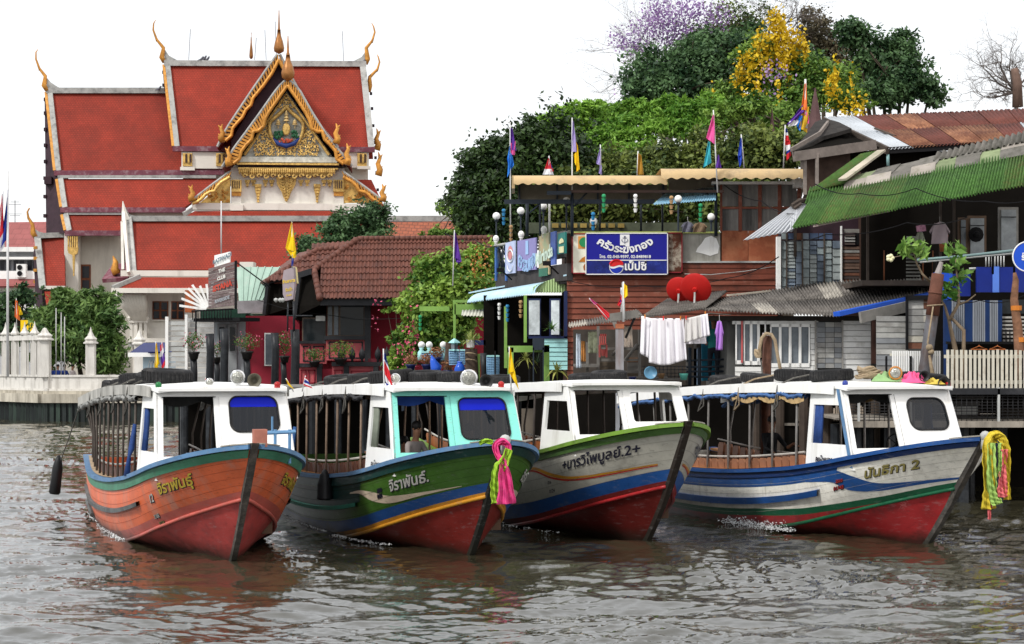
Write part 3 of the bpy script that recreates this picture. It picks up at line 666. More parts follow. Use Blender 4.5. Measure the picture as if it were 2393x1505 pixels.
B4=make_boat(dict(tip=(2298,1030,36.3),phi=19,seam=mat('seam_chalk',(.38,.36,.32),.8,.5,5),label='white hulled passenger boat with wavy blue stripe and white cabin at the far right',
 wind=(.14,.84,2.14,2.72),side=hW,bottom=hR,chine=cG3,cabin=M_white,gun=cB2,strake=wood('navy_strake',(.008,.03,.12),r=.35),strk=.10,stem=cStem,rub=(3.4,13.9,lambda x:.50,.055,cB2),
 canvas=blu,canvas2=tan,curtain=curB,gap=1.05,post=mat('grey_post',(.17,.16,.15),.6,.3,6),capw=ora,seat=mat('tan_vinyl',(.30,.14,.08),.45,.2,3),pillar=cB,cabtext='คนโดยสาร',wr=.16,
 stripes=[('navy_upper_band',2.9,14,.74,.91,cB2),
  ('blue_swoosh',.02,4.0,lambda x:swoosh(x,[(0,.20),(.8,.23),(1.7,.27),(2.4,.40),(3.0,.63),(4.0,.74)]),lambda x:swoosh(x,[(0,.24),(.8,.31),(1.7,.43),(2.4,.68),(3.0,.86),(4.0,.90)]),cB2),
  ('green_band',.02,14,lambda x:.02+.22*min(1,max(0,(x-1.5)/4.5)),lambda x:.14+.22*min(1,max(0,(x-1.5)/4.5)),cG3),('red_band',.5,14,-.0,lambda x:.02+.22*min(1,max(0,(x-1.5)/4.5)),hR)],
 texts=[('นันธิกา 2',1.45,.66,.34,L_ol,0),('2510',2.75,.63,.11,L_red,9),('01345',2.75,.50,.13,L_red,9)],tshadow=L_bl))
# ================================================================== water
def water():
    g=np.random.default_rng(5)
    u=np.linspace(-.40,.40,1300); y=[18.]
    while y[-1]<135: y.append(y[-1]+.062*(y[-1]/24)**1.55)
    y=np.array(y); Y,U=np.meshgrid(y,u,indexing='xy'); X=U*Y; Z=np.zeros_like(X)
    def field(n,l0,l1,spread,amp,p,ridge,seed):
        g=np.random.default_rng(seed); Z=np.zeros_like(X)
        for i in range(n):
            lam=math.exp(g.uniform(math.log(l0),math.log(l1))); th=g.normal(R(96),R(spread)); k=2*math.pi/lam
            w=np.sin(k*(X*math.cos(th)+Y*math.sin(th))+g.uniform(0,6.28)+.9*np.sin(.5*X*g.uniform(-1,1)+.4*Y*g.uniform(-1,1)+i))
            env=.5+.5*np.sin((.5*g.uniform(-1,1))*X+(.4*g.uniform(-1,1))*Y+g.uniform(0,6))
            a=amp*lam**p*g.uniform(.5,1.2)*(1 if l0>.5 else 1)
            Z+=a*env*((1-np.abs(w))**1.0*2-.73 if ridge else w)
        return Z
    Z+=field(26,.9,4.5,34,.0075,.95,False,5)
    patch=np.clip(.55+.55*np.sin(.31*X+.17*Y+1.)*np.sin(.23*X-.37*Y)+.25*np.sin(.9*X+.5*Y),.5,1.2)
    Z+=field(34,.28,1.1,30,.0105,.9,True,6)*patch
    near=np.clip((60-Y)/30,0,1)
    Z+=field(26,.11,.32,38,.0095,1.,True,7)*patch*near
    ed=np.minimum.reduce([np.clip((.40-np.abs(U))*Y/3,0,1),np.clip((Y-18)/2,0,1),np.clip((135-Y)/8,0,1)]); Z*=ed
    nx,ny=X.shape; v=np.stack([X,Y,Z],-1).reshape(-1,3)
    I=np.arange(nx*ny).reshape(nx,ny); q=np.stack([I[:-1,:-1],I[1:,:-1],I[1:,1:],I[:-1,1:]],-1).reshape(-1,4)
    ya,yb=y[0],y[-1]; x=[0]
    # outer sheet ring
    me=bpy.data.meshes.new('water'); n0=len(v)
    B=900
    ov=np.array([[-B,-60,0],[B,-60,0],[B,B,0],[-B,B,0],[-.4*ya,ya,0],[.4*ya,ya,0],[.4*yb,yb,0],[-.4*yb,yb,0]],float)
    v=np.vstack([v,ov]); oq=np.array([[0,1,5,4],[1,2,6,5],[2,3,7,6],[3,0,4,7]])+n0; q=np.vstack([q,oq])
    me.vertices.add(len(v)); me.vertices.foreach_set('co',v.ravel()); me.loops.add(q.size); me.loops.foreach_set('vertex_index',q.ravel())
    me.polygons.add(len(q)); me.polygons.foreach_set('loop_start',np.arange(0,q.size,4)); me.polygons.foreach_set('loop_total',np.full(len(q),4)); me.polygons.foreach_set('use_smooth',np.ones(len(q),bool))
    me.update()
    m=bpy.data.materials.new('river_water'); m.use_nodes=True; N=m.node_tree.nodes; L=m.node_tree.links; b=N['Principled BSDF']
    b.inputs['Base Color'].default_value=(.034,.031,.018,1); b.inputs['Roughness'].default_value=.04; b.inputs['IOR'].default_value=1.85
    b.inputs['Specular IOR Level'].default_value=.6
    tc=N.new('ShaderNodeTexCoord'); mp=N.new('ShaderNodeMapping'); mp.inputs['Scale'].default_value=(.55,1.5,1); L.new(tc.outputs['Object'],mp.inputs[0])
    n1=N.new('ShaderNodeTexNoise'); n1.inputs['Scale'].default_value=3.5; n1.inputs['Detail'].default_value=7; n1.inputs['Roughness'].default_value=.62; L.new(mp.outputs[0],n1.inputs[0])
    bp=N.new('ShaderNodeBump'); bp.inputs['Strength'].default_value=.35; bp.inputs['Distance'].default_value=.02; L.new(n1.outputs[0],bp.inputs['Height']); L.new(bp.outputs[0],b.inputs['Normal'])
    me.materials.append(m); o=bpy.data.objects.new('water',me); COL.objects.link(o); tag(o,None,None,None,'structure')
water()
# land behind the shore, raised above the river
land=[(-80,165),(-42,139),(-27.6,120),(-17,119.5),(-15,96),(-2,78),(3,70),(6,62),(14,58),(60,58),(700,60),(700,800),(-700,800),(-700,150)]
obj('ground',MB().slab([Vector((x,y,-1)) for x,y in land],Vector((0,0,2.75))),mat('earth',(.12,.10,.08),.95,.3,.5,bump=.5,bs=2),kind='structure')
# ================================================================== temple
def fb(mb,F,x0,y0,x1,y1,d=0,t=.1):
    u0,z1=F.at(x0,y0,d); u1,z0=F.at(x1,y1,d); return mb.fbox(F,u0,u1,d-t,d,z0,z1)
def fbo(name,F,x0,y0,x1,y1,d,t,m,par,label=None): return obj(name,fb(MB(),F,x0,y0,x1,y1,d,t),m,par,label)
def slope(name,F,q,th,m,par,label=None):
    p=[F.p(*c) for c in q]; n=(p[1]-p[0]).cross(p[-1]-p[0]).normalized()
    if n.z>0: n=-n
    return obj(name,MB().slab(p,n*th),m,par,label)
def strip(F,pts,r,n=6): return MB().tube([F.p(*p) for p in pts],r,n)
tr=mat('temple_red_tiles',(.27,.030,.015),.65,.22,.5,dirt=(.20,.028,.016),da=.3,ds=.4,bump=.9,bs=9,spec=.2)
# fine courses of glazed tile, too small to tell apart at this distance
def tilecourses(m,sx,sz,s=.35):
    n=m.node_tree;N=n.nodes;L=n.links;b=N['Principled BSDF'];tc=N.new('ShaderNodeTexCoord');br=N.new('ShaderNodeTexBrick')
    br.inputs['Scale'].default_value=1; br.inputs['Brick Width'].default_value=sx; br.inputs['Row Height'].default_value=sz; br.inputs['Mortar Size'].default_value=.03
    sp=N.new('ShaderNodeSeparateXYZ'); cb=N.new('ShaderNodeCombineXYZ'); L.new(tc.outputs['Object'],sp.inputs[0]); L.new(sp.outputs[0],cb.inputs[0]); L.new(sp.outputs[2],cb.inputs[1]); L.new(cb.outputs[0],br.inputs[0])
    br.inputs['Color1'].default_value=(1,1,1,1); br.inputs['Color2'].default_value=(.72,.72,.72,1); br.inputs['Mortar'].default_value=(.45,.45,.45,1)
    mx=N.new('ShaderNodeMix'); mx.data_type='RGBA'; mx.blend_type='MULTIPLY'; mx.inputs[0].default_value=s*2
    lk=[l for l in L if l.to_node==b and l.to_socket.name=='Base Color'][0]; src=lk.from_socket; L.new(src,mx.inputs[6]); L.new(br.outputs[0],mx.inputs[7]); L.new(mx.outputs[2],b.inputs['Base Color'])
tilecourses(tr,.22,.16,.3)
gw=mat('weathered_plaster',(.42,.42,.40),.85,.25,1.2,dirt=(.10,.10,.10),da=.4,ds=1.2)
mr_=mat('maroon_fascia',(.16,.05,.07),.6,.25,2,dirt=(.30,.25,.26),da=.25,ds=2)
cw=mat('cream_wall',(.66,.63,.57),.8,.06,1,dirt=(.35,.33,.28),da=.15,ds=.8,streak=1)
lw=mat('lime_plaster_wall',(.58,.55,.48),.85,.08,.8,dirt=(.32,.30,.26),da=.25,ds=.6,streak=1)
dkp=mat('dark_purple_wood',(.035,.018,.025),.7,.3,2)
win=mat('brown_shutter',(.16,.05,.02),.6,.3,4); pan=mat('dark_pane',(.015,.015,.02),.15,.2,3)
ogold=mat('orange_gilding',(.52,.24,.045),.4,.3,3,dirt=(.2,.06,.015),da=.2,ds=4,metal=.15)
T=Fr(530,165,4)
ter=T.p(530,899,4); TE=empty('temple',(ter.x,ter.y,1.75),'large temple hall with steep red tiled roofs and gilded gables','temple')
def roof_tier(q,ridge=None,eave=True,ev=mr_,vl=True,vr=False,th=.25):
    r=slope('roof',T,q,th,tr,TE)
    (a,b,c,d)=q
    if ridge: obj('ridge_cap',MB().beam(T.p(a[0]-4,a[1]-2,a[2]+.1),T.p(b[0]+4,b[1]-2,b[2]+.1),.5,.45),gw,TE)
    if vl: obj('verge_border',MB().beam(T.p(a[0]+4,a[1],a[2]+.15),T.p(d[0]+4,d[1],d[2]+.2),.4,.22,up=T.N),gw,TE); obj('verge_trim',MB().beam(T.p(a[0]-5,a[1]+3,a[2]+.05),T.p(d[0]-5,d[1],d[2]+.1),.22,.3,up=T.N),ogold,TE)
    if vr: obj('verge_border',MB().beam(T.p(b[0]-4,b[1],b[2]+.15),T.p(c[0]-4,c[1],c[2]+.2),.5,.22,up=T.N),gw,TE)
    if eave: obj('eave_fascia',MB().beam(T.p(d[0]-6,d[1]+5,d[2]+.1),T.p(c[0]+4,c[1]+5,c[2]+.1),.5,.4),ev,TE)
    return r
roof_tier([(388,150,0),(852,152,0),(872,345,3.6),(410,343,3.6)],1,vr=True)
obj('roof',MB().slab([T.p(388,150,0),T.p(852,152,0),T.w(T.at(872,345,3.6)[0],-3.6,T.at(872,345,3.6)[1]),T.w(T.at(410,343,3.6)[0],-3.6,T.at(410,343,3.6)[1])],Vector((0,0,-.2))),tr,TE)
roof_tier([(113,214,-.3),(395,214,-.3),(520,398,3.3),(133,400,3.3)],1)
roof_tier([(138,418,3.6),(520,418,3.6),(430,486,5.4),(148,486,5.4)])
roof_tier([(150,501,5.5),(292,501,5.5),(292,540,6.6),(158,540,6.6)])
roof_tier([(835,420,3.6),(868,420,3.6),(900,487,5.4),(835,487,5.4)],vl=False)
obj('white_band',MB().beam(T.p(135,413,3.7),T.p(505,413,3.7),.2,.22),gw,TE)
obj('white_band',MB().beam(T.p(150,499,5.6),T.p(290,499,5.6),.2,.2),gw,TE)
# body
u0,_=T.at(150,600,5); u1,_=T.at(885,600,5)
obj('wall',MB().fbox(T,u0,u1,-9,4.9,1.75,T.at(150,495,4.9)[1]),lw,TE)
obj('wall',MB().fbox(T,T.at(430,360,2)[0],T.at(860,360,2)[0],-3,2.9,T.at(430,420,2.9)[1],T.at(430,347,2.9)[1]),cw,TE)
fbo('wall',T,424,355,522,394,3.75,1.2,cw,TE); fbo('wall',T,800,355,862,392,3.75,1.2,cw,TE)
for a in (427,505,835): 
    fbo('capital',T,a,358,a+22,388,3.9,.3,M_gold,TE)
    for k in range(4): fbo('flute',T,a+2+k*5,360,a+5+k*5,380,4.0,.1,dkp if k%2 else M_gold,TE)
fbo('plinth',T,421,390,455,398,3.95,.5,cw,TE); fbo('plinth',T,835,388,866,395,3.95,.5,cw,TE)
# left gable end: dark stepped boards seen edge on
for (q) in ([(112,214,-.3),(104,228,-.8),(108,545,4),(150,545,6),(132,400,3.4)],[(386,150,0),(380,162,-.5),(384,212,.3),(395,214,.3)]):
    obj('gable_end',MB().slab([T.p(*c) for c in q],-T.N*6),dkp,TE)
for y in (228,260,298,335,373,412,455,500): 
    fbo('gable_fin',T,102 if y<380 else 101,y,108,y+8,-.2+(y-228)*.014,.5,dkp,TE)
fbo('gable_bracket',T,103,412,120,430,3.4,1.4,dkp,TE)
for y in (165,195): fbo('gable_fin',T,379,y,386,y+7,.3,.4,dkp,TE)
for y in (215,250,290,330,365,400,440): fbo('gable_fin',T,864+(y-215)*.07,y,870+(y-215)*.07,y+6,1,.4,dkp,TE)
def chofa(pts,r,name='roof_finial',m=ogold):
    n=len(pts); obj(name,MB().tube([T.p(*p) for p in pts],r,8),m,TE,smooth=True)
for pts in ([(110,212,0),(103,200,0),(106,178,0),(92,160,0),(84,138,0),(84,122,0),(89,115,0)],[(384,146,0),(378,134,0),(382,112,0),(366,92,0),(358,70,0),(359,55,0),(364,46,0)],
            [(855,150,0),(859,138,0),(856,112,0),(870,95,0),(876,75,0),(873,62,0),(868,53,0)],[(862,215,0),(864,200,0),(864,180,0),(882,162,0),(887,145,0),(884,133,0),(881,127,0)],[(86,560,5),(77,545,5),(76,525,5),(66,508,5),(64,495,5),(69,486,5)]):
    chofa(pts,[.16,.22,.15,.10,.075,.055,.02]); a=pts[3]; obj('finial_barb',MB().tube([T.p(a[0],a[1]+2,a[2]),T.p(a[0]+(6 if pts[0][0]<500 else -6),a[1]+9,a[2])],[.12,.02],6),ogold,TE)
for (q) in ([(112,212,0),(106,178,0),(118,192,0),(135,203,0),(160,212,0)],[(386,150,0),(383,112,0),(395,130,0),(415,141,0),(440,146,0)],[(852,150,0),(856,118,0),(845,133,0),(826,143,0),(800,147,0)],[(92,560,5),(80,535,5),(90,541,5),(105,545,5),(135,548,5)]):
    obj('ridge_horn',MB().slab([T.p(*c) for c in q],-T.N*.5),gw,TE)
# left porch roof
slope('roof',T,[(92,560,5),(150,548,5),(152,668,8.5),(103,668,8.5)],.25,tr,TE)
obj('verge_border',MB().beam(T.p(88,555,5.2),T.p(100,675,8.7),.5,.25,up=T.N),gw,TE); obj('ridge_cap',MB().beam(T.p(90,551,5.2),T.p(150,549,5.2),.5,.4),gw,TE)
obj('white_band',MB().beam(T.p(100,672,8.6),T.p(152,672,8.6),.3,.25),cw,TE); slope('roof',T,[(104,680,8.6),(152,680,8.6),(152,712,9.6),(108,712,9.6)],.2,tr,TE)
obj('gable_end',MB().slab([T.p(86,560,5),T.p(78,590,5.6),T.p(84,718,8),T.p(100,718,8.6),T.p(96,640,7.6)],-T.N*5),dkp,TE)
for y in (575,600,628,655,685): fbo('gable_fin',T,78,y,86,y+7,6.8,.4,ogold,TE)
# wall, pilaster, window, bracket on the left flank
fbo('pilaster',T,150,545,183,705,6.4,1.4,cw,TE); fbo('pilaster_base',T,144,690,186,712,6.8,1.8,cw,TE)
for k in range(5): fbo('gold_bracket_bar',T,158+k*5,552,161+k*5,580+abs(k-2)*3,6.9,.3,M_gold,TE)
obj('gold_bracket',MB().slab([T.p(*c) for c in [(157,578,7),(183,578,7),(181,592,7),(175,596,7),(173,645,7),(171,645,7),(169,596,7),(160,592,7)]],-T.N*.3),M_gold,TE)
def shutter(x0,y0,x1,y1,d,F=T,par=None,fr=win,leaf=2):
    w=fbo('window',F,x0,y0,x1,y1,d,.15,fr,par or TE); n=leaf
    for i in range(n):
        a=x0+(x1-x0)*(i+.14)/n; b=x0+(x1-x0)*(i+.86)/n
        for (p,q) in ((.06,.46),(.54,.94)): fbo('pane',F,a,y0+(y1-y0)*p,b,y0+(y1-y0)*q,d+.03,.1,pan,w)
    return w
shutter(189,618,212,686,5.0,leaf=1)
fbo('doorway',T,186,705,236,800,5.0,.15,pan,TE); fbo('door_surround',T,182,698,240,705,5.15,.3,cw,TE)
# ---- portico with two nested gables
def bargeboard(ap,pts,d,w=.9,teeth=22,inner=None,side=-1,orange=True):
    P3=[T.p(x,y,d) for x,y in [ap]+pts]; mb=MB()
    off=[T.p(x,y,d) for x,y in inner]
    n=min(len(P3),len(off))
    for i in range(n-1): mb.hexa(P3[i]-T.N*.25,P3[i+1]-T.N*.25,off[i+1]-T.N*.25,off[i]-T.N*.25,P3[i],P3[i+1],off[i+1],off[i])
    bb=obj('bargeboard',mb,mat('maroon_bargeboard',(.12,.045,.05),.6,.3,3),TE)
    obj('grey_capping',MB().tube([p+T.N*.05 for p in P3],.13,6),gw,TE)
    fl=MB(); L=[0]
    for i in range(n-1): L.append(L[-1]+(P3[i+1]-P3[i]).length)
    for k in range(teeth):
        t=(k+.6)/teeth*L[-1]; i=max(j for j in range(n-1) if L[j]<=t); f=(t-L[i])/(L[i+1]-L[i])
        a=P3[i].lerp(P3[i+1],f); c=off[i].lerp(off[i+1],f); tg=(P3[i+1]-P3[i]).normalized()
        m_=a.lerp(c,.85); e=a.lerp(c,.10)-tg*.25; ww=.07
        fl.hexa(m_-tg*ww*1.6,m_+tg*ww*1.6,e+tg*ww,e-tg*ww,*[q+T.N*.18 for q in (m_-tg*ww*1.6,m_+tg*ww*1.6,e+tg*ww,e-tg*ww)])
    obj('bargeboard_flames',fl,ogold,TE,kind='stuff')
    # wavy orange serpent rail along the inner edge
    q=[]
    for i in range(n-1):
        for k in range(6): q.append(off[i].lerp(off[i+1],k/6))
    q.append(off[-1]); obj('serpent_rail',MB().tube([p+T.N*.2 for p in q],.135,7),M_gold if not orange else ogold,TE,smooth=True)
def wavy(pts,amp): return pts
# inner edges carry the S-waves of the serpent
BGl_o=[(626,158),(590,210),(560,255),(530,300),(508,343)]
BGl_i=[(652,140),(636,172),(606,214),(592,226),(589,246),(577,250),(572,268),(558,286),(546,292),(541,318),(527,330)]
def resample(pts,n):
    P_=[Vector((x,y,0)) for x,y in pts]; L=[0]
    for i in range(len(P_)-1): L.append(L[-1]+(P_[i+1]-P_[i]).length)
    out=[]
    for k in range(n):
        t=L[-1]*k/(n-1); i=min(len(P_)-2,max(j for j in range(len(P_)-1) if L[j]<=t)); f=(t-L[i])/(L[i+1]-L[i]); v=P_[i].lerp(P_[i+1],f); out.append((v.x,v.y))
    return out
def gable(apo,lo,li,d,teeth):
    o=resample([apo]+lo,14); i_=resample(li,14); bargeboard(o[0],o[1:],d,teeth=teeth,inner=i_)
gable((648,128),BGl_o,BGl_i,6.2,26)
gable((654,128),[(676,172),(700,215),(745,290),(790,345)],[(652,140),(668,172),(690,214),(735,290),(770,330)],6.2,20)
FGl_o=[(650,205),(610,262),(575,310),(545,350),(520,390)]
FGl_i=[(672,200),(650,232),(622,272),(615,300),(605,308),(597,300),(590,312),(588,328),(575,340),(566,348),(560,372),(545,384)]
gable((668,188),FGl_o,FGl_i,8.6,30)
FGr_o=[(696,205),(728,262),(760,312),(792,352),(822,388)]
FGr_i=[(672,200),(694,232),(722,276),(730,305),(740,312),(748,300),(756,312),(760,332),(776,342),(784,352),(788,376),(803,384)]
gable((676,188),FGr_o,FGr_i,8.6,30)
# recess: underside of the nested roofs, and roof slopes running back to the main roof
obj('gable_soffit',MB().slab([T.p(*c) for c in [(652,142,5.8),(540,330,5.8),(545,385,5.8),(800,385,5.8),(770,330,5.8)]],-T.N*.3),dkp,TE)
for (a,b) in (((668,188),(520,390)),((676,188),(822,388))):
    p,q=T.p(*a,8.5),T.p(*b,8.5); obj('portico_roof',MB().slab([p,q,q-T.N*5,p-T.N*5],Vector((0,0,-.15))),tr,TE)
for (a,b) in (((648,130),(508,343)),((654,130),(785,343))):
    p,q=T.p(*a,6.1),T.p(*b,6.1); obj('portico_roof',MB().slab([p,q,q-T.N*6,p-T.N*6],Vector((0,0,-.15))),tr,TE)
def spire(x,y0,yb,y1,d,w):
    c=T.p(x,yb,d); z1=T.at(x,y1,d)[1]-c.z; z0=T.at(x,y0,d)[1]-c.z
    obj('spire_finial',MB().lathe(c,[(.05,z0),(w*.9,z0*.6),(w,0),(w*.75,.5),(w*.4,.95),(w*.25,1.5),(w*.32,z1*.45),(w*.2,z1*.5),(w*.12,z1*.8),(.03,z1)],10),mat('bronze_gilding',(.30,.13,.04),.4,.3,3,metal=.3),TE,smooth=True)
spire(652,126,112,24,6.4,.42); spire(673,190,170,84,8.8,.52); spire(587,138,130,76,1,.16)
pd=mat('grey_mosaic',(.50,.50,.45),.5,.35,6,dirt=(.15,.14,.11),da=.3,ds=3)
obj('pediment',MB().slab([T.p(*c) for c in [(669,213,7.9),(556,385,7.9),(790,385,7.9)]],-T.N*.4),pd,TE)
sc_=MB(); g=random.Random(11)
def scroll(mb,x,y,r,a0,sg,d,th=.075):
    pts=[]
    for k in range(11):
        a=a0+sg*k*.55; rr=r*(1-k/12.5); pts.append(T.p(x+rr*math.cos(a),y+rr*math.sin(a),d))
    mb.tube(pts,[th*(1-.05*k) for k in range(11)],4,False)
ins=lambda x,y: (y>222 and y<366 and abs(x-669)<(y-213)*.60-2)
cells=[]
for y in np.arange(232,372,8.5):
    for k in range(0,9):
        dx=4+k*8.5
        if ins(669+dx,y):
            r0=((dx/42)**2+((y-295)/48)**2)
            if r0<1.0 and y>255: continue
            cells.append((dx,y))
for dx,y in cells:
    r=g.uniform(3.6,5.4); a=g.uniform(0,6)
    for s in (1,-1): scroll(sc_,669+s*dx,y,r,a if s>0 else math.pi-a,s,8.05)
obj('gilded_scrolls',sc_,M_gold,TE,kind='stuff')
mb=MB(); L=[]
for k in range(41):
    a=2*math.pi*k/40; y=297-math.cos(a)*47; x=669+math.sin(a)*40*(1 if y>285 else max(.12,(y-243)/42)); L.append(T.p(x,y,8.15))
obj('medallion_frame',mb.tube(L,.15,6,False),M_gold,TE,smooth=True)
obj('pediment_border',MB().tube([T.p(571,362,8.1),T.p(669,220,8.1),T.p(769,362,8.1)],.13,6,False),M_gold,TE)
# emblem: oval, tiered umbrellas, greenery over a blue bow
E_=lambda x,y,d=8.2: T.p(x,y,d)
obj('emblem_oval',MB().lathe(E_(669,302),[(.001,-.1),(.30,-.05),(.38,0),(.30,.05),(.001,.1)],14,Matrix.Rotation(R(90),3,'X')@Matrix.Diagonal((.8,1.3,1))),M_gold,TE)
for x,h in ((669,40),(650,20),(689,20)):
    b_=E_(x,300); obj('tiered_umbrella',MB().lathe(b_,[(.04,0),(.04,h*.014),(.26,h*.014),(.13,h*.018),(.22,h*.020),(.1,h*.024),(.16,h*.026),(.02,h*.036)],8),mat('pale_gilding',(.55,.40,.18),.4,.3),TE)
blm=mat('emblem_blue',(.02,.04,.16),.4,.2); gnm=mat('emblem_green',(.02,.09,.04),.5,.3); rdm=mat('emblem_red',(.35,.06,.03),.5,.3)
obj('emblem_bow',MB().tube([E_(637,322),E_(650,336),E_(669,342),E_(688,336),E_(701,322)],[.08,.2,.22,.2,.08],6),blm,TE,smooth=True)
mb=MB(); 
for k in range(26): mb.ball(E_(669+g.choice((-1,1))*g.uniform(9,29),g.uniform(306,322),8.2),g.uniform(.09,.17),6)
obj('emblem_leaves',mb,gnm,TE,kind='stuff')
mb=MB(); 
for k in range(9): mb.ball(E_(669+g.uniform(-16,16),g.uniform(324,332),8.25),g.uniform(.1,.18),6)
obj('emblem_fruit',mb,rdm,TE,kind='stuff')
# entablature
fbo('entablature',T,556,366,788,380,8.2,.5,pd,TE); fbo('gold_cornice',T,553,380,792,386,8.5,.8,M_gold,TE); fbo('gold_cornice',T,556,391,790,396,8.3,.6,M_gold,TE)
fbo('dark_course',T,556,386,790,391,8.1,.5,dkp,TE)  # dark band between the two gold cornices
mb=MB()
for k in range(48): c=T.p(560+k*4.7,399,8.3); mb.lathe(c,[(.02,.2),(.09,.1),(.09,-.1),(.01,-.3)],5)
obj('gold_drops',mb,M_gold,TE,kind='stuff')
fbo('gold_frieze',T,565,402,778,411,8.1,.4,M_gold,TE); sc2=MB()
for k in range(13): scroll(sc2,572+k*16.5,411,6,0,1 if k%2 else -1,8.25,.1)
obj('frieze_scrolls',sc2,M_gold,TE,kind='stuff')
u0,_=T.at(540,400,7.6); u1,_=T.at(805,400,7.6)
obj('portico_wall',MB().fbox(T,u0,u1,0,7.6,1.75,T.at(600,392,7.6)[1]),cw,TE)
def pendant(x,y0,y1,w):
    pts=[(x-w,y0),(x+w,y0),(x+w*.9,y0+(y1-y0)*.3),(x+w*.45,y0+(y1-y0)*.6),(x+w*.3,y0+(y1-y0)*.8),(x,y1),(x-w*.3,y0+(y1-y0)*.8),(x-w*.45,y0+(y1-y0)*.6),(x-w*.9,y0+(y1-y0)*.3)]
    mb=MB().slab([T.p(a,b,7.75) for a,b in pts],-T.N*.12)
    for k in range(int((y1-y0)/7)):
        f=k*7/(y1-y0); ww=w*(1-f)*.6
        for s in (1,-1): scroll(mb,x+s*ww*.6,y0+5+k*7,max(1.5,ww*.5),0 if s>0 else math.pi,s,7.85,.07)
    obj('gilded_pendant',mb,M_gold,TE)
pendant(669,414,472,24); pendant(603,430,476,8); pendant(741,430,476,8)
for x in (578,592,620,635,703,718,757,770): pendant(x,420,432+(x%3)*3,6)
for a in (540,779):
    fbo('capital',T,a,420,a+24,448,8.0,.5,M_gold,TE)
    for k in range(4): fbo('flute',T,a+3+k*5,422,a+5+k*5,440,8.06,.1,dkp,TE)
    fbo('capital_fringe',T,a+1,448,a+23,458,7.9,.3,ogold,TE); fbo('pilaster',T,a+1,458,a+24,480,7.8,.4,cw,TE); fbo('pilaster_base',T,a-2,478,a+28,492,8.1,.8,cw,TE)
fbo('plinth',T,448,474,880,492,7.9,1.2,cw,TE)
# half gables either side
for s,x0,x1 in ((-1,538,450),(1,802,893)):
    o=[(x0,402),(x0+(x1-x0)*.5,434),(x1,468)]; i_=[(x0,414),(x0+(x1-x0)*.3,430),(x0+(x1-x0)*.42,448),(x0+(x1-x0)*.6,450),(x0+(x1-x0)*.8,470),(x1,476)]
    O_=resample(o,10); bargeboard(O_[0],O_[1:],8.3,teeth=13,inner=resample(i_,10),orange=s>0)
    obj('half_pediment',MB().slab([T.p(x0,412,7.7),T.p(x0,474,7.7),T.p(x1-s*18,474,7.7)],-T.N*.3),M_gold,TE)
    m2=MB()
    for k in range(12):
        f=g.uniform(.05,.6); xx=x0+(x1-x0)*f; yy=g.uniform(425+(f*52),470)
        if yy<472: scroll(m2,xx,yy,4,g.uniform(0,6),1,7.8,.08)
    obj('gilded_scrolls',m2,ogold,TE,kind='stuff')
def flame(x,y0,y1,d,s=1):
    p=[(x,y1),(x+s*4,y1-(y1-y0)*.25),(x-s*1,y1-(y1-y0)*.5),(x+s*4,y1-(y1-y0)*.75),(x,y0)]
    mb=MB().tube([T.p(a,b,d) for a,b in p],[.32,.26,.2,.15,.03],6)
    for k in (1,2,3): mb.tube([T.p(p[k][0],p[k][1],d),T.p(p[k][0]+s*6,p[k][1]-8,d)],[.14,.02],5)
    obj('flame_finial',mb,ogold,TE,smooth=True)
flame(785,288,335,8.8); flame(810,335,385,8.8); flame(520,290,330,6.3,-1); flame(536,342,388,8.8,-1); flame(450,432,470,8.5,-1); flame(893,430,470,8.5); flame(880,300,350,2,1); flame(884,355,410,3.5,1)
slope('roof',T,[(455,493,8),(770,493,8),(800,508,9),(430,508,9)],.2,tr,TE)
obj('white_band',MB().beam(T.p(430,500,8.2),T.p(480,470,7),.3,.3),gw,TE)
# lightning rods
for x,y0,y1 in ((445,68,140),(619,70,140),(800,73,142),(643,50,130),(599,88,140)): obj('lightning_rod',MB().tube([T.p(x,y0,0),T.p(x-4 if x<600 else x+3,y1,0)],.035,4),mat('rod_metal',(.25,.25,.27),.5),TE)
for k,(x,y) in enumerate(((470,143),(477,141),(484,143),(371,212),(848,150))):
    c=T.p(x,y-3,.2); bd=obj('pigeon',MB().tube([c+Vector((-.30,0,-.05)),c+Vector((0,0,.02)),c+Vector((.12,0,.16)),c+Vector((.17,0,.26)),c+Vector((.26,0,.24))],[.03,.11,.09,.06,.01],7).tube([c+Vector((0,0,0)),c+Vector((0,0,-.17))],.02,4),mat('pigeon_grey',(.10,.10,.12),.7),loc=c,smooth=True)
    tag(bd,'dark pigeon perched on the '+(('first','second','third')[k]+' spot from the left of the central temple ridge' if k<3 else 'lower left temple ridge' if k==3 else 'right end of the temple ridge'),'bird','pigeons on the temple roof')
# ================================================================== side hall in front of the temple
Hh=Fr(520,150,1); hl=Hh.p(500,905,2); HE=empty('side_hall',(hl.x,hl.y,1.75),'long low temple hall with red roof and carved white eave bracket','temple hall')
T_=T; 
slope('roof',Hh,[(303,518,0),(1150,518,0),(1150,630,3.6),(316,630,3.6)],.25,tr,HE)
slope('roof',Hh,[(303,518,0),(1150,518,0),(1150,630,-3.6),(316,630,-3.6)],.25,tr,HE)
obj('ridge_cap',MB().beam(Hh.p(296,511,0),Hh.p(1160,511,0),.5,.4),gw,HE)
obj('verge_border',MB().beam(Hh.p(300,510,.2),Hh.p(312,640,3.8),.5,.25,up=Hh.N),gw,HE)
obj('verge_board',MB().beam(Hh.p(290,500,.3),Hh.p(302,640,4),.22,.5,up=Hh.N),cw,HE); obj('verge_board',MB().beam(Hh.p(286,520,.1),Hh.p(288,632,3),.2,.3,up=Hh.N),cw,HE)
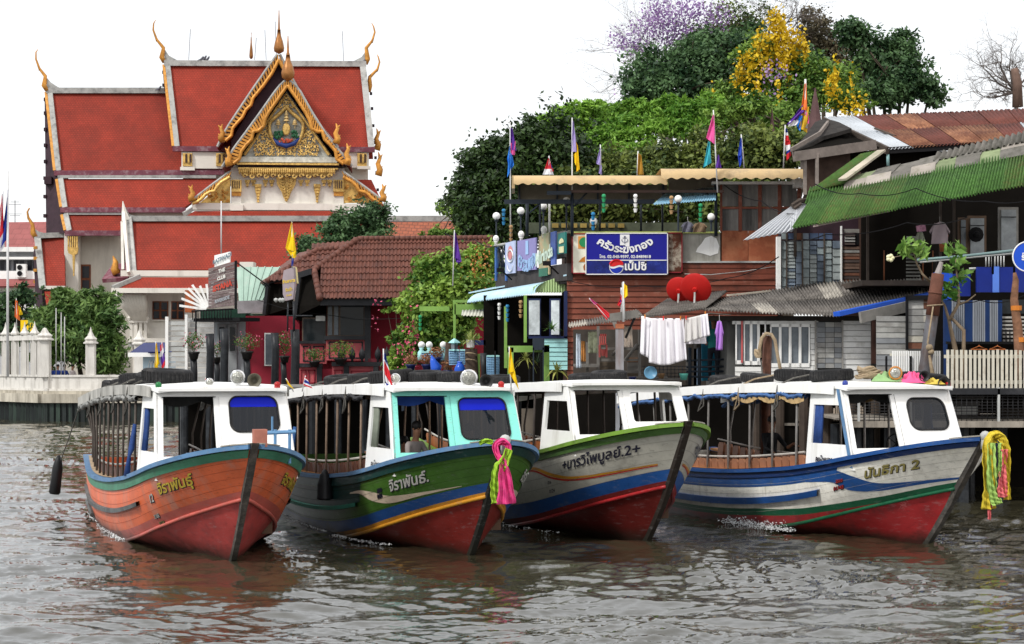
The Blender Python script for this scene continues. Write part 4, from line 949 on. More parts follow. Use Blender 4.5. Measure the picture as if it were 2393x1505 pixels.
obj('ridge_finial',MB().tube([Hh.p(294,515,.3),Hh.p(290,495,.3),Hh.p(287,470,.3)],[.35,.2,.03],6),cw,HE)
obj('ridge_horn',MB().slab([Hh.p(*c) for c in [(294,515,0),(290,482,0),(300,500,0),(325,508,0)]],-Hh.N*.4),gw,HE)
fbo('eave_band',Hh,282,632,1150,646,3.9,.5,cw,HE)
slope('roof',Hh,[(322,648,4),(1150,648,4),(1150,672,5.4),(264,674,5.4)],.2,tr,HE)
slope('hip_end',Hh,[(322,648,4),(264,674,5.4),(262,672,-4),(310,648,-3)],.2,tr,HE)
obj('hip_ridge',MB().beam(Hh.p(326,646,4.1),Hh.p(264,672,5.5),.35,.3),gw,HE)
fbo('eave_band',Hh,260,673,1150,685,5.6,.4,cw,HE); fbo('wall',Hh,335,684,1150,905,2.6,2,cw,HE); fbo('wall',Hh,310,684,336,905,2.3,4,cw,HE)
mb=MB()
for k in range(9):
    t=k/8; mb.tube([Hh.p(276+t*58,686,4.6),Hh.p(292+t*46,715,4.3),Hh.p(312+t*26,742,3.6),Hh.p(322+t*14,770,2.9)],[.28,.25,.2,.15],5)
obj('carved_bracket',mb,cw,HE,smooth=True)
for x0,x1 in ((356,393),(400,430)):
    w=shutter(x0,704,x1,747,2.7,Hh,HE)
    fbo('sill',Hh,x0-2,747,x1+2,750,2.85,.2,cw,w)
fbo('balcony_slab',Hh,300,790,520,800,3.6,1.4,cw,HE); fbo('string_course',Hh,300,800,520,812,3.3,1.2,gw,HE)
for k in range(4): fbo('baluster',Hh,303+k*11,752,310+k*11,790,3.5,.25,cw,HE)
fbo('balcony_rail',Hh,300,748,346,754,3.6,.3,cw,HE)
for x in (304,343): obj('post_finial',MB().lathe(Hh.p(x,748,3.5),[(.16,0),(.22,.15),(.1,.35),(.01,.6)],8),cw,HE)
slope('small_purple_roof',Hh,[(262,618,-1),(300,612,-1),(300,648,2.5),(238,652,2.5)],.3,mr_,HE)
obj('gold_chofa',MB().tube([Hh.p(274,640,2),Hh.p(268,628,2),Hh.p(270,612,2),Hh.p(264,598,2)],[.35,.3,.2,.04],7),ogold,HE,smooth=True)
# ================================================================== far building on the left
FBd=Fr(50,205,2); fl_=FBd.p(50,895,0); FE=empty('far_building',(fl_.x,fl_.y,1.75),'distant white building with dusty pink tiled roof and air conditioners','building')
pk=mat('dusty_pink_tiles',(.28,.09,.085),.7,.15,.5); tilecourses(pk,.9,.6,.3)
slope('roof',FBd,[(-60,520,-6),(140,518,-6),(140,578,0),(-60,578,0)],.3,pk,FE)
fbo('wall',FBd,-60,578,140,900,-1,12,mat('pale_grey_wall',(.45,.46,.48),.8,.1),FE)
for y0,y1 in ((577,588),(600,606),(633,652),(672,682),(712,726)): fbo('ledge',FBd,-60,y0,140,y1,.4,1.4,M_white,FE)
slope('lower_roof',FBd,[(-60,652,.4),(140,652,.4),(140,668,1.6),(-60,668,1.6)],.2,pk,FE)
for x in (-20,12,44,76,108):
    w=fbo('window',FBd,x-14,608,x+14,632,-.85,.3,mat('window_grey',(.2,.21,.23),.6),FE)
    for s in (-12,1): fbo('pane',FBd,x+s,609,x+s+11,631,-.8,.2,pan,w)
    w=fbo('window',FBd,x-14,684,x+14,710,-.85,.3,mat('window_grey',(.2,.21,.23),.6),FE)
    for s in (-12,1): fbo('pane',FBd,x+s,685,x+s+11,709,-.8,.2,pan,w)
for i,(x,lb) in enumerate(((38,'white twin fan air conditioner on the far left building wall'),)):
    o=MB(); fb(o,FBd,x,617,x+22,648,.9,.8); a=obj('air_conditioner',o,M_white,loc=FBd.p(x+11,648,.5)); tag(a,lb,'air conditioner')
    for y in (625,639):
        f=obj('fan_grille',MB().lathe(FBd.p(x+8,y,.93),[(.26,0),(.26,.04),(.05,.05)],14,Matrix.Rotation(R(90),3,'X')),M_black); WM[a.name]=Matrix.Translation(a.location); f.parent=a; f.location=-a.location
o=MB().tube([P(35,468,205),P(35,520,205)],.05,5); 
for y,w in ((472,10),(478,14),(500,16),(504,12)): o.tube([P(35-w,y,205),P(35+w,y,205)],.035,4)
obj('aerial',o,mat('rod_metal',(.25,.25,.27),.5),loc=P(35,520,205),label='thin television aerial above the pink roof',cat='aerial')
# ================================================================== quay, fence
Q1=Fr(100,119,0); Q0=Fr(100,119,-58)
qm=mat('quay_concrete',(.50,.46,.38),.85,.15,1.5,dirt=(.15,.13,.1),da=.35,ds=1.2,streak=1,bump=.3,bs=6); qd=mat('wet_black_quay',(.018,.022,.022),.5,.4,1.5,dirt=(.05,.08,.06),da=.3,ds=.8,streak=1)
A0=Q1.O.copy(); Lf=A0+Vector((-13.5,18,0)); Rt=Vector((-16.5,118.5,0)); 
def band(nm,z0,z1,out,m,par,inw=1.2):
    for a,b in ((Lf,A0),(A0,Rt)):
        t=(b-a).normalized(); n=Vector((t.y,-t.x,0))
        if n.y>0: n=-n
        mb=MB(); a_=a+n*out; b_=b+n*out
        mb.hexa(a_-n*inw+Vector((0,0,z0)),a_+Vector((0,0,z0)),b_+Vector((0,0,z0)),b_-n*inw+Vector((0,0,z0)),a_-n*inw+Vector((0,0,z1)),a_+Vector((0,0,z1)),b_+Vector((0,0,z1)),b_-n*inw+Vector((0,0,z1)))
        obj(nm,mb,m,par)
QE=empty('quay_wall',(A0.x,A0.y,0),'pale concrete quay with black wet sheet piles below','quay')
band('quay_face',-1,1.10,0,qd,QE); band('quay_cap',1.10,1.62,.30,qm,QE,1.5); band('quay_top_slab',1.62,1.80,.05,qm,QE,1.6)
for i in range(70):
    x=A0.x-13.5+i*.37
    p=Lf.lerp(A0,(x-Lf.x)/13.5) if x<A0.x else A0.lerp(Rt,(x-A0.x)/(Rt.x-A0.x))
    if x>Rt.x: break
    if i==0: pl=obj('sheet_pile',MB().box(-.11,-.12,-1,.11,.10,1.08),qd,QE,local=True); pl.location=p-QE.location; pl0=pl
    else: inst(pl0,p-QE.location+Vector((0,-.0,0)),QE)
FE2=empty('white_fence',(A0.x,A0.y,1.8),'tall white concrete fence with pointed tops along the quay','fence')
fm_=mat('white_concrete',(.62,.60,.56),.8,.08,2,dirt=(.3,.28,.25),da=.25,ds=2,streak=1)
def zz(y,Y): return HCAM+(HY-y)*Y/FPX
zb0,zb1=1.80,zz(881,119)
band('base_wall',zb0,zb1,-.35,fm_,FE2,.3); band('moulding',zb1,zb1+.12,-.28,fm_,FE2,.42); band('moulding',zb0,zb0+.12,-.25,fm_,FE2,.5)
zt=zz(793,119)
def postf(p,z1,w=.22,spirez=1.0,name='post'):
    mb=MB().box(p.x-w,p.y-w,zb1,p.x+w,p.y+w,z1)
    pp=Vector((p.x,p.y,z1)); o=obj(name,mb,fm_,FE2)
    obj('spire',MB().lathe(pp,[(w*1.7,0),(w*1.7,.08),(w*1.2,.14),(w*1.45,.28),(w*.8,.45),(w*.35,.7),(.01,spirez)],6),fm_,o) if False else obj('spire',MB().lathe(pp,[(w*1.7,0),(w*1.7,.08),(w*1.2,.14),(w*1.45,.28),(w*.8,.45),(w*.35,.7),(.01,spirez)],6),fm_,FE2)
inw=Vector((0,.5,0))
postf(A0+inw,zz(795,119),.32,.75); postf(P(208,850,119)+inw,zz(803,119),.26,1.0); postf(P(322,850,118.5)+inw,zz(805,119),.26,.9)
d_=(Lf-A0).normalized(); 
for i in range(1,15): 
    p=A0+d_*i*1.45+inw
    w=.075
    obj('fence_bar',MB().box(p.x-.13,p.y-.13,zb1,p.x+.13,p.y+.13,zt),fm_,FE2)
    obj('spire',MB().lathe(Vector((p.x,p.y,zt+.3)),[(.26,0),(.3,.1),(.18,.25),(.07,.5),(.01,.8)],6),fm_,FE2)
    for k in (1,2): q=p-d_*1.45*k/3; obj('fence_slat',MB().box(q.x-.045,q.y-.045,zb1,q.x+.045,q.y+.045,zt),fm_,FE2)
a,b_=A0+inw,A0+d_*20.3+inw; obj('top_rail',MB().beam(a+Vector((0,0,zt+.12)),b_+Vector((0,0,zt+.12)),.3,.3),fm_,FE2)
# ================================================================== town helpers
def planks(F,x0,x1,y0,y1,d,n,m,par,name='board',gap=.012,t=.03,tilt=.012,ms=None):
    """n horizontal boards, each an object"""
    u0,zt_=F.at(x0,y0,d); u1,zb_=F.at(x1,y1,d); h=(zt_-zb_)/n; w=F.w
    for i in range(n):
        z0=zb_+i*h; z1=z0+h-gap; j=rnd.uniform(-.006,.006)
        mb=MB().hexa(w(u0,d-t,z0),w(u1,d-t,z0),w(u1,d+tilt+j,z0),w(u0,d+tilt+j,z0),w(u0,d-t,z1),w(u1,d-t,z1),w(u1,d-.004+j*.5,z1),w(u0,d-.004+j*.5,z1))
        mm=m if ms is None else ms[rnd.randrange(len(ms))]
        obj(name,mb,mm,par)
def vplanks(F,x0,x1,y0,y1,d,n,m,par,name='board',t=.03,gapf=.06,ms=None,mesh1=None,jag=0):
    u0,zt_=F.at(x0,y0,d); u1,zb_=F.at(x1,y1,d); h=(u1-u0)/n
    for i in range(n):
        a=u0+i*h; mm=m if ms is None else ms[rnd.randrange(len(ms))]
        obj(name,MB().fbox(F,a+h*gapf/2,a+h*(1-gapf/2),d-t,d+rnd.uniform(-.004,.004),zb_,zt_+rnd.uniform(-jag,jag)),mm,par)
def corr(F,TL,TR,BR,BL,nu,nr,waves,ms,par,name='roof_sheet',amp=.03,step=.02,jit=.02,thick=0.,msf=None):
    """corrugated sheets, waves running down the slope; corners (px,py,d)"""
    a,b,c,e=[F.p(*q) for q in (TL,TR,BR,BL)]; nrm=(b-a).cross(e-a).normalized()
    if nrm.z<0: nrm=-nrm
    for r in range(nr):
        for i in range(nu):
            u0,u1=i/nu,(i+1)/nu+.004; v0,v1=r/nr,(r+1)/nr+(.04/nr if r<nr-1 else rnd.uniform(0,.02)); lift=(r)*-step+rnd.uniform(0,jit); N=waves*5
            mb=MB()
            def fn(s,t):
                u=u0+(u1-u0)*s; v=v0+(v1-v0)*t; top=a.lerp(b,u); bot=e.lerp(c,u)
                return top.lerp(bot,v)+nrm*(amp*math.sin(2*math.pi*waves*s)+lift+.02*(1-t))
            mb.grid(fn,N,1)
            m=ms[rnd.randrange(len(ms))] if msf is None else msf(i,r)
            o=obj(name,mb,m,par,smooth=True); o.modifiers.new('s','SOLIDIFY').thickness=.008
def tubeo(name,pts,r,m,par=None,n=6,**k): return obj(name,MB().tube(pts,r,n),m,par,smooth=True,**k)
def thing_mesh(name,mb,m,loc,label,cat,group=None,smooth=False): return obj(name,mb,m,loc=loc,label=label,cat=cat,group=group,smooth=smooth)
def sub(root,name,mb,m,smooth=False,label=None): 
    if root.name not in WM: WM[root.name]=Matrix.Translation(root.location)
    return obj(name,mb,m,root,label,smooth)
crim=mat('crimson_wall',(.27,.018,.035),.7,.12,1,dirt=(.12,.02,.025),da=.2,ds=1)
pinkp=mat('faded_pink_red_panel',(.44,.09,.10),.6,.15,1.5,dirt=(.25,.05,.06),da=.2)
btile=mat('brown_roof_tile',(.125,.048,.034),.6,.25,3,dirt=(.07,.035,.03),da=.3,ds=2)
blk2=mat('charcoal_paint',(.018,.019,.022),.55,.25,2,dirt=(.06,.06,.065),da=.2)
gls=mat('dark_window_glass',(.012,.016,.018),.08,.2,2); gl2=mat('grey_window_glass',(.13,.15,.17),.12,.35,2.5)
# ================================================================== red restaurant with brown tiled roof
RF=Fr(850,88,2); r0=RF.p(900,905,0); RE=empty('red_restaurant',(r0.x,r0.y,1.75),'crimson walled riverside restaurant with brown tiled roofs','restaurant')
sl_q=[(836,558,0),(1150,556,0),(1150,697,2.9),(746,697,2.9)]
def tile_roof(F,TL,TR,BR,BL,nu,nr,par,m,clip=None,lim=300,budget=[300],bulge=0.):
    a,b,c,e=[F.p(*q) for q in (TL,TR,BR,BL)]; nrm=(b-a).cross(e-a).normalized()
    if nrm.z<0: nrm=-nrm
    U=(b-a).normalized(); wd=(c-e).length/nu; hgt=((e.lerp(c,.5))-(a.lerp(b,.5))).length/nr; D=(e-a); D=(D-U*D.dot(U)).normalized()
    tm=MB(); 
    def q(s,t): 
        x=(s-.5)*wd; return U*x+D*(t*hgt*1.12)+nrm*(.035*math.cos((s-.30)*2*math.pi)+.05*t+.0)
    tm.grid(q,6,1); k=len(tm.v)
    for s in range(6): # front lip
        p0,p1=q(s/6,1),q((s+1)/6,1); tm.quad(p0,p1,p1-nrm*.03,p0-nrm*.03)
    me=bpy.data.meshes.new('roof_tile'); me.from_pydata(tm.v,[],tm.f); me.materials.append(m); me.shade_smooth()
    rest=MB(); org=Vector(rootmat(par).translation)
    for r in range(nr-1,-1,-1):
        for i in range(nu):
            f=(r+.0)/nr; L=a.lerp(e,f); X=L if False else e+U*(wd*(i+.5))-D*(hgt*(nr-r))
            # inside the trapezium?
            lft=a.lerp(e,(r+.5)/nr); 
            ff=(r+.5)/nr
            if (X-lft).dot(U)<-wd*.3-bulge*min(ff/.52,(1-ff)/.48): continue
            if clip and not clip(X): continue
            if budget[0]>0:
                o=bpy.data.objects.new('roof_tile',me); COL.objects.link(o); o.parent=par; o.location=X-org; budget[0]-=1
                o.rotation_euler=(rnd.uniform(-.02,.02),rnd.uniform(-.02,.02),0)
            else: rest.add([tuple(Vector(v)+X) for v in tm.v],tm.f)
    if rest.v: obj('roof_tiles',rest,m,par,kind='stuff',smooth=True)
tile_roof(RF,*sl_q,44,10,RE,btile,bulge=1.05)
slope('roof_deck',RF,[(836,561,-.1),(1150,559,-.1),(1150,698,2.75),(748,698,2.75)],.12,dkp,RE)
slope('roof_back',RF,[(836,558,0),(1150,556,0),(1150,690,-3),(760,690,-3)],.2,btile,RE)
def ridge_tiles(F,p,q,n,par,m=btile,r=.11):
    a,b=F.p(*p),F.p(*q)
    for i in range(n):
        x,y=a.lerp(b,i/n),a.lerp(b,(i+1.15)/n); obj('ridge_tile',MB().tube([x,y],[r,r*1.18],7),m,par,smooth=True)
ridge_tiles(RF,(836,558,.05),(1150,556,.05),26,RE); ridge_tiles(RF,(836,559,.1),(734,630,1.4),10,RE,r=.13); ridge_tiles(RF,(734,630,1.5),(747,697,3),6,RE,r=.12)
slope('hip_end',RF,[(836,559,0),(734,631,1.4),(700,640,-2.2),(800,575,-3)],.1,btile,RE)
obj('recess_shade',MB().slab([RF.p(*c) for c in [(700,640,1.0),(733,632,1.4),(748,697,2.8),(748,712,2.8),(690,740,1.0),(690,715,1.0)]],-RF.N*2),M_dark,RE)  # black slab, the shade of the recess put into its colour
obj('barge_board',MB().beam(RF.p(732,634,1.55),RF.p(700,644,1.2),.3,.25),blk2,RE); obj('barge_board',MB().beam(RF.p(700,642,1.3),RF.p(689,742,1.3),.14,.16),blk2,RE)
obj('eave_board',MB().beam(RF.p(748,706,2.7),RF.p(1150,706,2.7),.12,.28),blk2,RE)
# second, lower gable to the left
RG=Fr(680,90,2)
tile_roof(RG,(742,582,0),(842,575,0),(842,650,2.5),(632,656,1.9),18,6,RE,btile,budget=[80])
ridge_tiles(RG,(742,583,.1),(625,656,1.6),11,RE); ridge_tiles(RG,(742,583,.1),(838,577,.1),8,RE)
slope('hip_end',RG,[(742,583,0),(626,657,1.4),(600,660,-2.2),(700,590,-3)],.1,btile,RE)
slope('roof_deck',RG,[(742,585,-.15),(800,582,-.15),(800,660,2.3),(640,658,1.4)],.12,btile,RE)
obj('recess_shade',MB().slab([RG.p(*c) for c in [(625,660,1.0),(660,652,1.4),(672,700,2.4),(692,715,2.4),(692,738,1),(618,738,1.0)]],-RG.N*2),M_dark,RE)  # recess shade painted as a black slab here too
obj('barge_board',MB().beam(RG.p(662,650,1.55),RG.p(626,658,1.2),.26,.25),blk2,RE); obj('barge_board',MB().beam(RG.p(626,656,1.3),RG.p(617,735,1.3),.14,.16),blk2,RE)
# walls
fbo('wall',RF,574,738,700,905,.2,2,crim,RE); fbo('wall',RF,700,700,1150,905,-.2,4,crim,RE)
fbo('eave_wall',RF,690,700,760,748,.8,2,M_dark,RE); fbo('lintel',RF,745,700,965,712,1.9,2,blk2,RE)
def glazed(F,x0,x1,y0,y1,d,n,par,fr,gm,fw_=3,name='window'):
    w=fbo(name,F,x0,y0,x1,y1,d,.1,fr,par); s=(x1-x0)/n
    for i in range(n): fbo('pane',F,x0+i*s+fw_/2+1,y0+fw_,x0+(i+1)*s-fw_/2-1,y1-fw_,d+.03,.1,gm,w)
    return w
brn=mat('brown_window_frame',(.10,.07,.05),.5,.2,4)
glazed(RF,706,762,742,800,1.0,1,RE,brn,gls); glazed(RF,764,793,712,786,1.3,2,RE,brn,gl2); glazed(RF,793,852,710,786,1.5,1,RE,brn,gls)
obj('bay_window_sill',fb(MB(),RF,758,785,856,794,1.7,.7),blk2,RE); obj('sill',fb(MB(),RF,700,797,765,803,1.2,.6),blk2,RE)
fbo('bay_base',RF,762,794,856,842,1.5,1.5,pinkp,RE); fbo('bay_base',RF,700,803,763,850,1.0,1.5,pinkp,RE)
for x0,x1,y0,y1,d in ((803,848,798,838,1.53),(768,797,798,838,1.53),(708,726,808,845,1.03),(732,758,808,845,1.03)):
    for (a,b,c,e) in ((x0,x1,y0,y0+3),(x0,x1,y1-3,y1),(x0,x0+3,y0,y1),(x1-3,x1,y0,y1)): fbo('panel_moulding',RF,a,c,b,e,d,.05,blk2,RE)
fbo('corner_post',RF,852,704,866,845,1.7,.3,blk2,RE); fbo('post',RF,575,745,580,905,.3,.2,crim,RE)
fbo('lamp_panel',RF,738,738,760,750,1.1,.1,mat('light_panel',(.7,.7,.68),.5,.1),RE)
w=glazed(RF,618,640,778,855,.35,1,RE,M_white,gl2)
# terrace wall at the front of the restaurant
RT=Fr(850,84,0); t0=RT.p(840,905,0); TW=empty('terrace_wall',(t0.x,t0.y,1.75),'low pink and black panelled wall of the restaurant terrace','wall')
fbo('coping',RT,697,849,752,858,.3,.5,blk2,TW); fbo('coping',RT,775,846,905,856,.3,.5,blk2,TW); fbo('coping',RT,905,850,960,858,.1,.5,blk2,TW)
fbo('wall_panel',RT,697,858,740,905,.1,.25,pinkp,TW); fbo('wall_panel',RT,752,862,776,905,0,.25,crim,TW); fbo('wall_panel',RT,776,857,803,905,.1,.25,pinkp,TW); fbo('wall_panel',RT,815,856,872,905,.1,.25,pinkp,TW); fbo('wall_panel',RT,880,858,930,905,.0,.25,pinkp,TW)
for x in (740,803,872,932): fbo('pier',RT,x,850,x+12,912,.28,.45,blk2,TW)
for (x0,x1,y0,y1) in ((820,868,866,896),(781,800,864,895),(702,716,864,896),(720,736,864,896),(885,925,866,896)):
    for (a,b,c,e) in ((x0,x1,y0,y0+2.5),(x0,x1,y1-2.5,y1),(x0,x0+2.5,y0,y1),(x1-2.5,x1,y0,y1)): fbo('panel_moulding',RT,a,c,b,e,.14,.05,crim,TW)
for x in (796,823,846,883,904,922):
    c=RT.p(x,848,.1); obj('finial',MB().lathe(c,[(.05,0),(.05,.12),(.12,.22),(.14,.35),(.1,.5),(.03,.6),(.01,.68)],9),blk2,TW,smooth=True)
fbo('terrace_rail',RT,860,838,935,846,-.1,.1,mat('dark_red_rail',(.15,.02,.03),.5),TW)
# ================================================================== pale pavilion with green metal roof, left of the restaurant
PF=Fr(560,92,0); p0=PF.p(560,905,0); PE=empty('green_roofed_pavilion',(p0.x,p0.y,1.75),'pale pavilion with sage green metal roof beside the crimson restaurant','pavilion')
sage=mat('sage_green_metal',(.30,.42,.35),.4,.12,1.5,dirt=(.35,.38,.34),da=.15)
for i in range(7):
    f0,f1=i/7,(i+1)/7-.01; L=lambda a,b,f:(a[0]+(b[0]-a[0])*f,a[1]+(b[1]-a[1])*f,a[2]+(b[2]-a[2])*f)
    TL,TR,BR,BL=(552,624,0),(672,624,0),(618,710,2.2),(559,712,2.2)
    slope('roof_sheet',PF,[L(TL,TR,f0),L(TL,TR,f1),L(BL,BR,f1),L(BL,BR,f0)],.05,sage,PE)
    obj('standing_seam',MB().beam(PF.p(*L(TL,TR,f1)),PF.p(*L(BL,BR,f1)),.04,.09),sage,PE)
obj('gutter',MB().beam(PF.p(556,718,2.3),PF.p(618,716,2.3),.3,.55),mat('grey_flashing',(.25,.24,.25),.5,.3,2),PE)
obj('roof_box',fb(MB(),PF,560,612,592,626,-.3,1),cw,PE)
fbo('dark_eave',PF,470,722,574,746,1.6,2,mat('dark_green_eave',(.01,.04,.025),.6,.4,6),PE)
fbo('green_board',PF,574,733,622,750,1.3,.5,mat('sage_board',(.14,.24,.17),.6),PE)
fbo('wall',PF,500,742,575,905,.1,3,mat('blue_grey_wall',(.48,.52,.55),.8,.08),PE)
for x0,x1 in ((508,528),(533,553)): w=fbo('door',PF,x0,757,x1,890,.25,.12,mat('grey_door',(.30,.32,.33),.5,.15),PE); fbo('pane',PF,x0+4,765,x1-4,820,.3,.1,gls,w)
# big signboard
SBF=Fr(551,86,-38); s0=SBF.p(520,720,0); SE=empty('menu_signboard',(s0.x,s0.y,s0.z),'weathered grey brown plank signboard with red lettering above the black balcony','signboard')
def quadpx(F,x0,x1,ya0,ya1,yb0,yb1,d,t,name,m,par):  # top edge ya0->ya1, bottom edge yb0->yb1
    return obj(name,MB().slab([F.p(x0,yb0,d),F.p(x1,yb1,d),F.p(x1,ya1,d),F.p(x0,ya0,d)],-F.N*t),m,par)
for i in range(13):
    f0,f1=i/13,(i+1)/13-.012
    quadpx(SBF,487,550,628+(722-628)*f0,611+(714-611)*f0,628+(722-628)*f1,611+(714-611)*f1,rnd.uniform(-.01,.02),.06,'sign_plank',mat('grey_brown_plank',(.16,.12,.12),.85,.3,2,dirt=(.30,.28,.26),da=.2,ds=8),SE)
obj('sign_edge',MB().beam(SBF.p(551,609,.03),SBF.p(551,722,.03),.1,.1),M_black,SE)
def sgn(F,txt,px,py,size,m,par,d=.05,slope_=0.,bold=0.):
    c=F.p(px,py,d); up=Vector((0,0,1)); u=(F.U+up*slope_)
    return obj('lettering',text_on(txt,lambda x,y:c+u*x+up*y,size,bold),m,par)
sw_=mat('sign_white_lettering',(.6,.6,.56),.6,.1)
sgn(SBF,'THE',518,632,.22,sw_,SE,.06,.22,.01); sgn(SBF,'CLUB',517,649,.20,sw_,SE,.06,.22,.01); sgn(SBF,'ISTANA',519,669,.34,mat('sign_red_lettering',(.42,.05,.03),.6,.2),SE,.06,.22,.015); sgn(SBF,'RIVERSIDE',519,700,.20,mat('sign_grey_lettering',(.3,.33,.36),.6,.2),SE,.06,.22,.006)
w=quadpx(SBF,501,537,597,588,624,613,-.1,.05,'name_board',M_white,SE); sgn(SBF,'RATIWADI',519,604,.24,mat('blue_grey_letters',(.14,.2,.24),.6),w,-.03,.3,.01)
for x,y in ((551,612),): tubeo('stay',[SBF.p(551,612,-.1),SBF.p(551,612,-.1)+Vector((1.5,-.2,-1.1))],.03,M_black,SE)
fbo('balcony_floor',SBF,452,744,560,750,.2,1.2,M_black,SE)
for i in range(15): x=450+i*6.4; tubeo('baluster',[SBF.p(x,726-(x-450)*.03,.25),SBF.p(x,748,.25)],.022,M_black,SE)
tubeo('handrail',[SBF.p(448,727,.25),SBF.p(545,722,.25)],.035,M_black,SE); tubeo('bracket_post',[SBF.p(458,728,.25),SBF.p(458,790,.2)],.04,M_black,SE)
# white fan of boards and pale slatted screen
WF=Fr(450,90,0); w0=WF.p(450,905,0); WE=empty('slatted_screen',(w0.x,w0.y,1.75),'white slatted timber screen with boards fanned out like sun rays','screen')
for i,a in enumerate((97,84,112,125,135,145,158,172)):
    c=WF.p(490,724,.3+i*.03); dr=Vector((math.cos(R(a)),0,math.sin(R(a)))); ln=(1.35 if i>2 else 1.15)*(1.0 if i!=1 else 1.05)
    obj('fan_board',MB().beam(c+dr*.15,c+dr*ln,.10,.03,up=WF.N),M_white,WE)
sv=mat('silvered_board',(.42,.43,.42),.8,.15,2,dirt=(.25,.24,.22),da=.3)
planks(WF,392,434,748,905,.0,13,sv,WE,'slat',gap=.05); planks(WF,436,500,742,905,-.2,14,sv,WE,'slat',gap=.03)
fbo('screen_post',WF,386,740,393,905,.1,.15,M_white,WE); fbo('screen_post',WF,432,735,438,905,.1,.15,M_white,WE)
fbo('orange_tile_corner',WF,432,678,452,730,-1,.6,mat('orange_tile',(.36,.10,.035),.7,.25,6),WE)
# small blue kiosk
KF=Fr(345,108,0); k0=KF.p(345,905,0); KE=empty('blue_roofed_kiosk',(k0.x,k0.y,1.75),'small white kiosk with navy blue hipped roof near the white fence','kiosk')
slope('roof',KF,[(336,801,0),(380,801,0),(398,826,1.6),(300,826,1.6)],.1,mat('navy_roof',(.012,.018,.10),.35,.2),KE); fbo('fascia',KF,299,824,400,834,1.7,.3,M_white,KE)
slope('roof',KF,[(360,800,.5),(385,800,.5),(402,822,1.9),(346,822,1.9)],.08,mat('navy_roof',(0,0,0)),KE)
fbo('wall',KF,334,834,396,905,1.0,2,mat('pale_blue_wall',(.45,.58,.66),.7,.1),KE)
for i in range(5):
    for s in (1,-1): tubeo('lattice_slat',[KF.p(350+i*6,842,1.05),KF.p(350+i*6+s*10,880,1.05)],.02,M_white,KE,4)
# ================================================================== black mooring piles and flower pots
pilem=mat('tarred_pile',(.014,.016,.019),.45,.3,2,dirt=(.05,.055,.06),da=.2,ds=2,bump=.5,bs=8)
def pile(px,y0,Y,r,label,rope=None):
    b=P(px,900,Y); top=P(px,y0,Y); mb=MB(); n=8
    mb.tube([Vector((b.x+.02*math.sin(i*2.1),b.y,-1.2+(top.z+1.2)*i/n)) for i in range(n+1)],[r*(1+.04*math.sin(i*1.7)) for i in range(n+1)],12)
    return obj('mooring_pile',mb,pilem,loc=(b.x,b.y,0),label=label,cat='mooring pile',group='black mooring piles along the shore',smooth=True)
pile(491,780,84,.17,'black mooring pile below the left end of the plank signboard'); pile(524,768,83,.17,'tall black mooring pile in front of the pale pavilion door')
pile(643,778,84,.16,'black mooring pile in front of the crimson wall window'); pile(690,770,82,.18,'thickest black mooring pile carrying the hanging restaurant sign')
pile(453,838,83,.14,'short black pile holding the leftmost flower pot'); pile(577,838,83,.14,'short black pile holding the flower pot before the crimson wall'); pile(507,845,86,.13,'short black pile between two taller black piles'); pile(663,846,85,.12,'short black pile holding a pot beside the thickest pile')
pile(1131,825,70,.12,'dark slim pile with a ball cap by the blue wicker screen')
potm=mat('black_pot',(.015,.014,.014),.35,.2,4); navy=mat('navy_pot',(.012,.02,.09),.35,.2,4); terra=mat('terracotta',(.35,.11,.05),.75,.2,4)
twig=mat('plant_stem',(.10,.08,.05),.8,.2,5); lf1=leafmat('pot_leaves',(.03,.08,.015),(.14,.22,.05)); lfp=leafmat('pink_blossom',(.50,.04,.12),(.75,.16,.26),trans=.15); lfr=leafmat('russet_leaves',(.20,.07,.03),(.42,.22,.10)); lfy=leafmat('yellow_green_leaves',(.14,.18,.03),(.38,.38,.10))
def cloud(n,c,rad,seed,flat=1.):
    g=np.random.default_rng(seed); v=g.normal(size=(n,3)); v/=np.linalg.norm(v,axis=1)[:,None]; return np.array(c)+v*np.array(rad)*(g.uniform(0.2,1,(n,1))**.6)
def potplant(px,py,Y,r,h,pm,lm,label,n=160,spread=1.6,flower=None,group='potted plants along the waterfront',leaf=.07,stems=6,rise=1.0):
    c=P(px,py,Y); mb=MB().lathe(c,[(r*.7,0),(r*.95,h*.7),(r*1.12,h*.8),(r*1.12,h),(r*.9,h),(r*.85,h*.85)],14)
    o=obj('flower_pot',mb,pm,loc=c,label=label,cat='potted plant',group=group,smooth=True); WM[o.name]=Matrix.Translation(c)
    sd=int(px*7+py); g=random.Random(sd); sm_=MB(); top=c+Vector((0,0,h*.85))
    for k in range(stems): sm_.tube([top,top+Vector((g.uniform(-.5,.5)*r*spread,g.uniform(-.4,.4)*r,r*rise)),top+Vector((g.uniform(-1,1)*r*spread,g.uniform(-.6,.6)*r,r*rise*1.8))],[.012,.009,.005],4)
    obj('stems',sm_,twig,o); ctr=top+Vector((0,0,r*rise*1.1))
    leafmesh('leaves',cloud(n,ctr,(r*spread,r*spread*.8,r*rise*1.1),sd),None,leaf,lm,o,seed=sd,kind='stuff')
    if flower: leafmesh('blossoms',cloud(n//3,ctr+Vector((0,0,.05)),(r*spread*1.15,r*spread,r*rise*1.1),sd+1),None,leaf*.9,flower,o,seed=sd+2,asp=1.1,kind='stuff')
    return o
potplant(453,840,82.9,.22,.32,potm,lf1,'leftmost black pot of pink bougainvillea on a short pile',200,2.4,lfp,rise=1.9)
potplant(577,840,82.9,.24,.34,potm,lf1,'black pot of sprawling pink flowers before the crimson wall',220,2.6,lfp,rise=1.6)
potplant(507,848,85.9,.18,.25,potm,lf1,'black pot with sparse pink flowers between two tall piles',110,2.2,lfp,rise=1.8)
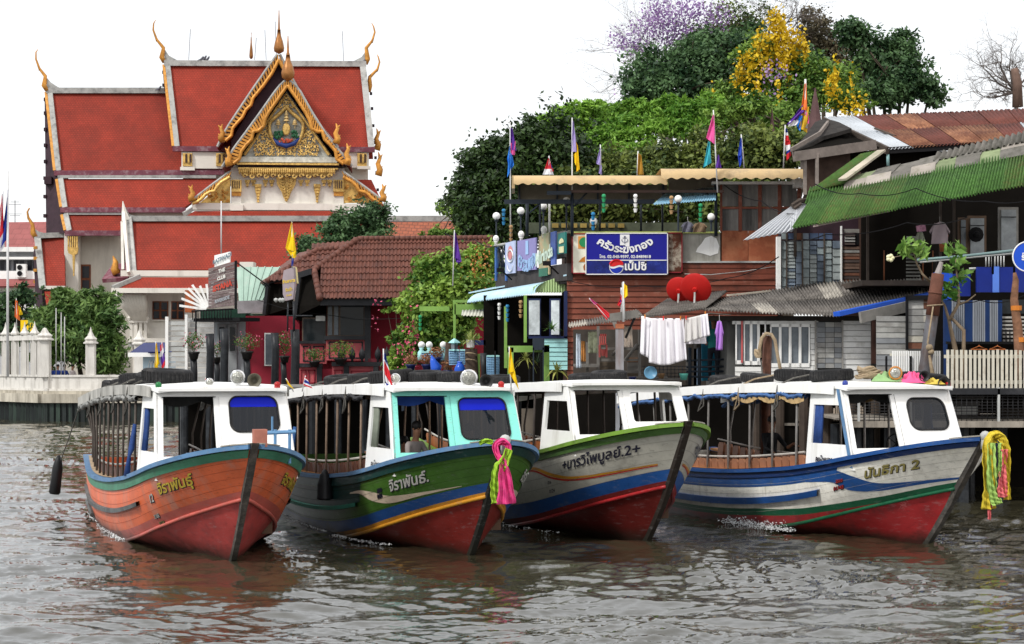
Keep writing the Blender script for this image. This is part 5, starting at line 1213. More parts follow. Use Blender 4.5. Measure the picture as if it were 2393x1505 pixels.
potplant(665,848,84.9,.2,.3,potm,lf1,'pot of tall green leaves beside the thickest black pile',230,1.8,lfp,rise=2.8)
potplant(735,858,83.6,.22,.25,potm,lf1,'planter with red flowers on the pink terrace wall',200,2.6,leafmat('red_blossom',(.3,.02,.03),(.5,.05,.08)),rise=1.3)
potplant(796,852,83.4,.25,.25,potm,leafmat('fresh_green_leaves',(.06,.14,.02),(.26,.34,.06)),'bushy light green fern in a planter on the terrace wall',320,2.8,None,rise=1.5)
# hanging sign on the thick pile
HS=Fr(676,81.5,-35); h0=HS.p(676,712,0); HE2=empty('hanging_sign',(h0.x,h0.y,h0.z),'tall grey restaurant sign with yellow Thai lettering on two black poles','sign')
obj('sign_face',MB().slab([HS.p(*c,0) for c in [(660,652),(663,632),(686,624),(688,670),(684,699),(667,703),(661,688)]],-HS.N*.12),mat('mauve_grey_board',(.30,.25,.27),.6,.1),HE2)
obj('sign_side',MB().slab([HS.p(*c,-.15) for c in [(684,623),(690,624),(694,662),(688,664)]],-HS.N*.1),mat('cream_edge',(.7,.6,.3),.5),HE2)
yl=mat('yellow_letters',(.55,.38,.06),.5,.2)
sgn(HS,'ร้านอาหาร',675,657,.17,yl,HE2,.02,.1,.008); sgn(HS,'ริมน้ำ',675,677,.17,yl,HE2,.02,.1,.006); sgn(HS,'02-848',675,690,.10,yl,HE2,.02,.1,.003)
tubeo('pole',[HS.p(673,704,-.1),HS.p(672,775,-.1)],.035,pilem,HE2); tubeo('pole',[HS.p(687,704,-.1),HS.p(687,775,-.1)],.05,pilem,HE2); tubeo('cross_arm',[HS.p(670,738,-.1),HS.p(730,738,-.1)],.03,pilem,HE2)
for x in (645,655,661): obj('spot_lamp',MB().lathe(HS.p(x,702,.3),[(.03,-.08),(.09,0),(.09,.06),(.01,.1)],8),sv,HE2,smooth=True)
# ================================================================== brown boarded building and its roof terrace
BW=Fr(1325,66,0); b0=BW.p(1560,905,0); BE=empty('boarded_building',(b0.x,b0.y,1.75),'brown clapboard two storey building with roof terrace behind the blue signboard','building')
brd=mat('red_brown_board',(.17,.045,.026),.65,.22,1.2,dirt=(.06,.025,.018),da=.3,ds=2.5,streak=0); brd2=mat('faded_brown_board',(.20,.06,.036),.65,.2,1.5,dirt=(.35,.2,.15),da=.15,ds=4)
planks(BW,1325,1817,640,905,.05,20,brd,BE,ms=[brd,brd,brd2],gap=.012,tilt=.03); planks(BW,1595,1817,613,640,.05,2,brd,BE)
fbo('wall',BW,1325,545,1830,905,-.06,7,mat('dark_brown_core',(.05,.025,.018),.8),BE)
pl_=mat('stained_plaster',(.36,.35,.31),.85,.2,1.5,dirt=(.08,.075,.06),da=.35,ds=1.5,streak=1)
fbo('parapet',BW,1594,543,1683,612,.0,.12,pl_,BE); 
obj('paint_patch',MB().slab([BW.p(x,y,.015) for x,y in [(1630,580),(1640,568),(1648,556),(1662,551),(1674,557),(1681,575),(1678,592),(1660,598),(1640,592),(1626,589)]],-BW.N*.01),M_white,BE)
fbo('parapet_edge',BW,1333,541,1683,545,.08,.25,mat('lime_edge',(.45,.5,.15),.6),BE); fbo('flashing',BW,1594,610,1817,614,.1,.2,sv,BE)
rust=mat('rusty_sheet',(.26,.075,.035),.75,.25,1.2,dirt=(.40,.16,.08),da=.35,ds=2); fbo('rusty_panel',BW,1687,539,1748,610,.06,.1,rust,BE); fbo('rusty_panel',BW,1749,539,1818,610,.06,.1,rust,BE)
gsh=mat('soot_stained_sheet',(.27,.255,.235),.8,.2,1.2,dirt=(.03,.03,.03),da=.5,ds=1.0,streak=1)
for i in range(4):
    for j in range(2):
        x0=1688+i*46; y0=431+j*57
        if x0+43>1880: continue
        fbo('wall_sheet',BW,x0,y0,min(x0+43,1862),y0+51,.0,.05,gsh,BE)
for i in range(5): fbo('frame_post',BW,1683+i*46-(3 if i else 0),430,1688+i*46,541,.06,.12,brd2,BE)
fbo('frame_rail',BW,1683,483,1866,488,.05,.1,brd2,BE); fbo('white_gutter',BW,1665,424,1860,430,.3,.4,M_white,BE); fbo('white_gutter_box',BW,1856,416,1905,438,.4,.6,M_white,BE)
tubeo('sagging_wire',[BW.p(1600,640,.3),BW.p(1660,642,.3),BW.p(1740,634,.3),BW.p(1815,622,.3)],.015,sv,BE,4)
# side wall, running back on the left
SW=Fr(1325,66,-73)
darkb=mat('weathered_dark_beam',(.05,.045,.045),.85,.3,3)
fbo('side_parapet',SW,1160,640,1325,655,.05,.2,darkb,BE)
fbo('floor_slab',SW,1158,652,1325,662,-.05,5,darkb,BE)
fbo('side_wall_core',SW,1290,545,1326,600,-.3,.2,pl_,BE)
# terrace frame
bm_=mat('blue_black_steel',(.02,.028,.04),.5,.2)
fbo('beam',BW,1178,466,1530,476,.3,.12,bm_,BE); fbo('beam',BW,1333,444,1692,450,.6,.12,mat('rusty_beam',(.09,.055,.045),.7,.3),BE); fbo('beam',BW,1278,446,1335,455,.7,.12,bm_,BE)
for x,y0,d in ((1232,476,-2),(1337,448,.3),(1262,476,-2),(1673,430,.1),(1402,476,-1.5),(1548,476,-1.5),(1284,476,-2.),(1498,478,-2)): tubeo('terrace_post',[BW.p(x,y0,d),BW.p(x,552,d)],.055 if x in(1232,1337,1673) else .035,bm_ if x!=1284 else M_white,BE)
for a,b in (((1372,450),(1338,485)),((1262,476),(1237,498)),((1640,440),(1672,470))): tubeo('brace',[BW.p(*a,.3),BW.p(*b,.3)],.03,bm_,BE)
tanm=mat('tan_awning',(.50,.36,.19),.6,.12,1.2,dirt=(.25,.2,.14),da=.2,ds=1.5)
def barrel(F,x0,x1,y0,y1,d,dep,m,par,name='awning_roof',n=60,scal=.05,w=.18):
    u0,zt_=F.at(x0,y0,d); u1,zb_=F.at(x1,y1,d)
    def fn(a,b):
        u=u0+(u1-u0)*a; t=max(0,(b-.15)/.85)*math.pi/2; dd=(d-dep+(dep-.35)*b/.15) if b<.15 else d-.35+.35*math.sin(t); z=zb_+(zt_-zb_)*math.cos(t)
        if b>.99: z-=scal*(.5+.5*math.sin(u*2*math.pi/w))
        return F.w(u,dd,z)
    o=obj(name,MB().grid(fn,n*4,8),m,par,smooth=True); return o
barrel(BW,1200,1560,408,428,1.0,2.5,tanm,BE,w=.34,scal=.055); barrel(BW,1545,1908,392,415,1.2,2.5,tanm,BE,w=.34,scal=.055)
fbo('end_cap',BW,1196,410,1203,440,.8,2,tanm,BE)
scr=mat('dusty_screen',(.13,.115,.09),.8,.2,1,dirt=(.25,.22,.18),da=.2); fbo('screen_sheet',BW,1210,431,1560,468,-1,.05,scr,BE); fbo('screen_sheet',BW,1562,414,1690,444,-1,.05,scr,BE)
for x in (1212,1300,1395,1468,1548): fbo('screen_post',BW,x,430,x+4,468,-.9,.08,bm_,BE)
lb=mat('light_blue_sheet',(.22,.42,.56),.4,.12,2,dirt=(.4,.5,.55),da=.2)
corr(BW,(1560,450,-.5),(1672,440,-.5),(1672,468,1.0),(1526,478,1.0),3,1,8,[lb],BE,'awning_sheet',amp=.02)
# terrace back parapet with things
fbo('terrace_back_wall',BW,1230,520,1680,545,-6,.2,mat('mossy_wall',(.06,.07,.045),.9,.4,2),BE)
for x in range(1290,1460,22): fbo('wall_tile',BW,x,522,x+15,532,-5.9,.15,mat('ochre_block',(.25,.18,.05),.8,.3),BE)
# globe lamps
gm_=mat('milk_glass_globe',(.80,.80,.78),.25,.03,5)
def globe(px,py,Y,y1,label,base=True):
    c=P(px,py,Y); r=9.0*Y/FPX; bt=P(px,y1,Y); mb=MB().tube([bt,Vector((c.x,c.y,c.z-r))],.03,6)
    mb.lathe(Vector((c.x,c.y,c.z-r-.05)),[(.06,0),(.08,.06)],8)
    o=obj('globe_lamp',mb,bm_,loc=bt,label=label,cat='lamp',group='white globe lamps around the roof terrace'); sub(o,'globe',MB().ball(c,r,16),gm_,True)
    return o
for x,y,Y,yb,l in ((1160,505,73.5,560,'white globe lamp on the far left corner of the roof terrace'),(1217,493,71,552,'white globe lamp above the purple banner'),(1270,482,68.5,545,'white globe lamp above the orange drink banner'),(1324,469,66,540,'highest white globe lamp, at the corner over the cream board'),(1387,517,65.8,541,'low white globe lamp just above the blue signboard emblem side'),(1585,465,64,541,'tall white globe lamp right of the blue signboard'),(1662,507,65,541,'white globe lamp beside the sooty sheet wall')): globe(x,y,Y,yb,l)
for x,y,Y,l in ((1159,558,73.4,'small white mask lamp on the leftmost blue terrace post'),(1218,548,70.6,'small white mask lamp on a post left of the purple banner corner'),(1271,537,68,'small white mask lamp above the blue banner edge')):
    c=P(x,y,Y); mb=MB().ball(c,.11,12,1.2); mb.lathe(c-Vector((0,0,.26)),[(.06,0),(.05,.12),(.09,.16)],8); mb.ball(c+Vector((-.04,-.1,.02)),.022,5).ball(c+Vector((.04,-.1,.02)),.022,5); thing_mesh('mask_lamp',mb,gm_,c,l,'lamp','small white mask lamps on the terrace posts',True)
# ---- signs
def board(F,x0,x1,y0,y1,d,name,label,face,frame,t=.12,fw_=.04):
    c=F.p((x0+x1)/2,y1,d); e=empty(name,tuple(c),label,'signboard'); u0,zt_=F.at(x0,y0,d); u1,zb_=F.at(x1,y1,d)
    obj('backing',MB().fbox(F,u0,u1,d-t,d-.01,zb_,zt_),frame,e); obj('face',MB().fbox(F,u0+fw_,u1-fw_,d-.02,d+.0,zb_+fw_,zt_-fw_),face,e)
    for a,b,cc,dd in ((u0,u1,zb_,zb_+fw_),(u0,u1,zt_-fw_,zt_),(u0,u0+fw_,zb_,zt_),(u1-fw_,u1,zb_,zt_)): obj('frame_bar',MB().fbox(F,a,b,d-.02,d+.025,cc,dd),frame,e)
    return e
blues=mat('sign_deep_blue',(.008,.008,.24),.3,.04,1); blues2=mat('sign_navy',(.006,.012,.12),.3,.5,2.5,dirt=(.03,.06,.35),da=.2,ds=3); wht=mat('sign_white',(.75,.75,.75),.5,.03); redp=mat('sign_red',(.62,.02,.02),.4,.05)
S1=board(BW,1336,1372,545,640,.22,'cream_signboard','cream signboard edged in red, half hidden by the blue board',mat('cream_board',(.72,.70,.58),.5,.06),mat('dark_red_frame',(.20,.015,.02),.5))
fbo('orange_square',BW,1351,552,1370,581,.235,.02,mat('orange_print',(.62,.27,.06),.5),S1); 
obj('green_disc',MB().lathe(BW.p(1365,566,.25),[(.16,0),(.16,.01),(.001,.012)],20,Matrix.Rotation(R(90),3,'X')),mat('green_print',(.02,.22,.08),.5),S1)
obj('orange_leaf',MB().slab([BW.p(x,y,.24) for x,y in [(1352,612),(1360,603),(1371,597),(1371,616),(1366,612)]],-BW.N*.01),mat('orange_print2',(.48,.17,.02),.5),S1); obj('brown_dot',MB().slab([BW.p(x,y,.24) for x,y in [(1363,622),(1367,616),(1371,616),(1371,636),(1364,630)]],-BW.N*.01),mat('orange_print3',(.30,.10,.02),.5),S1)
S3=board(BW,1559,1595,543,638,.22,'torn_signboard','peeling white signboard with burnt brown patches right of the blue board',mat('torn_board',(.68,.64,.52),.6,.1,2,dirt=(.07,.02,.008),da=.75,ds=2.2),mat('dark_red_frame',(0,0,0)))
S2=board(BW,1368,1561,544,642,.34,'restaurant_signboard','large blue restaurant signboard with white Thai name and cola emblem',blues,wht,t=.16,fw_=.03)
u0,_=BW.at(1372,600,.35); u1,_=BW.at(1557,600,.35); fbo('lower_face',BW,1371,609,1558,639,.348,.02,blues2,S2); fbo('dividing_line',BW,1371,607,1558,609,.36,.02,wht,S2)
def arc_text(txt,cx_,cy_,w,dip,size,m,par,d):
    vs,fs=textmesh(txt,1,.035); xs=[v.x for v in vs]; s=w/(max(xs)-min(xs))
    def fn(v):
        X=v.x*s; q=X/(w/2); z=-dip*(1-q*q); an=math.atan(2*dip*q/(w/2)); y=v.y*s
        c=BW.p(cx_,cy_,d); return c+BW.U*(X-y*math.sin(an))+Vector((0,0,z+y*math.cos(an)))
    obj('lettering',MB().add([fn(v) for v in vs],fs),m,par)
arc_text('ครัวระฆังทอง',1461,562,1.75,.30,1,wht,S2,.365)
sgn(BW,'โทร. 02-848-9597, 02-8489818',1461,600,.135,wht,S2,.365,0,.003)
fbo('emblem_card',BW,1449,548,1471,573,.362,.015,wht,S2); ib=mat('emblem_ink',(.12,.13,.2),.5)
obj('emblem_print',MB().tube([BW.p(1460,551,.37),BW.p(1460,570,.37)],.012,4).tube([BW.p(1460+7*math.sin(a),561+5*math.cos(a),.37) for a in np.linspace(-2,2,12)],.012,4).tube([BW.p(1455,556,.37),BW.p(1465,556,.37)],.012,4).ball(BW.p(1460,553,.37),.03,6),ib,S2)
def disc(F,px,py,d,r,m,par,name,ymin=-1,ymax=1,wave=0,th=.015):
    c=F.p(px,py,d); pts=[]; 
    n=28; top=[];bot=[]
    for k in range(n+1):
        x=-1+2*k/n; h=math.sqrt(max(0,1-x*x)); wv=wave*math.sin(x*math.pi)*.9
        top.append((x,min(h,ymax+wv) if ymax<1 else h)); bot.append((x,max(-h,ymin+wv) if ymin>-1 else -h))
    poly=[p for p in top]+[p for p in reversed(bot)]
    mb=MB(); 
    for k in range(n):
        (x0,a0),(x1,a1),(_,b0),(_,b1)=top[k],top[k+1],bot[k],bot[k+1]
        if a0-b0<1e-4 and a1-b1<1e-4: continue
        mb.quad(*[c+F.U*(x*r)+Vector((0,0,z*r)) for x,z in ((x0,b0),(x1,b1),(x1,a1),(x0,a0))])
    return obj(name,mb,m,par)
disc(BW,1440.5,623.5,.364,.235,wht,S2,'cola_disc'); disc(BW,1440.5,623,.372,.215,redp,S2,'cola_red',ymin=.12,wave=.14); disc(BW,1440.5,623,.372,.215,mat('cola_blue',(.01,.03,.32),.4),S2,'cola_blue',ymax=-.18,wave=.14)
obj('red_cap',MB().tube([BW.p(1440.5+15.5*math.sin(a),622-14*math.cos(a),.366) for a in np.linspace(-1.3,1.3,14)],.035,5),redp,S2)
sgn(BW,'เป๊ปซี่',1485,623,.36,wht,S2,.37,0,.010)
# side banners
def banner(x0,x1,ya,yb,y0,y1,d,name,label,face):
    e=empty(name,tuple(SW.p((x0+x1)/2,y0,d)),label,'banner','drink banners on the terrace side'); 
    obj('cloth',MB().slab([SW.p(x0,y0,d),SW.p(x1,y1,d),SW.p(x1,yb,d),SW.p(x0,ya,d)],-SW.N*.05),face,e); return e
lil=mat('faded_lilac',(.24,.22,.45),.6,.1,1.5); pbl=mat('faded_pale_blue',(.42,.48,.66),.6,.12,2)
B_=banner(1181,1203,568,562,640,638,.15,'cola_banner','faded pale blue banner with red and white cola circle, leftmost of the row',pbl)
def ringpx(px,py,rx,ry,d,m,par,name,r=.02,a0=0,a1=2*math.pi): obj(name,MB().tube([SW.p(px+rx*math.cos(a),py+ry*math.sin(a),d) for a in np.linspace(a0,a1,20)],r,4,False),m,par)
cola_p=mat('faded_red_print',(.55,.22,.22),.6)
obj('red_print',MB().slab([SW.p(1191.5+4.5*math.cos(a),597+10*math.sin(a),.17) for a in np.linspace(0,6,16)],-SW.N*.01),cola_p,B_); ringpx(1192,598,6.5,14,.18,wht,B_,'ring_print',.025); ringpx(1192,620,6,14,.18,wht,B_,'ring_print',.02,0,math.pi)
obj('red_print',MB().slab([SW.p(x,y,.17) for x,y in [(1186,588),(1189,577),(1192,574),(1195,577),(1198,586)]],-SW.N*.01),cola_p,B_)
B_=banner(1209,1252,563,555,633,630,.15,'purple_banner','faded lilac restaurant banner with pale blue arched lettering',lil)
lbp=mat('pale_blue_print',(.30,.46,.72),.6,.15,3)
obj('print',MB().slab([SW.p(x,y,.17) for x,y in [(1228,563),(1234,562),(1234,594),(1228,595)]],-SW.N*.01),lbp,B_)
for k,ch in enumerate('ครัวระฆังทอง'):
    f=(k-5.5)/5.5; c=SW.p(1231+f*17,620-14*f*f-2*f,.17)
    if ch.strip() and ch not in 'ัะ': obj('lettering',text_on(ch,lambda x,y:c+SW.U*x+Vector((0,0,y)),.62,.03),lbp,B_)
B_=banner(1259,1283,549,543,645,641,.15,'orange_drink_banner','orange and green drink banner with slanting white lettering',mat('orange_drink_print',(.55,.38,.22),.6,.25,2,dirt=(.25,.40,.25),da=.4,ds=1.5))
c0=SW.p(1271,597,.17); obj('lettering',text_on('Mirinda',lambda x,y:c0+SW.U*(x*1.0)+Vector((0,0,y+x*.15)),.62,.02),mat('white_green_print',(.55,.68,.58),.6),B_); fbo('green_foot',SW,1259,628,1279,644,.175,.03,mat('bottle_green',(.03,.14,.09),.5),B_)
B_=banner(1283,1298,544,540,620,618,.10,'plain_blue_banner','narrow plain blue banner beside the bottle sign',mat('cornflower_panel',(.10,.17,.50),.5,.1))
B_=banner(1303,1321,546,542,594,592,.25,'bottle_sign','green sign with a pale bottle silhouette near the corner',mat('teal_sign',(.015,.17,.15),.5,.1))
bc=mat('bottle_print',(.62,.60,.36),.5); obj('bottle_print',MB().slab([SW.p(x,y,.28) for x,y in [(1306,591),(1317,590),(1317,575),(1306,577)]],-SW.N*.01),bc,B_); obj('bottle_print',MB().slab([SW.p(x,y,.28) for x,y in [(1307,570),(1317,566),(1316,560),(1312,556),(1308,560),(1306,566)]],-SW.N*.01),bc,B_)
for x,y,l in ((1172,632,'dark floodlight under the leftmost cola banner'),(1280,616,'dark floodlight in front of the orange banner')):
    c=SW.p(x,y,1.0); mb=MB().box(c.x-.16,c.y-.1,c.z-.06,c.x+.1,c.y+.1,c.z+.08); mb.beam(c,c+Vector((.35,.5,-.3)),.04); thing_mesh('floodlight',mb,M_black,c,l,'floodlight','floodlights aimed at the banners')
bf=mat('blue_fence_paint',(.04,.12,.36),.5,.2,3)
e=empty('blue_side_fence',tuple(SW.p(1168,652,0)),'blue metal fence at the far left of the roof terrace','fence'); 
for x in (1156,1180): fbo('post',SW,x,572,x+3,656,.1,.1,bf,e)
tubeo('rail',[SW.p(1156,575,.1),SW.p(1182,570,.1)],.05,sv,e); g=random.Random(4)
for k in range(10): tubeo('wire_bar',[SW.p(g.uniform(1160,1178),g.uniform(576,600),.05),SW.p(g.uniform(1160,1178),g.uniform(620,650),.05)],.02,bm_,e,4)
# ================================================================== green and blue terrace below the banners
GE=empty('terrace_restaurant',(P(1240,905,70).x,70,1.75),'green and turquoise open terrace restaurant under a light blue awning','restaurant')
aw=mat('pale_blue_awning',(.40,.60,.72),.35,.08,1.5,dirt=(.55,.68,.75),da=.2); gr=mat('lime_green_wood',(.20,.36,.08),.55,.15,2,dirt=(.35,.45,.2),da=.15); tq=mat('turquoise_board',(.33,.62,.62),.6,.1,2,dirt=(.2,.35,.35),da=.15)
# barrel awning along the side
AF=Fr(1245,67,-68)
def awf(a,b):
    x=1085+(1250-1085)*a; yb=706+(684-706)*a; yt=684+(655-684)*a+ (8 if a<.06 else 0); t=b*math.pi/2; d=-.7+.7*math.sin(t)
    u,z0=AF.at(x,yb,0); _,z1=AF.at(x,yt,0); z=z0+(z1-z0)*math.cos(t)
    if b>.99: z-=.03*(math.sin(u*40)+1)
    if a<.04: d-=.4*(1-a/.04)
    return AF.w(u,d,z)
obj('blue_awning',MB().grid(awf,160,8),aw,GE,smooth=True)
def awe(a,b):   # scalloped green end piece facing the river
    x=1245+(1324-1245)*a; yt=672-30*a**.75; yb=681; t=b; F=Fr(1245,67,0); u,z0=F.at(x,yb,0); _,z1=F.at(x,yt,0); z=z0+(z1-z0)*(1-t)
    if b>.99: z-=.06*(.5+.5*math.sin(a*2*math.pi*13))
    return F.w(u,.02*math.sin(a*2*math.pi*13),z)
obj('scalloped_awning_end',MB().grid(awe,130,4),mat('pale_green_sheet',(.42,.56,.27),.5,.1,2,dirt=(.3,.42,.2),da=.2),GE,smooth=True)
obj('awning_top',MB().slab([AF.p(1095,683,-1.2),AF.p(1250,654,-1.2),BW.p(1324,641,.2),BW.p(1300,641,-6)],Vector((0,0,-.05))),aw,GE)
gb=lambda n,x0,x1,y0,y1,Y,t,m: (lambda F:fbo(n,F,x0,y0,x1,y1,0,t,m,GE))(Fr((x0+x1)/2,Y,0))
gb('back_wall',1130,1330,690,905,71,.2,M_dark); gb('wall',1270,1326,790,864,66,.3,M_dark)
Fq=Fr(1300,65.9,0); planks(Fq,1270,1326,790,864,.05,7,tq,GE,tilt=.02)
gb('sill',1235,1326,786,791,65.8,.3,mat('navy_sill',(.012,.02,.07),.5)); gb('corner_post',1318,1326,680,790,65.8,.2,mat('navy_sill',(0,0,0)))
for x0,x1 in ((1232,1264),(1284,1310)):
    wg=gb('window',x0,x1,698,786,66.1,.1,mat('navy_sill',(0,0,0))); F=Fr((x0+x1)/2,66.02,0); fbo('pane',F,x0+4,702,x1-3,782,0,.05,mat('bright_pane',(.55,.60,.62),.1,.5,1.5),wg)
for x0,x1,y0,y1,Y in ((1224,1231,690,800,66),(1059,1065,702,800,73),(1155,1163,712,850,71),(1178,1185,716,860,69)): gb('green_post',x0,x1,y0,y1,Y,.12,gr)
gb('green_beam',1058,1100,701,707,74,.5,gr); gb('green_beam',980,1050,716,727,76,.3,gr); gb('green_beam',1062,1160,711,735,73,.2,gr); gb('green_beam',1186,1284,808,823,65,.15,gr); gb('green_post',1186,1200,812,880,65,.12,gr); gb('green_post',1269,1284,806,892,65,.12,gr)
gb('green_post',1114,1122,827,905,69,.1,gr)
corr(Fr(1130,72,0),(1080,727,-.6),(1205,722,-.6),(1200,742,.8),(1078,738,.8),1,1,16,[mat('cream_sheet',(.45,.45,.38),.6,.15)],GE,'inner_awning_sheet',amp=.02)
gb('counter',1090,1135,795,806,71,.6,navy); gb('counter_box',1245,1272,790,818,64.6,.4,bm_)
for x in (1245,1268): gb('counter_leg',x,x+3,812,905,64.6,.05,bm_)
for x in (1155,1235,1262): gb('dark_post',x,x+4,820,905,66,.08,M_black)
wk=mat('blue_wicker',(.25,.45,.66),.7,.2,6,bump=.8,bs=40)
for x0,x1,y0,y1,Y in ((1050,1072,820,852,71),(1075,1090,820,852,71),(1138,1166,834,882,69),(985,1035,825,842,74)):
    F=Fr((x0+x1)/2,Y,0); n=max(3,int((x1-x0)/4))
    for k in range(n+1): tubeo('wicker_strand',[F.p(x0+(x1-x0)*k/n,y0,0),F.p(x0+(x1-x0)*k/n,y1,0)],.02,wk,GE,4)
    for k in range(int((y1-y0)/4)+1): tubeo('wicker_strand',[F.p(x0,y0+4*k,.02),F.p(x1,y0+4*k,.02)],.018,wk,GE,4)
    fbo('wicker_panel',F,x0,y0,x1,y1,-.04,.03,mat('wicker_back',(.12,.25,.42),.8,.2,6),GE); fbo('wicker_cap',F,x0-1,y0-4,x1+1,y0,.05,.12,tq,GE)
# pillars with globes, lantern
for x,l in ((985,'leftmost white globe lamp on a pale blue bollard'),(1003,'middle white globe lamp on a pale blue bollard'),(1036,'white globe lamp on a pale blue bollard beside the dark trunk')):
    c=P(x,806,75); o=thing_mesh('bollard_lamp',MB().lathe(P(x,842,75),[(.16,0),(.14,.3),(.06,.40),(.10,.46)],10),tq,P(x,842,75),l,'lamp','white globe lamps on pale blue bollards',True); sub(o,'globe',MB().ball(c,.13,14),gm_,True)
c=P(1062,820,71); o=thing_mesh('lantern',MB().lathe(c,[(.12,0),(.12,.04),(.10,.05),(.13,.28),(.1,.29)],4),tq,c,'turquoise lantern with a peaked roof on the wicker pillar','lantern'); sub(o,'roof',MB().lathe(c+Vector((0,0,.28)),[(.22,0),(.18,.04),(.02,.16)],4),tq); sub(o,'glass',MB().lathe(c+Vector((0,0,.07)),[(.115,0),(.125,.18)],4),gl2)
# plants, pots, jugs on the terrace
def spiky(px,py,Y,n,ln,label,lm,wid=.05,droop=.5,seed=1,grp=None,cat='plant'):
    c=P(px,py,Y); g=random.Random(seed); mb=MB()
    for k in range(n):
        a=g.uniform(0,6.28); el=g.uniform(.2,1.4); L_=ln*g.uniform(.6,1); d=Vector((math.cos(a)*math.cos(el),math.sin(a)*math.cos(el),math.sin(el))); s=d.cross(Vector((0,0,1))).normalized()
        pr=None
        for i in range(5):
            t=i/4; p=c+d*L_*t-Vector((0,0,droop*L_*t*t*math.cos(el))); w=wid*(1-t*.9)*(.5+t if t<.5 else 1)
            q=(p-s*w,p+s*w)
            if pr: mb.quad(pr[0],pr[1],q[1],q[0])
            pr=q
    return thing_mesh('potted_plant',mb,lm,c,label,cat,grp)
pp=leafmat('pale_spiky_leaves',(.16,.24,.06),(.50,.50,.16)); st_=thing_mesh('white_planter',MB().lathe(P(1100,812,69),[(.13,0),(.14,.22),(.15,.26),(.12,.26)],10),M_white,P(1100,812,69),'white planter on top of the rope wound stump','planter')
spiky(1100,800,69,46,.62,'large pale green spiky plant in the white planter on the stump',pp,.05,.6,3)
stp=P(1101,815,69); thing_mesh('timber_stump',MB().tube([Vector((stp.x,69,1.2)),Vector((stp.x+.05,69,2.5)),Vector((stp.x,69,stp.z))],[.26,.24,.21],10),mat('dark_timber',(.045,.03,.022),.9,.4,4,bump=1,bs=8),(stp.x,69,1.75),'thick dark timber stump wound with rope below the spiky plant','stump',smooth=True)
for k,y in enumerate((828,843,868)): thing_mesh('rope_coil',MB().tube([P(1101+13*math.cos(a),y+3*math.sin(a)+2*math.cos(a),68.8-.0+.24*math.sin(a)) for a in np.linspace(0,6.28,14)],.02,5,False),M_rope,P(1101,y,68.8),('upper','middle','lower')[k]+' turn of rope around the dark timber stump','rope','rope wound round the stump')
c=P(1048,800,74); thing_mesh('dark_trunk_post',MB().tube([Vector((c.x,74,1.7)),Vector((c.x-.03,74,2.9)),c],[.14,.16,.1],8),mat('dark_timber',(0,0,0)),(c.x,74,1.75),'rough dark post between the globe bollards and the lantern','post',smooth=True)
for (x,y,l,lm,f,pm) in ((960,866,'russet leaved plant in a navy pot, leftmost on the slatted table',lfr,None,navy),(997,866,'russet leaved plant in a navy pot in the middle of the table',lfr,None,navy),(1048,880,'wide russet plant in a blue pot in front of the trunk post',lfr,None,navy),(1020,850,'small russet plant behind the blue ornament',lfr,None,navy),(1218,890,'navy pot with green shoots below the green rail',lf1,None,navy)):
    potplant(x,y,72,.17,.22,pm,lm,l,170,2.0,f,rise=1.2,leaf=.06)
spiky(1228,842,66,40,.6,'yellow green fern hanging under the green rail',lfy,.03,1.0,5); spiky(1300,870,65,18,.7,'banana leaved plant beside the turquoise boards',lfy,.07,.9,8); spiky(1290,770,65.6,40,.5,'small palm growing in front of the terrace windows',leafmat('palm_green',(.04,.12,.02),(.14,.26,.05)),.03,.4,9); spiky(1255,850,66.3,30,.5,'dark spiky plant behind the slim dark posts',leafmat('dark_green_leaves',(.01,.03,.01),(.05,.09,.03)),.03,.3,12)
jb=mat('cobalt_ceramic',(.02,.09,.50),.2,.1)
c=P(1075,882,70); thing_mesh('blue_jar',MB().lathe(c,[(.10,0),(.19,.15),(.2,.3),(.12,.46),(.08,.5),(.12,.56),(.1,.56)],12),jb,c,'tall cobalt blue jar beside the timber stump','jar',smooth=True)
c=P(1018,872,70); thing_mesh('blue_ornament',MB().tube([c,c+Vector((.02,0,.2)),c+Vector((-.1,0,.45)),c+Vector((-.14,0,.62))],[.16,.2,.1,.01],8),jb,c,'cobalt blue fish shaped ornament on the table','ornament',smooth=True)
c=P(975,885,71); e=empty('slatted_table',tuple(c),'dark slatted garden table holding the navy pots','table')
for k in range(6): obj('slat',MB().box(c.x-.6+.0,c.y-.4+k*.14,c.z+.08,c.x+1.3,c.y-.3+k*.14,c.z+.12),bm_,e)
for x in (-.5,1.2):
    for y in (-.35,.35): obj('leg',MB().box(c.x+x-.03,c.y+y-.03,1.75,c.x+x+.03,c.y+y+.03,c.z+.08),bm_,e)
for i,(x,y,Y,m,l) in enumerate(((1173,710,70,'red'),(1186,720,69,'w'),(1217,700,66,'y'),(1000,760,77,'b')) and []): pass
wc=[mat('chime_blue',(.03,.2,.4),.4),mat('chime_wood',(.4,.25,.12),.6),mat('chime_green',(.03,.3,.12),.4),gm_]
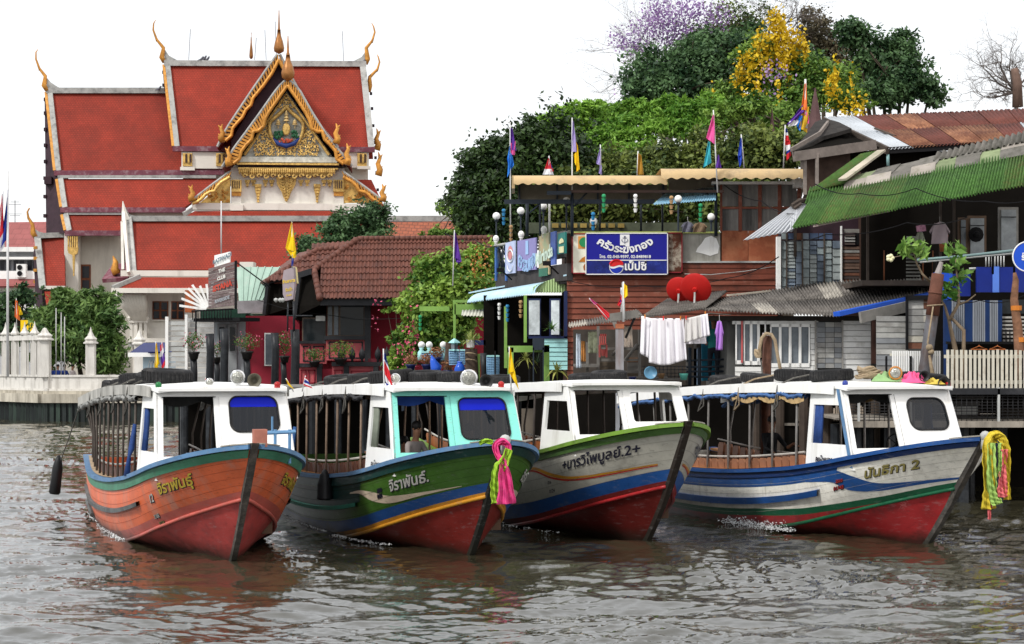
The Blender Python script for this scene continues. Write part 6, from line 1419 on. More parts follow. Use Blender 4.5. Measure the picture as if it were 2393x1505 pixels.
for k,(x,y,Y,l) in enumerate(((1177,492,73,'blue wind chime at the left of the upper terrace'),(1194,530,72,'shell wind chime beside the terrace corner pole'),(1411,458,64,'shell wind chime hanging from the rusty beam, left one'),(1485,458,64,'shell wind chime hanging from the rusty beam, right one'),(1386,500,65,'green beaded wind chime above the blue sign'),(1569,462,64,'orange topped green wind chime by the blue awning'),(1637,480,64,'green and white wind chime near the sooty wall'),(1167,712,70,'shell wind chime under the pale blue awning, left'),(1186,716,69,'wooden wind chime under the pale blue awning, middle'),(1217,706,67,'brass bell chime under the green scalloped awning'),(982,740,76,'blue beaded chime on the green beam by the tree'))):
    c=P(x,y,Y); mb=MB().ball(c,.07,8); 
    for j in range(3): mb.tube([c-Vector((0,0,.08+j*.16)),c-Vector((0,0,.2+j*.16))],[.07,.04],7)
    thing_mesh('wind_chime',mb,wc[k%4],c,l,'wind chime','wind chimes hanging around the terraces')
# ================================================================== satellite dishes
dr_=mat('red_dish',(.42,.012,.010),.4,.08,3)
def dish(px,py,Y,rx,ry,base,label):
    c=P(px,py,Y); base=P(*base); r=ry*Y/FPX; n=Vector((-.5,-.75,.45)).normalized() if False else Vector((.35,.86,.38)).normalized()
    M=n.to_track_quat('Z','Y').to_matrix(); o=empty('satellite_dish',tuple(base),label,'satellite dish','red satellite dishes')
    sq=rx/ry/.93
    prof=[(.02,-.22*r),(.3*r,-.20*r),(.6*r,-.13*r),(.85*r,-.05*r),(r,.02*r),(1.01*r,.03*r),(.98*r,.04*r),(.84*r,-.02*r),(.6*r,-.1*r),(.01,-.19*r)]
    obj('reflector',MB().lathe(c,prof,36,M),dr_,o,smooth=True); obj('mount',MB().lathe(c+n*-.24*r,[(.06,-.05),(.08,.0),(.08,.12)],8,M),dr_,o)
    k=c-n*.24*r; tubeo('mast',[k,Vector((k.x,k.y,k.z-.15)),Vector((base.x,base.y,base.z+.05)),base+Vector((.12,0,-.02))],.03,sv,o)
    for a in (-.5,0,.5): tubeo('strut',[k,c+M@Vector((r*.8*math.sin(a+math.pi),r*.8*math.cos(a+math.pi),-.05*r))],.012,dr_,o,4)
    return o
dish(1588,678,59.5,28,32,(1583,726,59),'smaller red satellite dish, the left one of the two on the grey roof'); dish(1626,674,58.5,33,37,(1622,722,58),'larger red satellite dish, the right one of the two on the grey roof')
# ================================================================== lower stilt house with grey roof
LH=Fr(1760,56,3); l0=LH.p(1760,905,0); LE=empty('stilt_house',(l0.x,l0.y,1.9),'old white and grey stilt house under a grey corrugated roof','house')
asb=mat('grey_asbestos',(.17,.155,.14),.95,.25,2,dirt=(.05,.045,.04),da=.4,ds=3,bump=.5,bs=8); asb2=mat('pale_asbestos',(.42,.39,.34),.95,.2,2,dirt=(.12,.11,.10),da=.35,ds=3)
corr(LH,(1600,712,-5),(1905,664,-5),(1955,737,.7),(1642,722,.4),7,2,6,[asb,asb,asb,asb2],LE,amp=.035,step=.03)
corr(LH,(1905,664,-5),(2185,640,-5),(2185,680,-1.5),(1955,737,.7),6,2,6,[asb,asb,asb2],LE,amp=.035,step=.03)
corr(LH,(1560,702,-5),(1700,682,-6),(1645,722,.3),(1500,742,.2),4,1,6,[asb,asb2],LE,amp=.035)
corr(LH,(1330,757,-1),(1490,726,-2),(1505,742,.5),(1328,765,.5),4,1,7,[asb2,asb],LE,amp=.03)
for (a,b) in (((1700,690),(1800,680)),((1860,668),(1930,664)),((1925,690),(2040,672)),((1925,715),(2090,682)),((1980,705),(2160,672)),((2010,725),(2150,695))):
    obj('loose_batten',MB().beam(LH.p(a[0],a[1],-1.2-(737-a[1])*.06),LH.p(b[0],b[1],-1.2-(737-b[1])*.06),.10,.05),mat('pale_batten',(.50,.45,.37),.85,.2,3),LE)
obj('blue_verge',MB().beam(LH.p(1955,734,.85),LH.p(2182,686,-1.2),.25,.12),mat('cobalt_verge',(.02,.10,.55),.4,.1),LE)
obj('verge_board',MB().beam(LH.p(2010,742,.7),LH.p(2190,700,-1.0),.08,.30),mat('silver_wood',(.26,.25,.23),.85,.25,3),LE)
silv=MATS['silver_wood']
fbo('wall_core',LH,1700,742,2190,905,-.35,4,mat('grey_core',(.10,.10,.095),.9),LE); fbo('head_beam',LH,1650,738,2010,750,.0,.3,mat('dark_beam_wood',(.03,.026,.022),.9,.3),LE)
wb=mat('white_clapboard',(.66,.66,.64),.6,.06,2,dirt=(.35,.34,.3),da=.2,ds=2.5)
planks(LH,1718,1900,856,905,.0,4,wb,LE); planks(LH,1968,2035,745,905,-.02,12,wb,LE,tilt=.02); planks(LH,1894,1910,752,905,-.02,12,wb,LE); fbo('head_board',LH,1712,750,1912,758,-.02,.1,wb,LE)
def casement(x0,x1,y0,y1,n,dark=(),red=None):
    w=fbo('window',LH,x0,y0,x1,y1,-.1,.06,M_black,LE); s=(x1-x0)/n
    for i in range(n):
        a,b=x0+i*s,x0+(i+1)*s; gm=M_dark if i in dark else gl2
        for (p,q,r_,t) in ((a,a+3,y0,y1),(b-3,b,y0,y1),(a,b,y0,y0+7),(a,b,y1-9,y1)): fbo('sash_bar',LH,p,r_,q,t,.02+.01*(i%2),.05,M_white if red!=i else redp,w)
        fbo('pane',LH,a+3,y0+7,b-3,y1-9,-.03,.02,gm,w)
        if (b-a)>28: fbo('mullion',LH,(a+b)/2-1,y0+7,(a+b)/2+1,y1-9,.0,.03,M_white,w)
casement(1719,1736,751,851,1); casement(1738,1790,750,853,3,dark=(2,)); casement(1800,1893,757,858,4)
fbo('red_strip',LH,1732,750,1736,848,.06,.03,mat('faded_red_strip',(.45,.10,.10),.6),LE)
gwd=[mat('grey_board_a',(.27,.27,.26),.85,.2,2,dirt=(.15,.14,.13),da=.3),mat('grey_board_b',(.36,.36,.34),.85,.2,2,dirt=(.15,.14,.13),da=.3),mat('grey_board_c',(.20,.21,.22),.85,.2,2)]
for j in range(3): planks(LH,1908+j*21,1928+j*21,752,860,.0,9,gwd[0],LE,'shutter_slat',ms=gwd)
for x in (1907,1970): fbo('frame_post',LH,x-2,748,x+1,862,.05,.1,silv,LE)
fbo('dark_post',LH,2038,742,2047,850,.3,.15,mat('dark_brown_post',(.05,.022,.016),.8,.3),LE)
LB=Fr(2110,55,2); planks(LB,2048,2122,738,905,-.4,13,gwd[0],LE,ms=gwd,gap=.008)
mix_=[gwd[0],gwd[1],mat('brown_patch_board',(.15,.065,.04),.85,.3),mat('cream_patch_board',(.40,.38,.32),.8,.2)]
planks(LB,2122,2158,690,815,-.2,8,gwd[0],LE,ms=mix_); planks(LB,2158,2196,690,815,-.2,8,gwd[0],LE,ms=mix_); fbo('patch_frame',LB,2118,692,2123,818,-.1,.1,M_black,LE); fbo('patch_frame',LB,2118,690,2196,700,-.1,.1,M_black,LE)
# porch on the left with posts and clutter
LP=Fr(1420,58,0); fbo('porch_back',LP,1340,770,1720,905,-3,.2,mat('porch_dark_wall',(.05,.042,.035),.9,.4,2),LE)
wp=mat('grey_post_wood',(.20,.19,.175),.9,.25,3,dirt=(.08,.07,.06),da=.3)
for x,y0 in ((1395,762),(1492,770),(1604,742),(1370,800),(1622,742)): fbo('porch_post',LP,x,y0,x+6,905,.1,.15,wp,LE)
for (x0,x1,y) in ((1395,1500,812),(1395,1495,838),(1440,1500,866),(1340,1400,850),(1340,1400,872)): fbo('porch_rail',LP,x0,y,x1,y+6,.05,.08,wp,LE)
tubeo('porch_brace',[LP.p(1430,830,.1),LP.p(1458,800,.1)],.05,wp,LE); tubeo('porch_brace',[LP.p(1462,840,.1),LP.p(1490,805,.1)],.05,wp,LE)
mud=[mat('mud_board',(.14,.11,.08),.95,.35,3),wp,mat('rust_board',(.16,.08,.04),.95,.3,3)]
planks(LP,1402,1440,845,895,-.3,5,wp,LE,ms=mud); planks(LP,1466,1492,835,890,-.3,5,wp,LE,ms=mud); fbo('bench_plank',LP,1344,852,1400,858,.5,.7,wp,LE)
for (x0,x1,y) in ((1500,1605,884),(1455,1560,880)): fbo('deck_shelf',LP,x0,y,x1,y+5,.5,.7,wp,LE)
for k in range(12): tubeo('cage_wire',[LP.p(1505+k*9,855,.2),LP.p(1505+k*9,884,.2)],.012,bm_,LE,4)
for k in range(4): tubeo('cage_wire',[LP.p(1500,856+k*8,.2),LP.p(1608,856+k*8,.2)],.012,bm_,LE,4)
# railing in front of the blue doorway
for k,y in enumerate((843,858,868,880)): tubeo('rail_bar',[LP.p(1604,y,1),LP.p(1712,y-4+k*2,1)],.03,bm_,LE)
for x in (1612,1634,1712): tubeo('rail_post',[LP.p(x,742 if x==1712 else 812,1),LP.p(x,900,1)],.05,bm_ if x!=1712 else wp,LE)
fbo('door_curtain',LP,1640,748,1700,890,-.6,.1,mat('turquoise_curtain',(.03,.24,.38),.8,.35,2.5),LE); fbo('light_post',LP,1622,815,1632,905,.1,.1,mat('pale_blue_post',(.35,.5,.7),.6),LE)
# clutter things on the porch
def cloth_thing(name,label,cat,q,Y,m,group=None,rip=.04,nw=3,seed=0,nu=18,nv=12,hemj=0.):
    """a hanging cloth, corners TL TR BR BL in pixels at depth Y, real folds"""
    a,b,c,e=[P(x,y,Y) for x,y in q]; g=random.Random(seed); ph=g.uniform(0,6); ph2=g.uniform(0,6); W_=(b-a).length
    def fn(s,t):
        p=a.lerp(b,s).lerp(e.lerp(c,s),t); return p+Vector((0,-rip*(math.sin(s*nw*6.28+ph+t*.7)+.5*math.sin(s*nw*13+ph2))*(.25+t*.9),-hemj*t*math.sin(s*5+ph)))
    o=obj(name,MB().grid(fn,nu,nv),m,loc=a,label=label,cat=cat,group=group,smooth=True); o.modifiers.new('s','SOLIDIFY').thickness=.012
    return o
wsh=mat('white_sheet',(.78,.76,.80),.85,.03,3); lap=mat('lavender_cloth',(.42,.20,.62),.85,.1,3); gsh2=mat('greyish_white_cloth',(.62,.60,.58),.85,.05,3)
grp='laundry drying on the line'
cloth_thing('bed_sheet','large white sheet in the middle of the washing line','laundry',[(1520,744),(1598,744),(1605,846),(1517,850)],54.5,wsh,grp,.05,4,2,40,24,.06)
cloth_thing('towel','white towel at the left end of the washing line','laundry',[(1499,738),(1522,744),(1518,838),(1496,826)],54.7,wsh,grp,.05,2,5,20,14)
cloth_thing('towel','short greyish white cloth right of the large sheet','laundry',[(1601,745),(1640,736),(1644,788),(1600,802)],54.4,gsh2,grp,.03,3,7,24,14)
cloth_thing('towel','narrow white cloth at the right end of the white laundry','laundry',[(1637,736),(1653,733),(1658,784),(1640,790)],54.3,wsh,grp,.03,2,8)
cloth_thing('towel','pale cloth hanging lowest behind the short cloth','laundry',[(1602,790),(1650,788),(1651,803),(1602,804)],54.6,wsh,grp,.03,3,9)
tubeo('washing_line',[P(1492,736,54.5),P(1545,744,54.5),P(1600,745,54.5),P(1660,732,54.5),P(1708,736,54.5)],.012,M_ropeg,loc=P(1545,744,54.5),label='thin washing line strung before the grey roofed house',cat='rope')
for k,(x,y) in enumerate(((1507,740),(1550,744),(1590,744),(1603,743),(1648,733))): obj('clothes_peg',MB().box(P(x,y,54.4).x-.015,54.35,P(x,y,54.4).z-.05,P(x,y,54.4).x+.015,54.4,P(x,y,54.4).z+.06),redp if k%2 else mat('orange_peg',(.6,.2,.03),.5),loc=P(x,y,54.4),label=('red ' if k%2 else 'orange ')+'clothes peg '+('holding the left towel','at the left side of the large sheet','at the right side of the large sheet','between the large sheet and the short cloth','on the rightmost white cloth')[k],cat='clothes peg',group='clothes pegs on the line')
def garment(name,label,px,py,Y,w,h,m,sl=.3,group=None,cat='shirt'):
    c=P(px,py,Y); W_=w*Y/FPX; H_=h*Y/FPX; mb=MB()
    def fn(s,t):
        wd=W_/2*(.55+.35*min(1,t*3)+.12*t); x=(2*s-1)*wd; return c+Vector((x,-.05*math.sin(s*9+t*3)*(.4+t),-H_*t-.06*abs(2*s-1)*(1-t)))
    mb.grid(fn,12,12)
    for sd in (-1,1): mb.grid(lambda s,t:c+Vector((sd*(W_*.3+W_*.28*t),.03*math.sin(s*6),-.03-H_*.34*t-H_*.16*s-.0)),4,4)
    o=obj(name,mb,m,loc=c,label=label,cat=cat,group=group,smooth=True); o.modifiers.new('s','SOLIDIFY').thickness=.015
    tubeo('hanger',[c+Vector((0,0,.14)),c+Vector((0,0,0)),c+Vector((W_*.3,0,-.04))],.008,sv,o if False else None,4,loc=c,label='wire hanger holding the '+label.split(' hanging')[0],cat='hanger') 
    return o
garment('dress','lilac dress hanging in front of the turquoise doorway curtain',1681,748,53.8,16,70,lap,cat='dress')
garment('shirt','pale mauve shirt hanging in the dark upper veranda',2196,518,56.5,40,52,mat('mauve_shirt',(.42,.34,.36),.85,.1))
garment('shirt','small green and beige clothes hanging left of the mauve shirt',2150,540,56.6,20,48,mat('olive_shirt',(.25,.27,.2),.85,.3)); 
cloth_thing('pink_cloth','tiny pink and white cloth above the beige clothes on the veranda','laundry',[(2140,528),(2162,524),(2164,540),(2142,542)],56.4,mat('pink_white_cloth',(.6,.3,.42),.8,.5,8),None,.02,2,4)
garment('shirt','dark striped shirts on the rail behind the parapet, left',1607,517,64,26,26,mat('dark_check_shirt',(.10,.10,.13),.8,.5,8)); garment('shirt','tan and dark clothes on the rail behind the parapet, right',1635,519,64,30,24,mat('tan_clothes',(.22,.15,.09),.8,.5,5))
# junk on porch
g=random.Random(9)
cj=[('red_chair','salmon red plastic chair hung on the porch',(1402,780,1418,806),mat('salmon_plastic',(.6,.12,.11),.4)),('red_bucket','salmon red plastic bucket below the red chair',(1404,816,1416,832),mat('salmon_plastic',(0,0,0)))]
for nm,l,(x0,y0,x1,y1),m in cj:
    c=P((x0+x1)/2,y1,57.4); w=(x1-x0)*57.4/FPX/2; h=(y1-y0)*57.4/FPX
    mb=MB().lathe(c,[(w*.7,0),(w,h*.9),(w*1.08,h),(w*.9,h)],12) if 'bucket' in nm else MB()
    if 'chair' in nm:
        mb.box(c.x-w,c.y,c.z,c.x+w,c.y+.3,c.z+.04)
        for i in range(4): mb.box(c.x-w+i*w*.55,c.y+.26,c.z,c.x-w+i*w*.55+w*.25,c.y+.30,c.z+h)
        mb.box(c.x-w,c.y+.26,c.z+h-.06,c.x+w,c.y+.30,c.z+h)
        for sx in (-1,1):
            for yy in (0,.28): mb.box(c.x+sx*w-.02,c.y+yy-.02,c.z-.35,c.x+sx*w+.02,c.y+yy+.02,c.z)
    thing_mesh(nm,mb,m,c,l,'chair' if 'chair' in nm else 'bucket')
c=P(1520,872,55); thing_mesh('blue_basin',MB().lathe(c,[(.02,-.02),(.11,0),(.17,.07),(.18,.075),(.16,.07),(.10,.02),(.01,.01)],20,Matrix.Rotation(R(80),3,'X')),mat('light_blue_plastic',(.12,.28,.42),.35,.1),c,'round light blue plastic basin leaning under the white sheets','basin',smooth=True)
for k,(x,y,w,h,m,l) in enumerate(((1352,860,10,80,mat('pale_cloth_a',(.55,.62,.7),.8,.3,6),'long pale blue and white cloth hanging at the left porch edge'),(1363,845,8,48,mat('orange_black_cloth',(.50,.22,.06),.8,.6,4),'orange and black cloth hanging beside the pale one'),(1385,825,20,50,mat('print_cloth',(.35,.37,.25),.8,.6,6),'patterned green and white cloth under the porch eave'),(1468,812,18,50,mat('brown_white_cloth',(.6,.5,.42),.8,.7,4),'white and brown cloth hanging right of the steel pillar'))):
    cloth_thing('hanging_cloth',l,'laundry',[(x-w/2,y-h),(x+w/2,y-h),(x+w/2+2,y),(x-w/2,y)],56.2,m,'clothes hanging on the porch',.03,2,k)
for k,(x,y,r,m,l) in enumerate(((1435,892,.10,terra,'small terracotta pot by the foot of the steel pillar'),(1478,893,.10,navy,'blue and white enamel pot on the porch floor'),(1598,888,.12,mat('seafoam_plastic',(.10,.4,.33),.4),'seafoam plastic bowl under the sheets'),(1545,885,.10,mat('brown_jug',(.2,.12,.06),.5),'small brown jug beside the blue basin'))):
    c=P(x,y,56.5); thing_mesh('pot',MB().lathe(c,[(r*.7,0),(r,r*1.2),(r*1.1,r*1.5),(r*.9,r*1.5)],12),m,c,l,'pot',smooth=True)
# steel pillar in the river before the porch
c=P(1448,900,52); sp_=thing_mesh('steel_pillar',MB().box(c.x-.10,51.9,-1,c.x+.10,52.1,P(1448,760,52).z),mat('galvanised_pillar',(.24,.25,.27),.5,.2,2,dirt=(.16,.08,.05),da=.3,ds=2,streak=1),(c.x,52,0),'square grey steel pillar with rusty ends before the porch','pillar'); sub(sp_,'rusty_head',MB().box(c.x-.11,51.88,P(0,768,52).z,c.x+.11,52.12,P(0,757,52).z),rust); sub(sp_,'cross_timber',MB().beam(P(1425,742,52),P(1490,733,52),.12,.2),wp); sub(sp_,'thin_mast',MB().tube([P(1458,745,51.9),P(1456,660,51.9)],.035,6),sv)
sub(sp_,'strut',MB().beam(P(1440,765,52),P(1432,745,52),.08,.1),wp); sub(sp_,'strut',MB().beam(P(1462,790,52),P(1483,742,52),.05,.06),M_black)
person('woman in turquoise top standing in the curtained doorway behind the lilac dress',P(1668,890,57.6)-Vector((0,0,.0)),R(-100),False,mat('turquoise_top',(.03,.26,.25),.8,.2),None,0,(.6,.7))
# ================================================================== upper stilt house on the right
UH=Fr(1900,57,4); u0_=UH.p(2000,905,0); UE=empty('upper_house',(u0_.x,u0_.y,1.9),'tall ramshackle wooden house with mossy green roof and rusty patched top roof','house')
grn=mat('mossy_green_sheet',(.05,.12,.025),.75,.35,5,dirt=(.02,.04,.016),da=.25,ds=7,bump=.2); grn2=mat('rust_streaked_green_sheet',(.06,.125,.028),.75,.3,5,dirt=(.12,.07,.03),da=.25,ds=4)
capm=[mat('grey_cap_tile',(.16,.15,.135),.9,.35,2,dirt=(.05,.05,.04),da=.4,ds=4),mat('pale_cap_tile',(.30,.27,.24),.9,.25,2,dirt=(.15,.14,.1),da=.3,ds=4),mat('lichen_cap_tile',(.18,.22,.12),.9,.3,2)]
corr(UH,(1908,449,-2.0),(2600,305,2.2),(2600,395,4.6),(1851,534,1.0),12,1,9,[grn,grn,grn,grn2],UE,amp=.038,step=.03)
corr(UH,(2013,362,-3),(2068,352,-2.8),(1972,428,-1.4),(1889,449,-1.6),2,1,7,[grn2,grn],UE,amp=.03)
corr(UH,(1893,440,-1.8),(1985,425,-1.6),(1990,450,-1.2),(1880,478,-1.0),2,1,7,[grn],UE,amp=.03)
obj('diagonal_plank',MB().beam(UH.p(2060,352,-2.6),UH.p(1968,420,-1.2),.28,.06),mat('peeling_cream_plank',(.48,.42,.34),.8,.25,3,dirt=(.1,.13,.06),da=.3),UE)
# ridge capping tiles in two rows
for i in range(12):
    f0,f1=i/12,(i+1)/12+.008; L=lambda a,b,f:UH.p(a[0]+(b[0]-a[0])*f,a[1]+(b[1]-a[1])*f,a[2]+(b[2]-a[2])*f)
    for (A_,B_,C_,D_) in (((1976,428,-1.6),(2600,298,2.3),(2600,328,2.9),(1970,448,-1.2)),((2003,412,-1.9),(2600,272,2.0),(2600,302,2.4),(1978,432,-1.5))):
        a,b,c,d=L(A_,B_,f0),L(A_,B_,f1),L(D_,C_,f1),L(D_,C_,f0); n=(b-a).cross(d-a).normalized(); n=n if n.y<0 else -n
        obj('cap_tile',MB().slab([p+n*(.05+.03*(i%2)) for p in (a,b,c,d)],-n*.04),capm[rnd.choice((0,0,1,2)) if i<6 else rnd.choice((1,2,0))],UE)
corr(UH,(2190,358,-.6),(2600,262,2.0),(2600,290,2.4),(2180,378,-.4),6,1,5,[capm[0]],UE,'cap_sheet',amp=.05)
for i in range(26):
    a=UH.p(2010+i*8,411-i*1.65,-1.9+i*.05); obj('cap_roll',MB().ball(a,.06+.02*(i%3),6,.8),capm[i%2],UE)
# fascia below the green eave
obj('eave_lath',MB().beam(UH.p(1900,528,1.2),UH.p(2080,492,2.0),.05,.07),mat('pink_grey_lath',(.30,.24,.22),.85,.3),UE)
# rusty top roof, sheet by sheet
rs=[mat('rust_roof_sheet',(.12,.038,.028),.75,.25,1.5,dirt=(.07,.025,.018),da=.3,ds=2),mat('orange_rust_sheet',(.26,.12,.065),.75,.35,1.2,dirt=(.10,.035,.02),da=.5,ds=1.5,streak=0),mat('new_zinc_sheet',(.42,.45,.48),.45,.12,1.5,dirt=(.2,.13,.1),da=.12,ds=2)]
TR=Fr(2100,62,3)
m1=[2,0,1,0,0,0,0,0,2,0]; m0=[2,1,0,1,1,0,2,2,0,0]
A_,B_,C_,D_=(1925,276,-5),(2640,246,-5),(2640,310,-.8),(2075,348,-.8)
def mid(a,b,f): return tuple(a[i]+(b[i]-a[i])*f for i in range(3))
corr(TR,A_,B_,mid(B_,C_,.5),mid(A_,D_,.5),10,1,7,rs,UE,amp=.028,step=.02,msf=lambda i,r:rs[m1[i]])
corr(TR,mid(A_,D_,.47),mid(B_,C_,.47),C_,D_,10,1,7,rs,UE,amp=.028,step=.02,msf=lambda i,r:rs[m0[i]])
corr(TR,(1925,276,-5),(2640,246,-5),(2640,290,-9),(1900,315,-9),6,1,9,rs,UE,amp=.028)
obj('eave_purlin',MB().beam(TR.p(2078,352,-.9),TR.p(2640,318,-.9),.18,.2),M_black,UE)
obj('verge_rafter',MB().beam(TR.p(1925,281,-5),TR.p(2075,352,-.8),.12,.22),mat('dark_rafter',(.07,.055,.045),.85,.3,3),UE)
dra=MATS['dark_rafter']
# projecting left gable with ragged underside
obj('torn_thatch',MB().slab([TR.p(*c) for c in [(1928,276,-5),(1905,285,-4.5),(1875,325,-2),(1848,350,0),(1862,352,0),(1925,318,-1.5),(1990,300,-2.5),(1960,285,-4)]],Vector((0,0,-.12))),mat('torn_dark_felt',(.025,.022,.02),.95,.5,3,bump=1,bs=5),UE)
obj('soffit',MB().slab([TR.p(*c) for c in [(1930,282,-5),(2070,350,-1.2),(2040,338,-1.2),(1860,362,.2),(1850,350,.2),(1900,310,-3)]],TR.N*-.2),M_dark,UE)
obj('gable_beam',MB().beam(TR.p(1855,366,.2),TR.p(2045,338,-1.0),.14,.30),mat('worn_beam',(.20,.17,.15),.85,.3,3),UE)
obj('gable_edge',MB().beam(TR.p(1849,350,.3),TR.p(1915,312,-1.4),.07,.12),mat('worn_beam',(0,0,0)),UE); obj('gable_edge',MB().beam(TR.p(1915,312,-1.4),TR.p(1935,286,-4),.07,.12),mat('worn_beam',(0,0,0)),UE)
for x,y0,y1 in ((1881,362,455),(1909,358,440),(1875,360,395)): obj('gable_post',MB().beam(TR.p(x,y0,-.1),TR.p(x,y1,-.1),.10,.10),mat('worn_beam',(0,0,0)),UE)
fbo('gable_boarding',TR,1882,350,1987,450,-1.2,.1,mat('brown_gable_board',(.07,.045,.035),.85,.35,3),UE)
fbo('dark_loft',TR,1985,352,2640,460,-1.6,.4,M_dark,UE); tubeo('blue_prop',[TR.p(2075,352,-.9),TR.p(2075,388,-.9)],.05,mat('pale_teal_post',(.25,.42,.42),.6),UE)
obj('loose_plank',MB().beam(TR.p(2045,300,-2.9),TR.p(2092,318,-2.2),.10,.05),dra,UE)
# jalousie wall
UW=Fr(1822,61,4); fbo('corner_board',UW,1816,553,1825,700,.1,.2,M_white,UE); fbo('wall_core',UW,1822,500,2035,700,-.12,.2,dkp,UE); fbo('wall_core',UW,1895,440,2035,500,-.12,.2,dkp,UE)
jal=[mat('jalousie_glass_a',(.22,.26,.27),.2,.3,3),mat('jalousie_glass_b',(.25,.28,.28),.25,.3,3),mat('jalousie_glass_c',(.12,.15,.19),.15,.3,3),mat('jalousie_glass_d',(.06,.09,.16),.2,.3,3)]
for j,(x0,x1,n) in enumerate(((1827,1838,6),(1840,1858,16),(1860,1875,5),(1877,1891,6),(1893,1908,12),(1910,1926,8),(1928,1943,9),(1946,1966,7))):
    planks(UW,x0,x1,562,690,.0,n,jal[j%3],UE,'glass_slat',gap=.01,tilt=.03,ms=[jal[j%3],jal[j%3],jal[j%3],jal[(j+1)%3]])
    if j in (1,3,6): fbo('window_post',UW,x0-3,545,x0,690,.06,.1,dra,UE)
for x0,x1,m in ((1827,1840,0),(1842,1858,3),(1876,1890,2),(1892,1912,3),(1914,1945,3)): fbo('fanlight',UW,x0,545,x1,559,.02,.04,jal[m] ,UE)
fbo('brown_board',UW,1858,545,1876,560,.02,.04,mat('brown_patch_board',(0,0,0)),UE)
fbo('white_post',UW,1965,528,1968,672,.1,.1,M_white,UE)
bmix=[mat('brown_patch_board',(0,0,0)),mat('worn_brown_board',(.12,.075,.055),.85,.35,3),gwd[0],mat('dark_worn_board',(.06,.045,.04),.85,.3,3)]
planks(UW,1969,2018,575,690,.02,15,gwd[0],UE,ms=bmix,tilt=.015); planks(UW,1974,1998,545,572,.03,4,gwd[0],UE,'louvre',ms=[gwd[0],bmix[3]],tilt=.04); fbo('shutter',UW,2000,545,2018,572,.02,.05,M_black,UE); fbo('pale_board',UW,1972,535,2018,544,.02,.05,silv,UE)
fbo('grey_door_leaf',UW,2018,535,2032,690,.12,.06,mat('grey_green_board',(.20,.22,.20),.85,.2),UE)
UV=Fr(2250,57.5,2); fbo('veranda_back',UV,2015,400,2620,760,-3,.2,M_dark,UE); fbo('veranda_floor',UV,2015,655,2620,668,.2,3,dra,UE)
planks(UV,2118,2150,548,655,-1.0,13,mat('pale_louvre',(.22,.22,.20),.85,.25),UE,'louvre_slat',gap=.05,tilt=.05)
for x0,x1,y0,y1,g_ in ((2240,2262,508,604,gl2),(2262,2305,504,604,mat('pale_door_glass',(.33,.36,.38),.3,.3,2.5)),(2334,2380,484,596,MATS['pale_door_glass'])):
    w=fbo('door_frame',UV,x0,y0,x1,y1,-.5,.1,mat('brown_door_frame',(.14,.09,.06),.7,.3) if x0<2300 else silv,UE); fbo('pane',UV,x0+6,y0+6,x1-5,y1-2,-.45,.05,g_,w); fbo('crossbar',UV,x0+6,y0+22,x1-5,y0+24,-.4,.03,M_black,w)
o=thing_mesh('sunhat',MB().lathe(UV.p(2281,548,-.2),[(.22,0),(.2,.03),(.1,.05),(.08,.12),(.01,.14)],12,Matrix.Rotation(R(90),3,'X')),M_black,UV.p(2281,548,-.2),'black cloth cap hanging on the pale veranda door','cap')
for x in (2026,2196,2228): fbo('veranda_post',UV,x,460,x+5,660,-.4,.1,dra,UE)
for x in (2066,2157,2180): tubeo('thin_post',[UV.p(x,585,0),UV.p(x,655,0)],.02,mat('rust_rod',(.2,.07,.03),.7),UE)
fbo('house_core',UV,2015,400,2700,905,-3.3,5,mat('dark_brown_core',(0,0,0)),UE)
thing_mesh('clay_figure',MB().tube([UV.p(2205,588,.3),UV.p(2203,565,.3),UV.p(2213,548,.3)],[.10,.11,.05],8),mat('orange_clay',(.35,.11,.04),.7),UV.p(2205,588,.3),'orange brown cloth bundle below the mauve shirt','bundle',smooth=True)
# pale tin lean-to
LT=Fr(1850,60.5,4); LTE=empty('tin_lean_to',tuple(LT.p(1822,560,.2)),'pale new tin lean-to roof left of the mossy green roof','lean-to roof')
corr(LT,(1858,478,-1),(1886,478,-1),(1852,540,.6),(1737,562,1.4),1,1,9,[mat('pale_tin',(.50,.52,.55),.4,.08,1.5,dirt=(.3,.3,.3),da=.15)],LTE,amp=.02)
corr(LT,(1850,483,-1),(1868,480,-1),(1862,532,.5),(1846,540,.7),1,1,3,[MATS['pale_tin']],LTE,amp=.02)
tubeo('prop',[LT.p(1858,520,-.5),LT.p(1858,600,-.5)],.05,dra,LTE)
thing_mesh('driftwood',MB().tube([LT.p(1850,480,-.6),LT.p(1868,470,-.8),LT.p(1890,466,-1)],[.06,.09,.04],6).tube([LT.p(1855,488,-.6),LT.p(1872,476,-.7)],[.07,.05],6),dra,LT.p(1860,478,-.8),'dark broken branches lying where the tin and green roofs meet','branch')
# ================================================================== pier on the right
PR=Fr(2200,49.2,0); pr=PR.p(2200,985,0); DE=empty('timber_pier',(pr.x,pr.y,0),'dark timber and concrete pier with wire mesh under the white picket fence','pier')
con=mat('pier_concrete',(.28,.25,.21),.85,.25,1.5,dirt=(.08,.07,.06),da=.35,ds=2,streak=1)
fbo('deck_beam',PR,1985,985,2640,999,.05,.5,con,DE); fbo('deck',PR,1985,981,2640,986,-.1,7,con,DE); fbo('upper_deck',PR,2080,908,2640,922,.0,5,blk2,DE)
mesh_m=mat('wire_mesh',(.03,.03,.032),.6,.2)
for k in range(40): tubeo('mesh_wire',[PR.p(1995+k*12,922,-.1),PR.p(1995+k*12,984,-.1)],.010,mesh_m,DE,3)
for k in range(9): tubeo('mesh_wire',[PR.p(1985,926+k*7,-.1),PR.p(2480,926+k*7,-.1)],.010,mesh_m,DE,3)
fbo('under_pier_shade',PR,1250,900,2640,1200,-6.5,.3,M_dark,DE)  # black sheet added for the shade under the pier
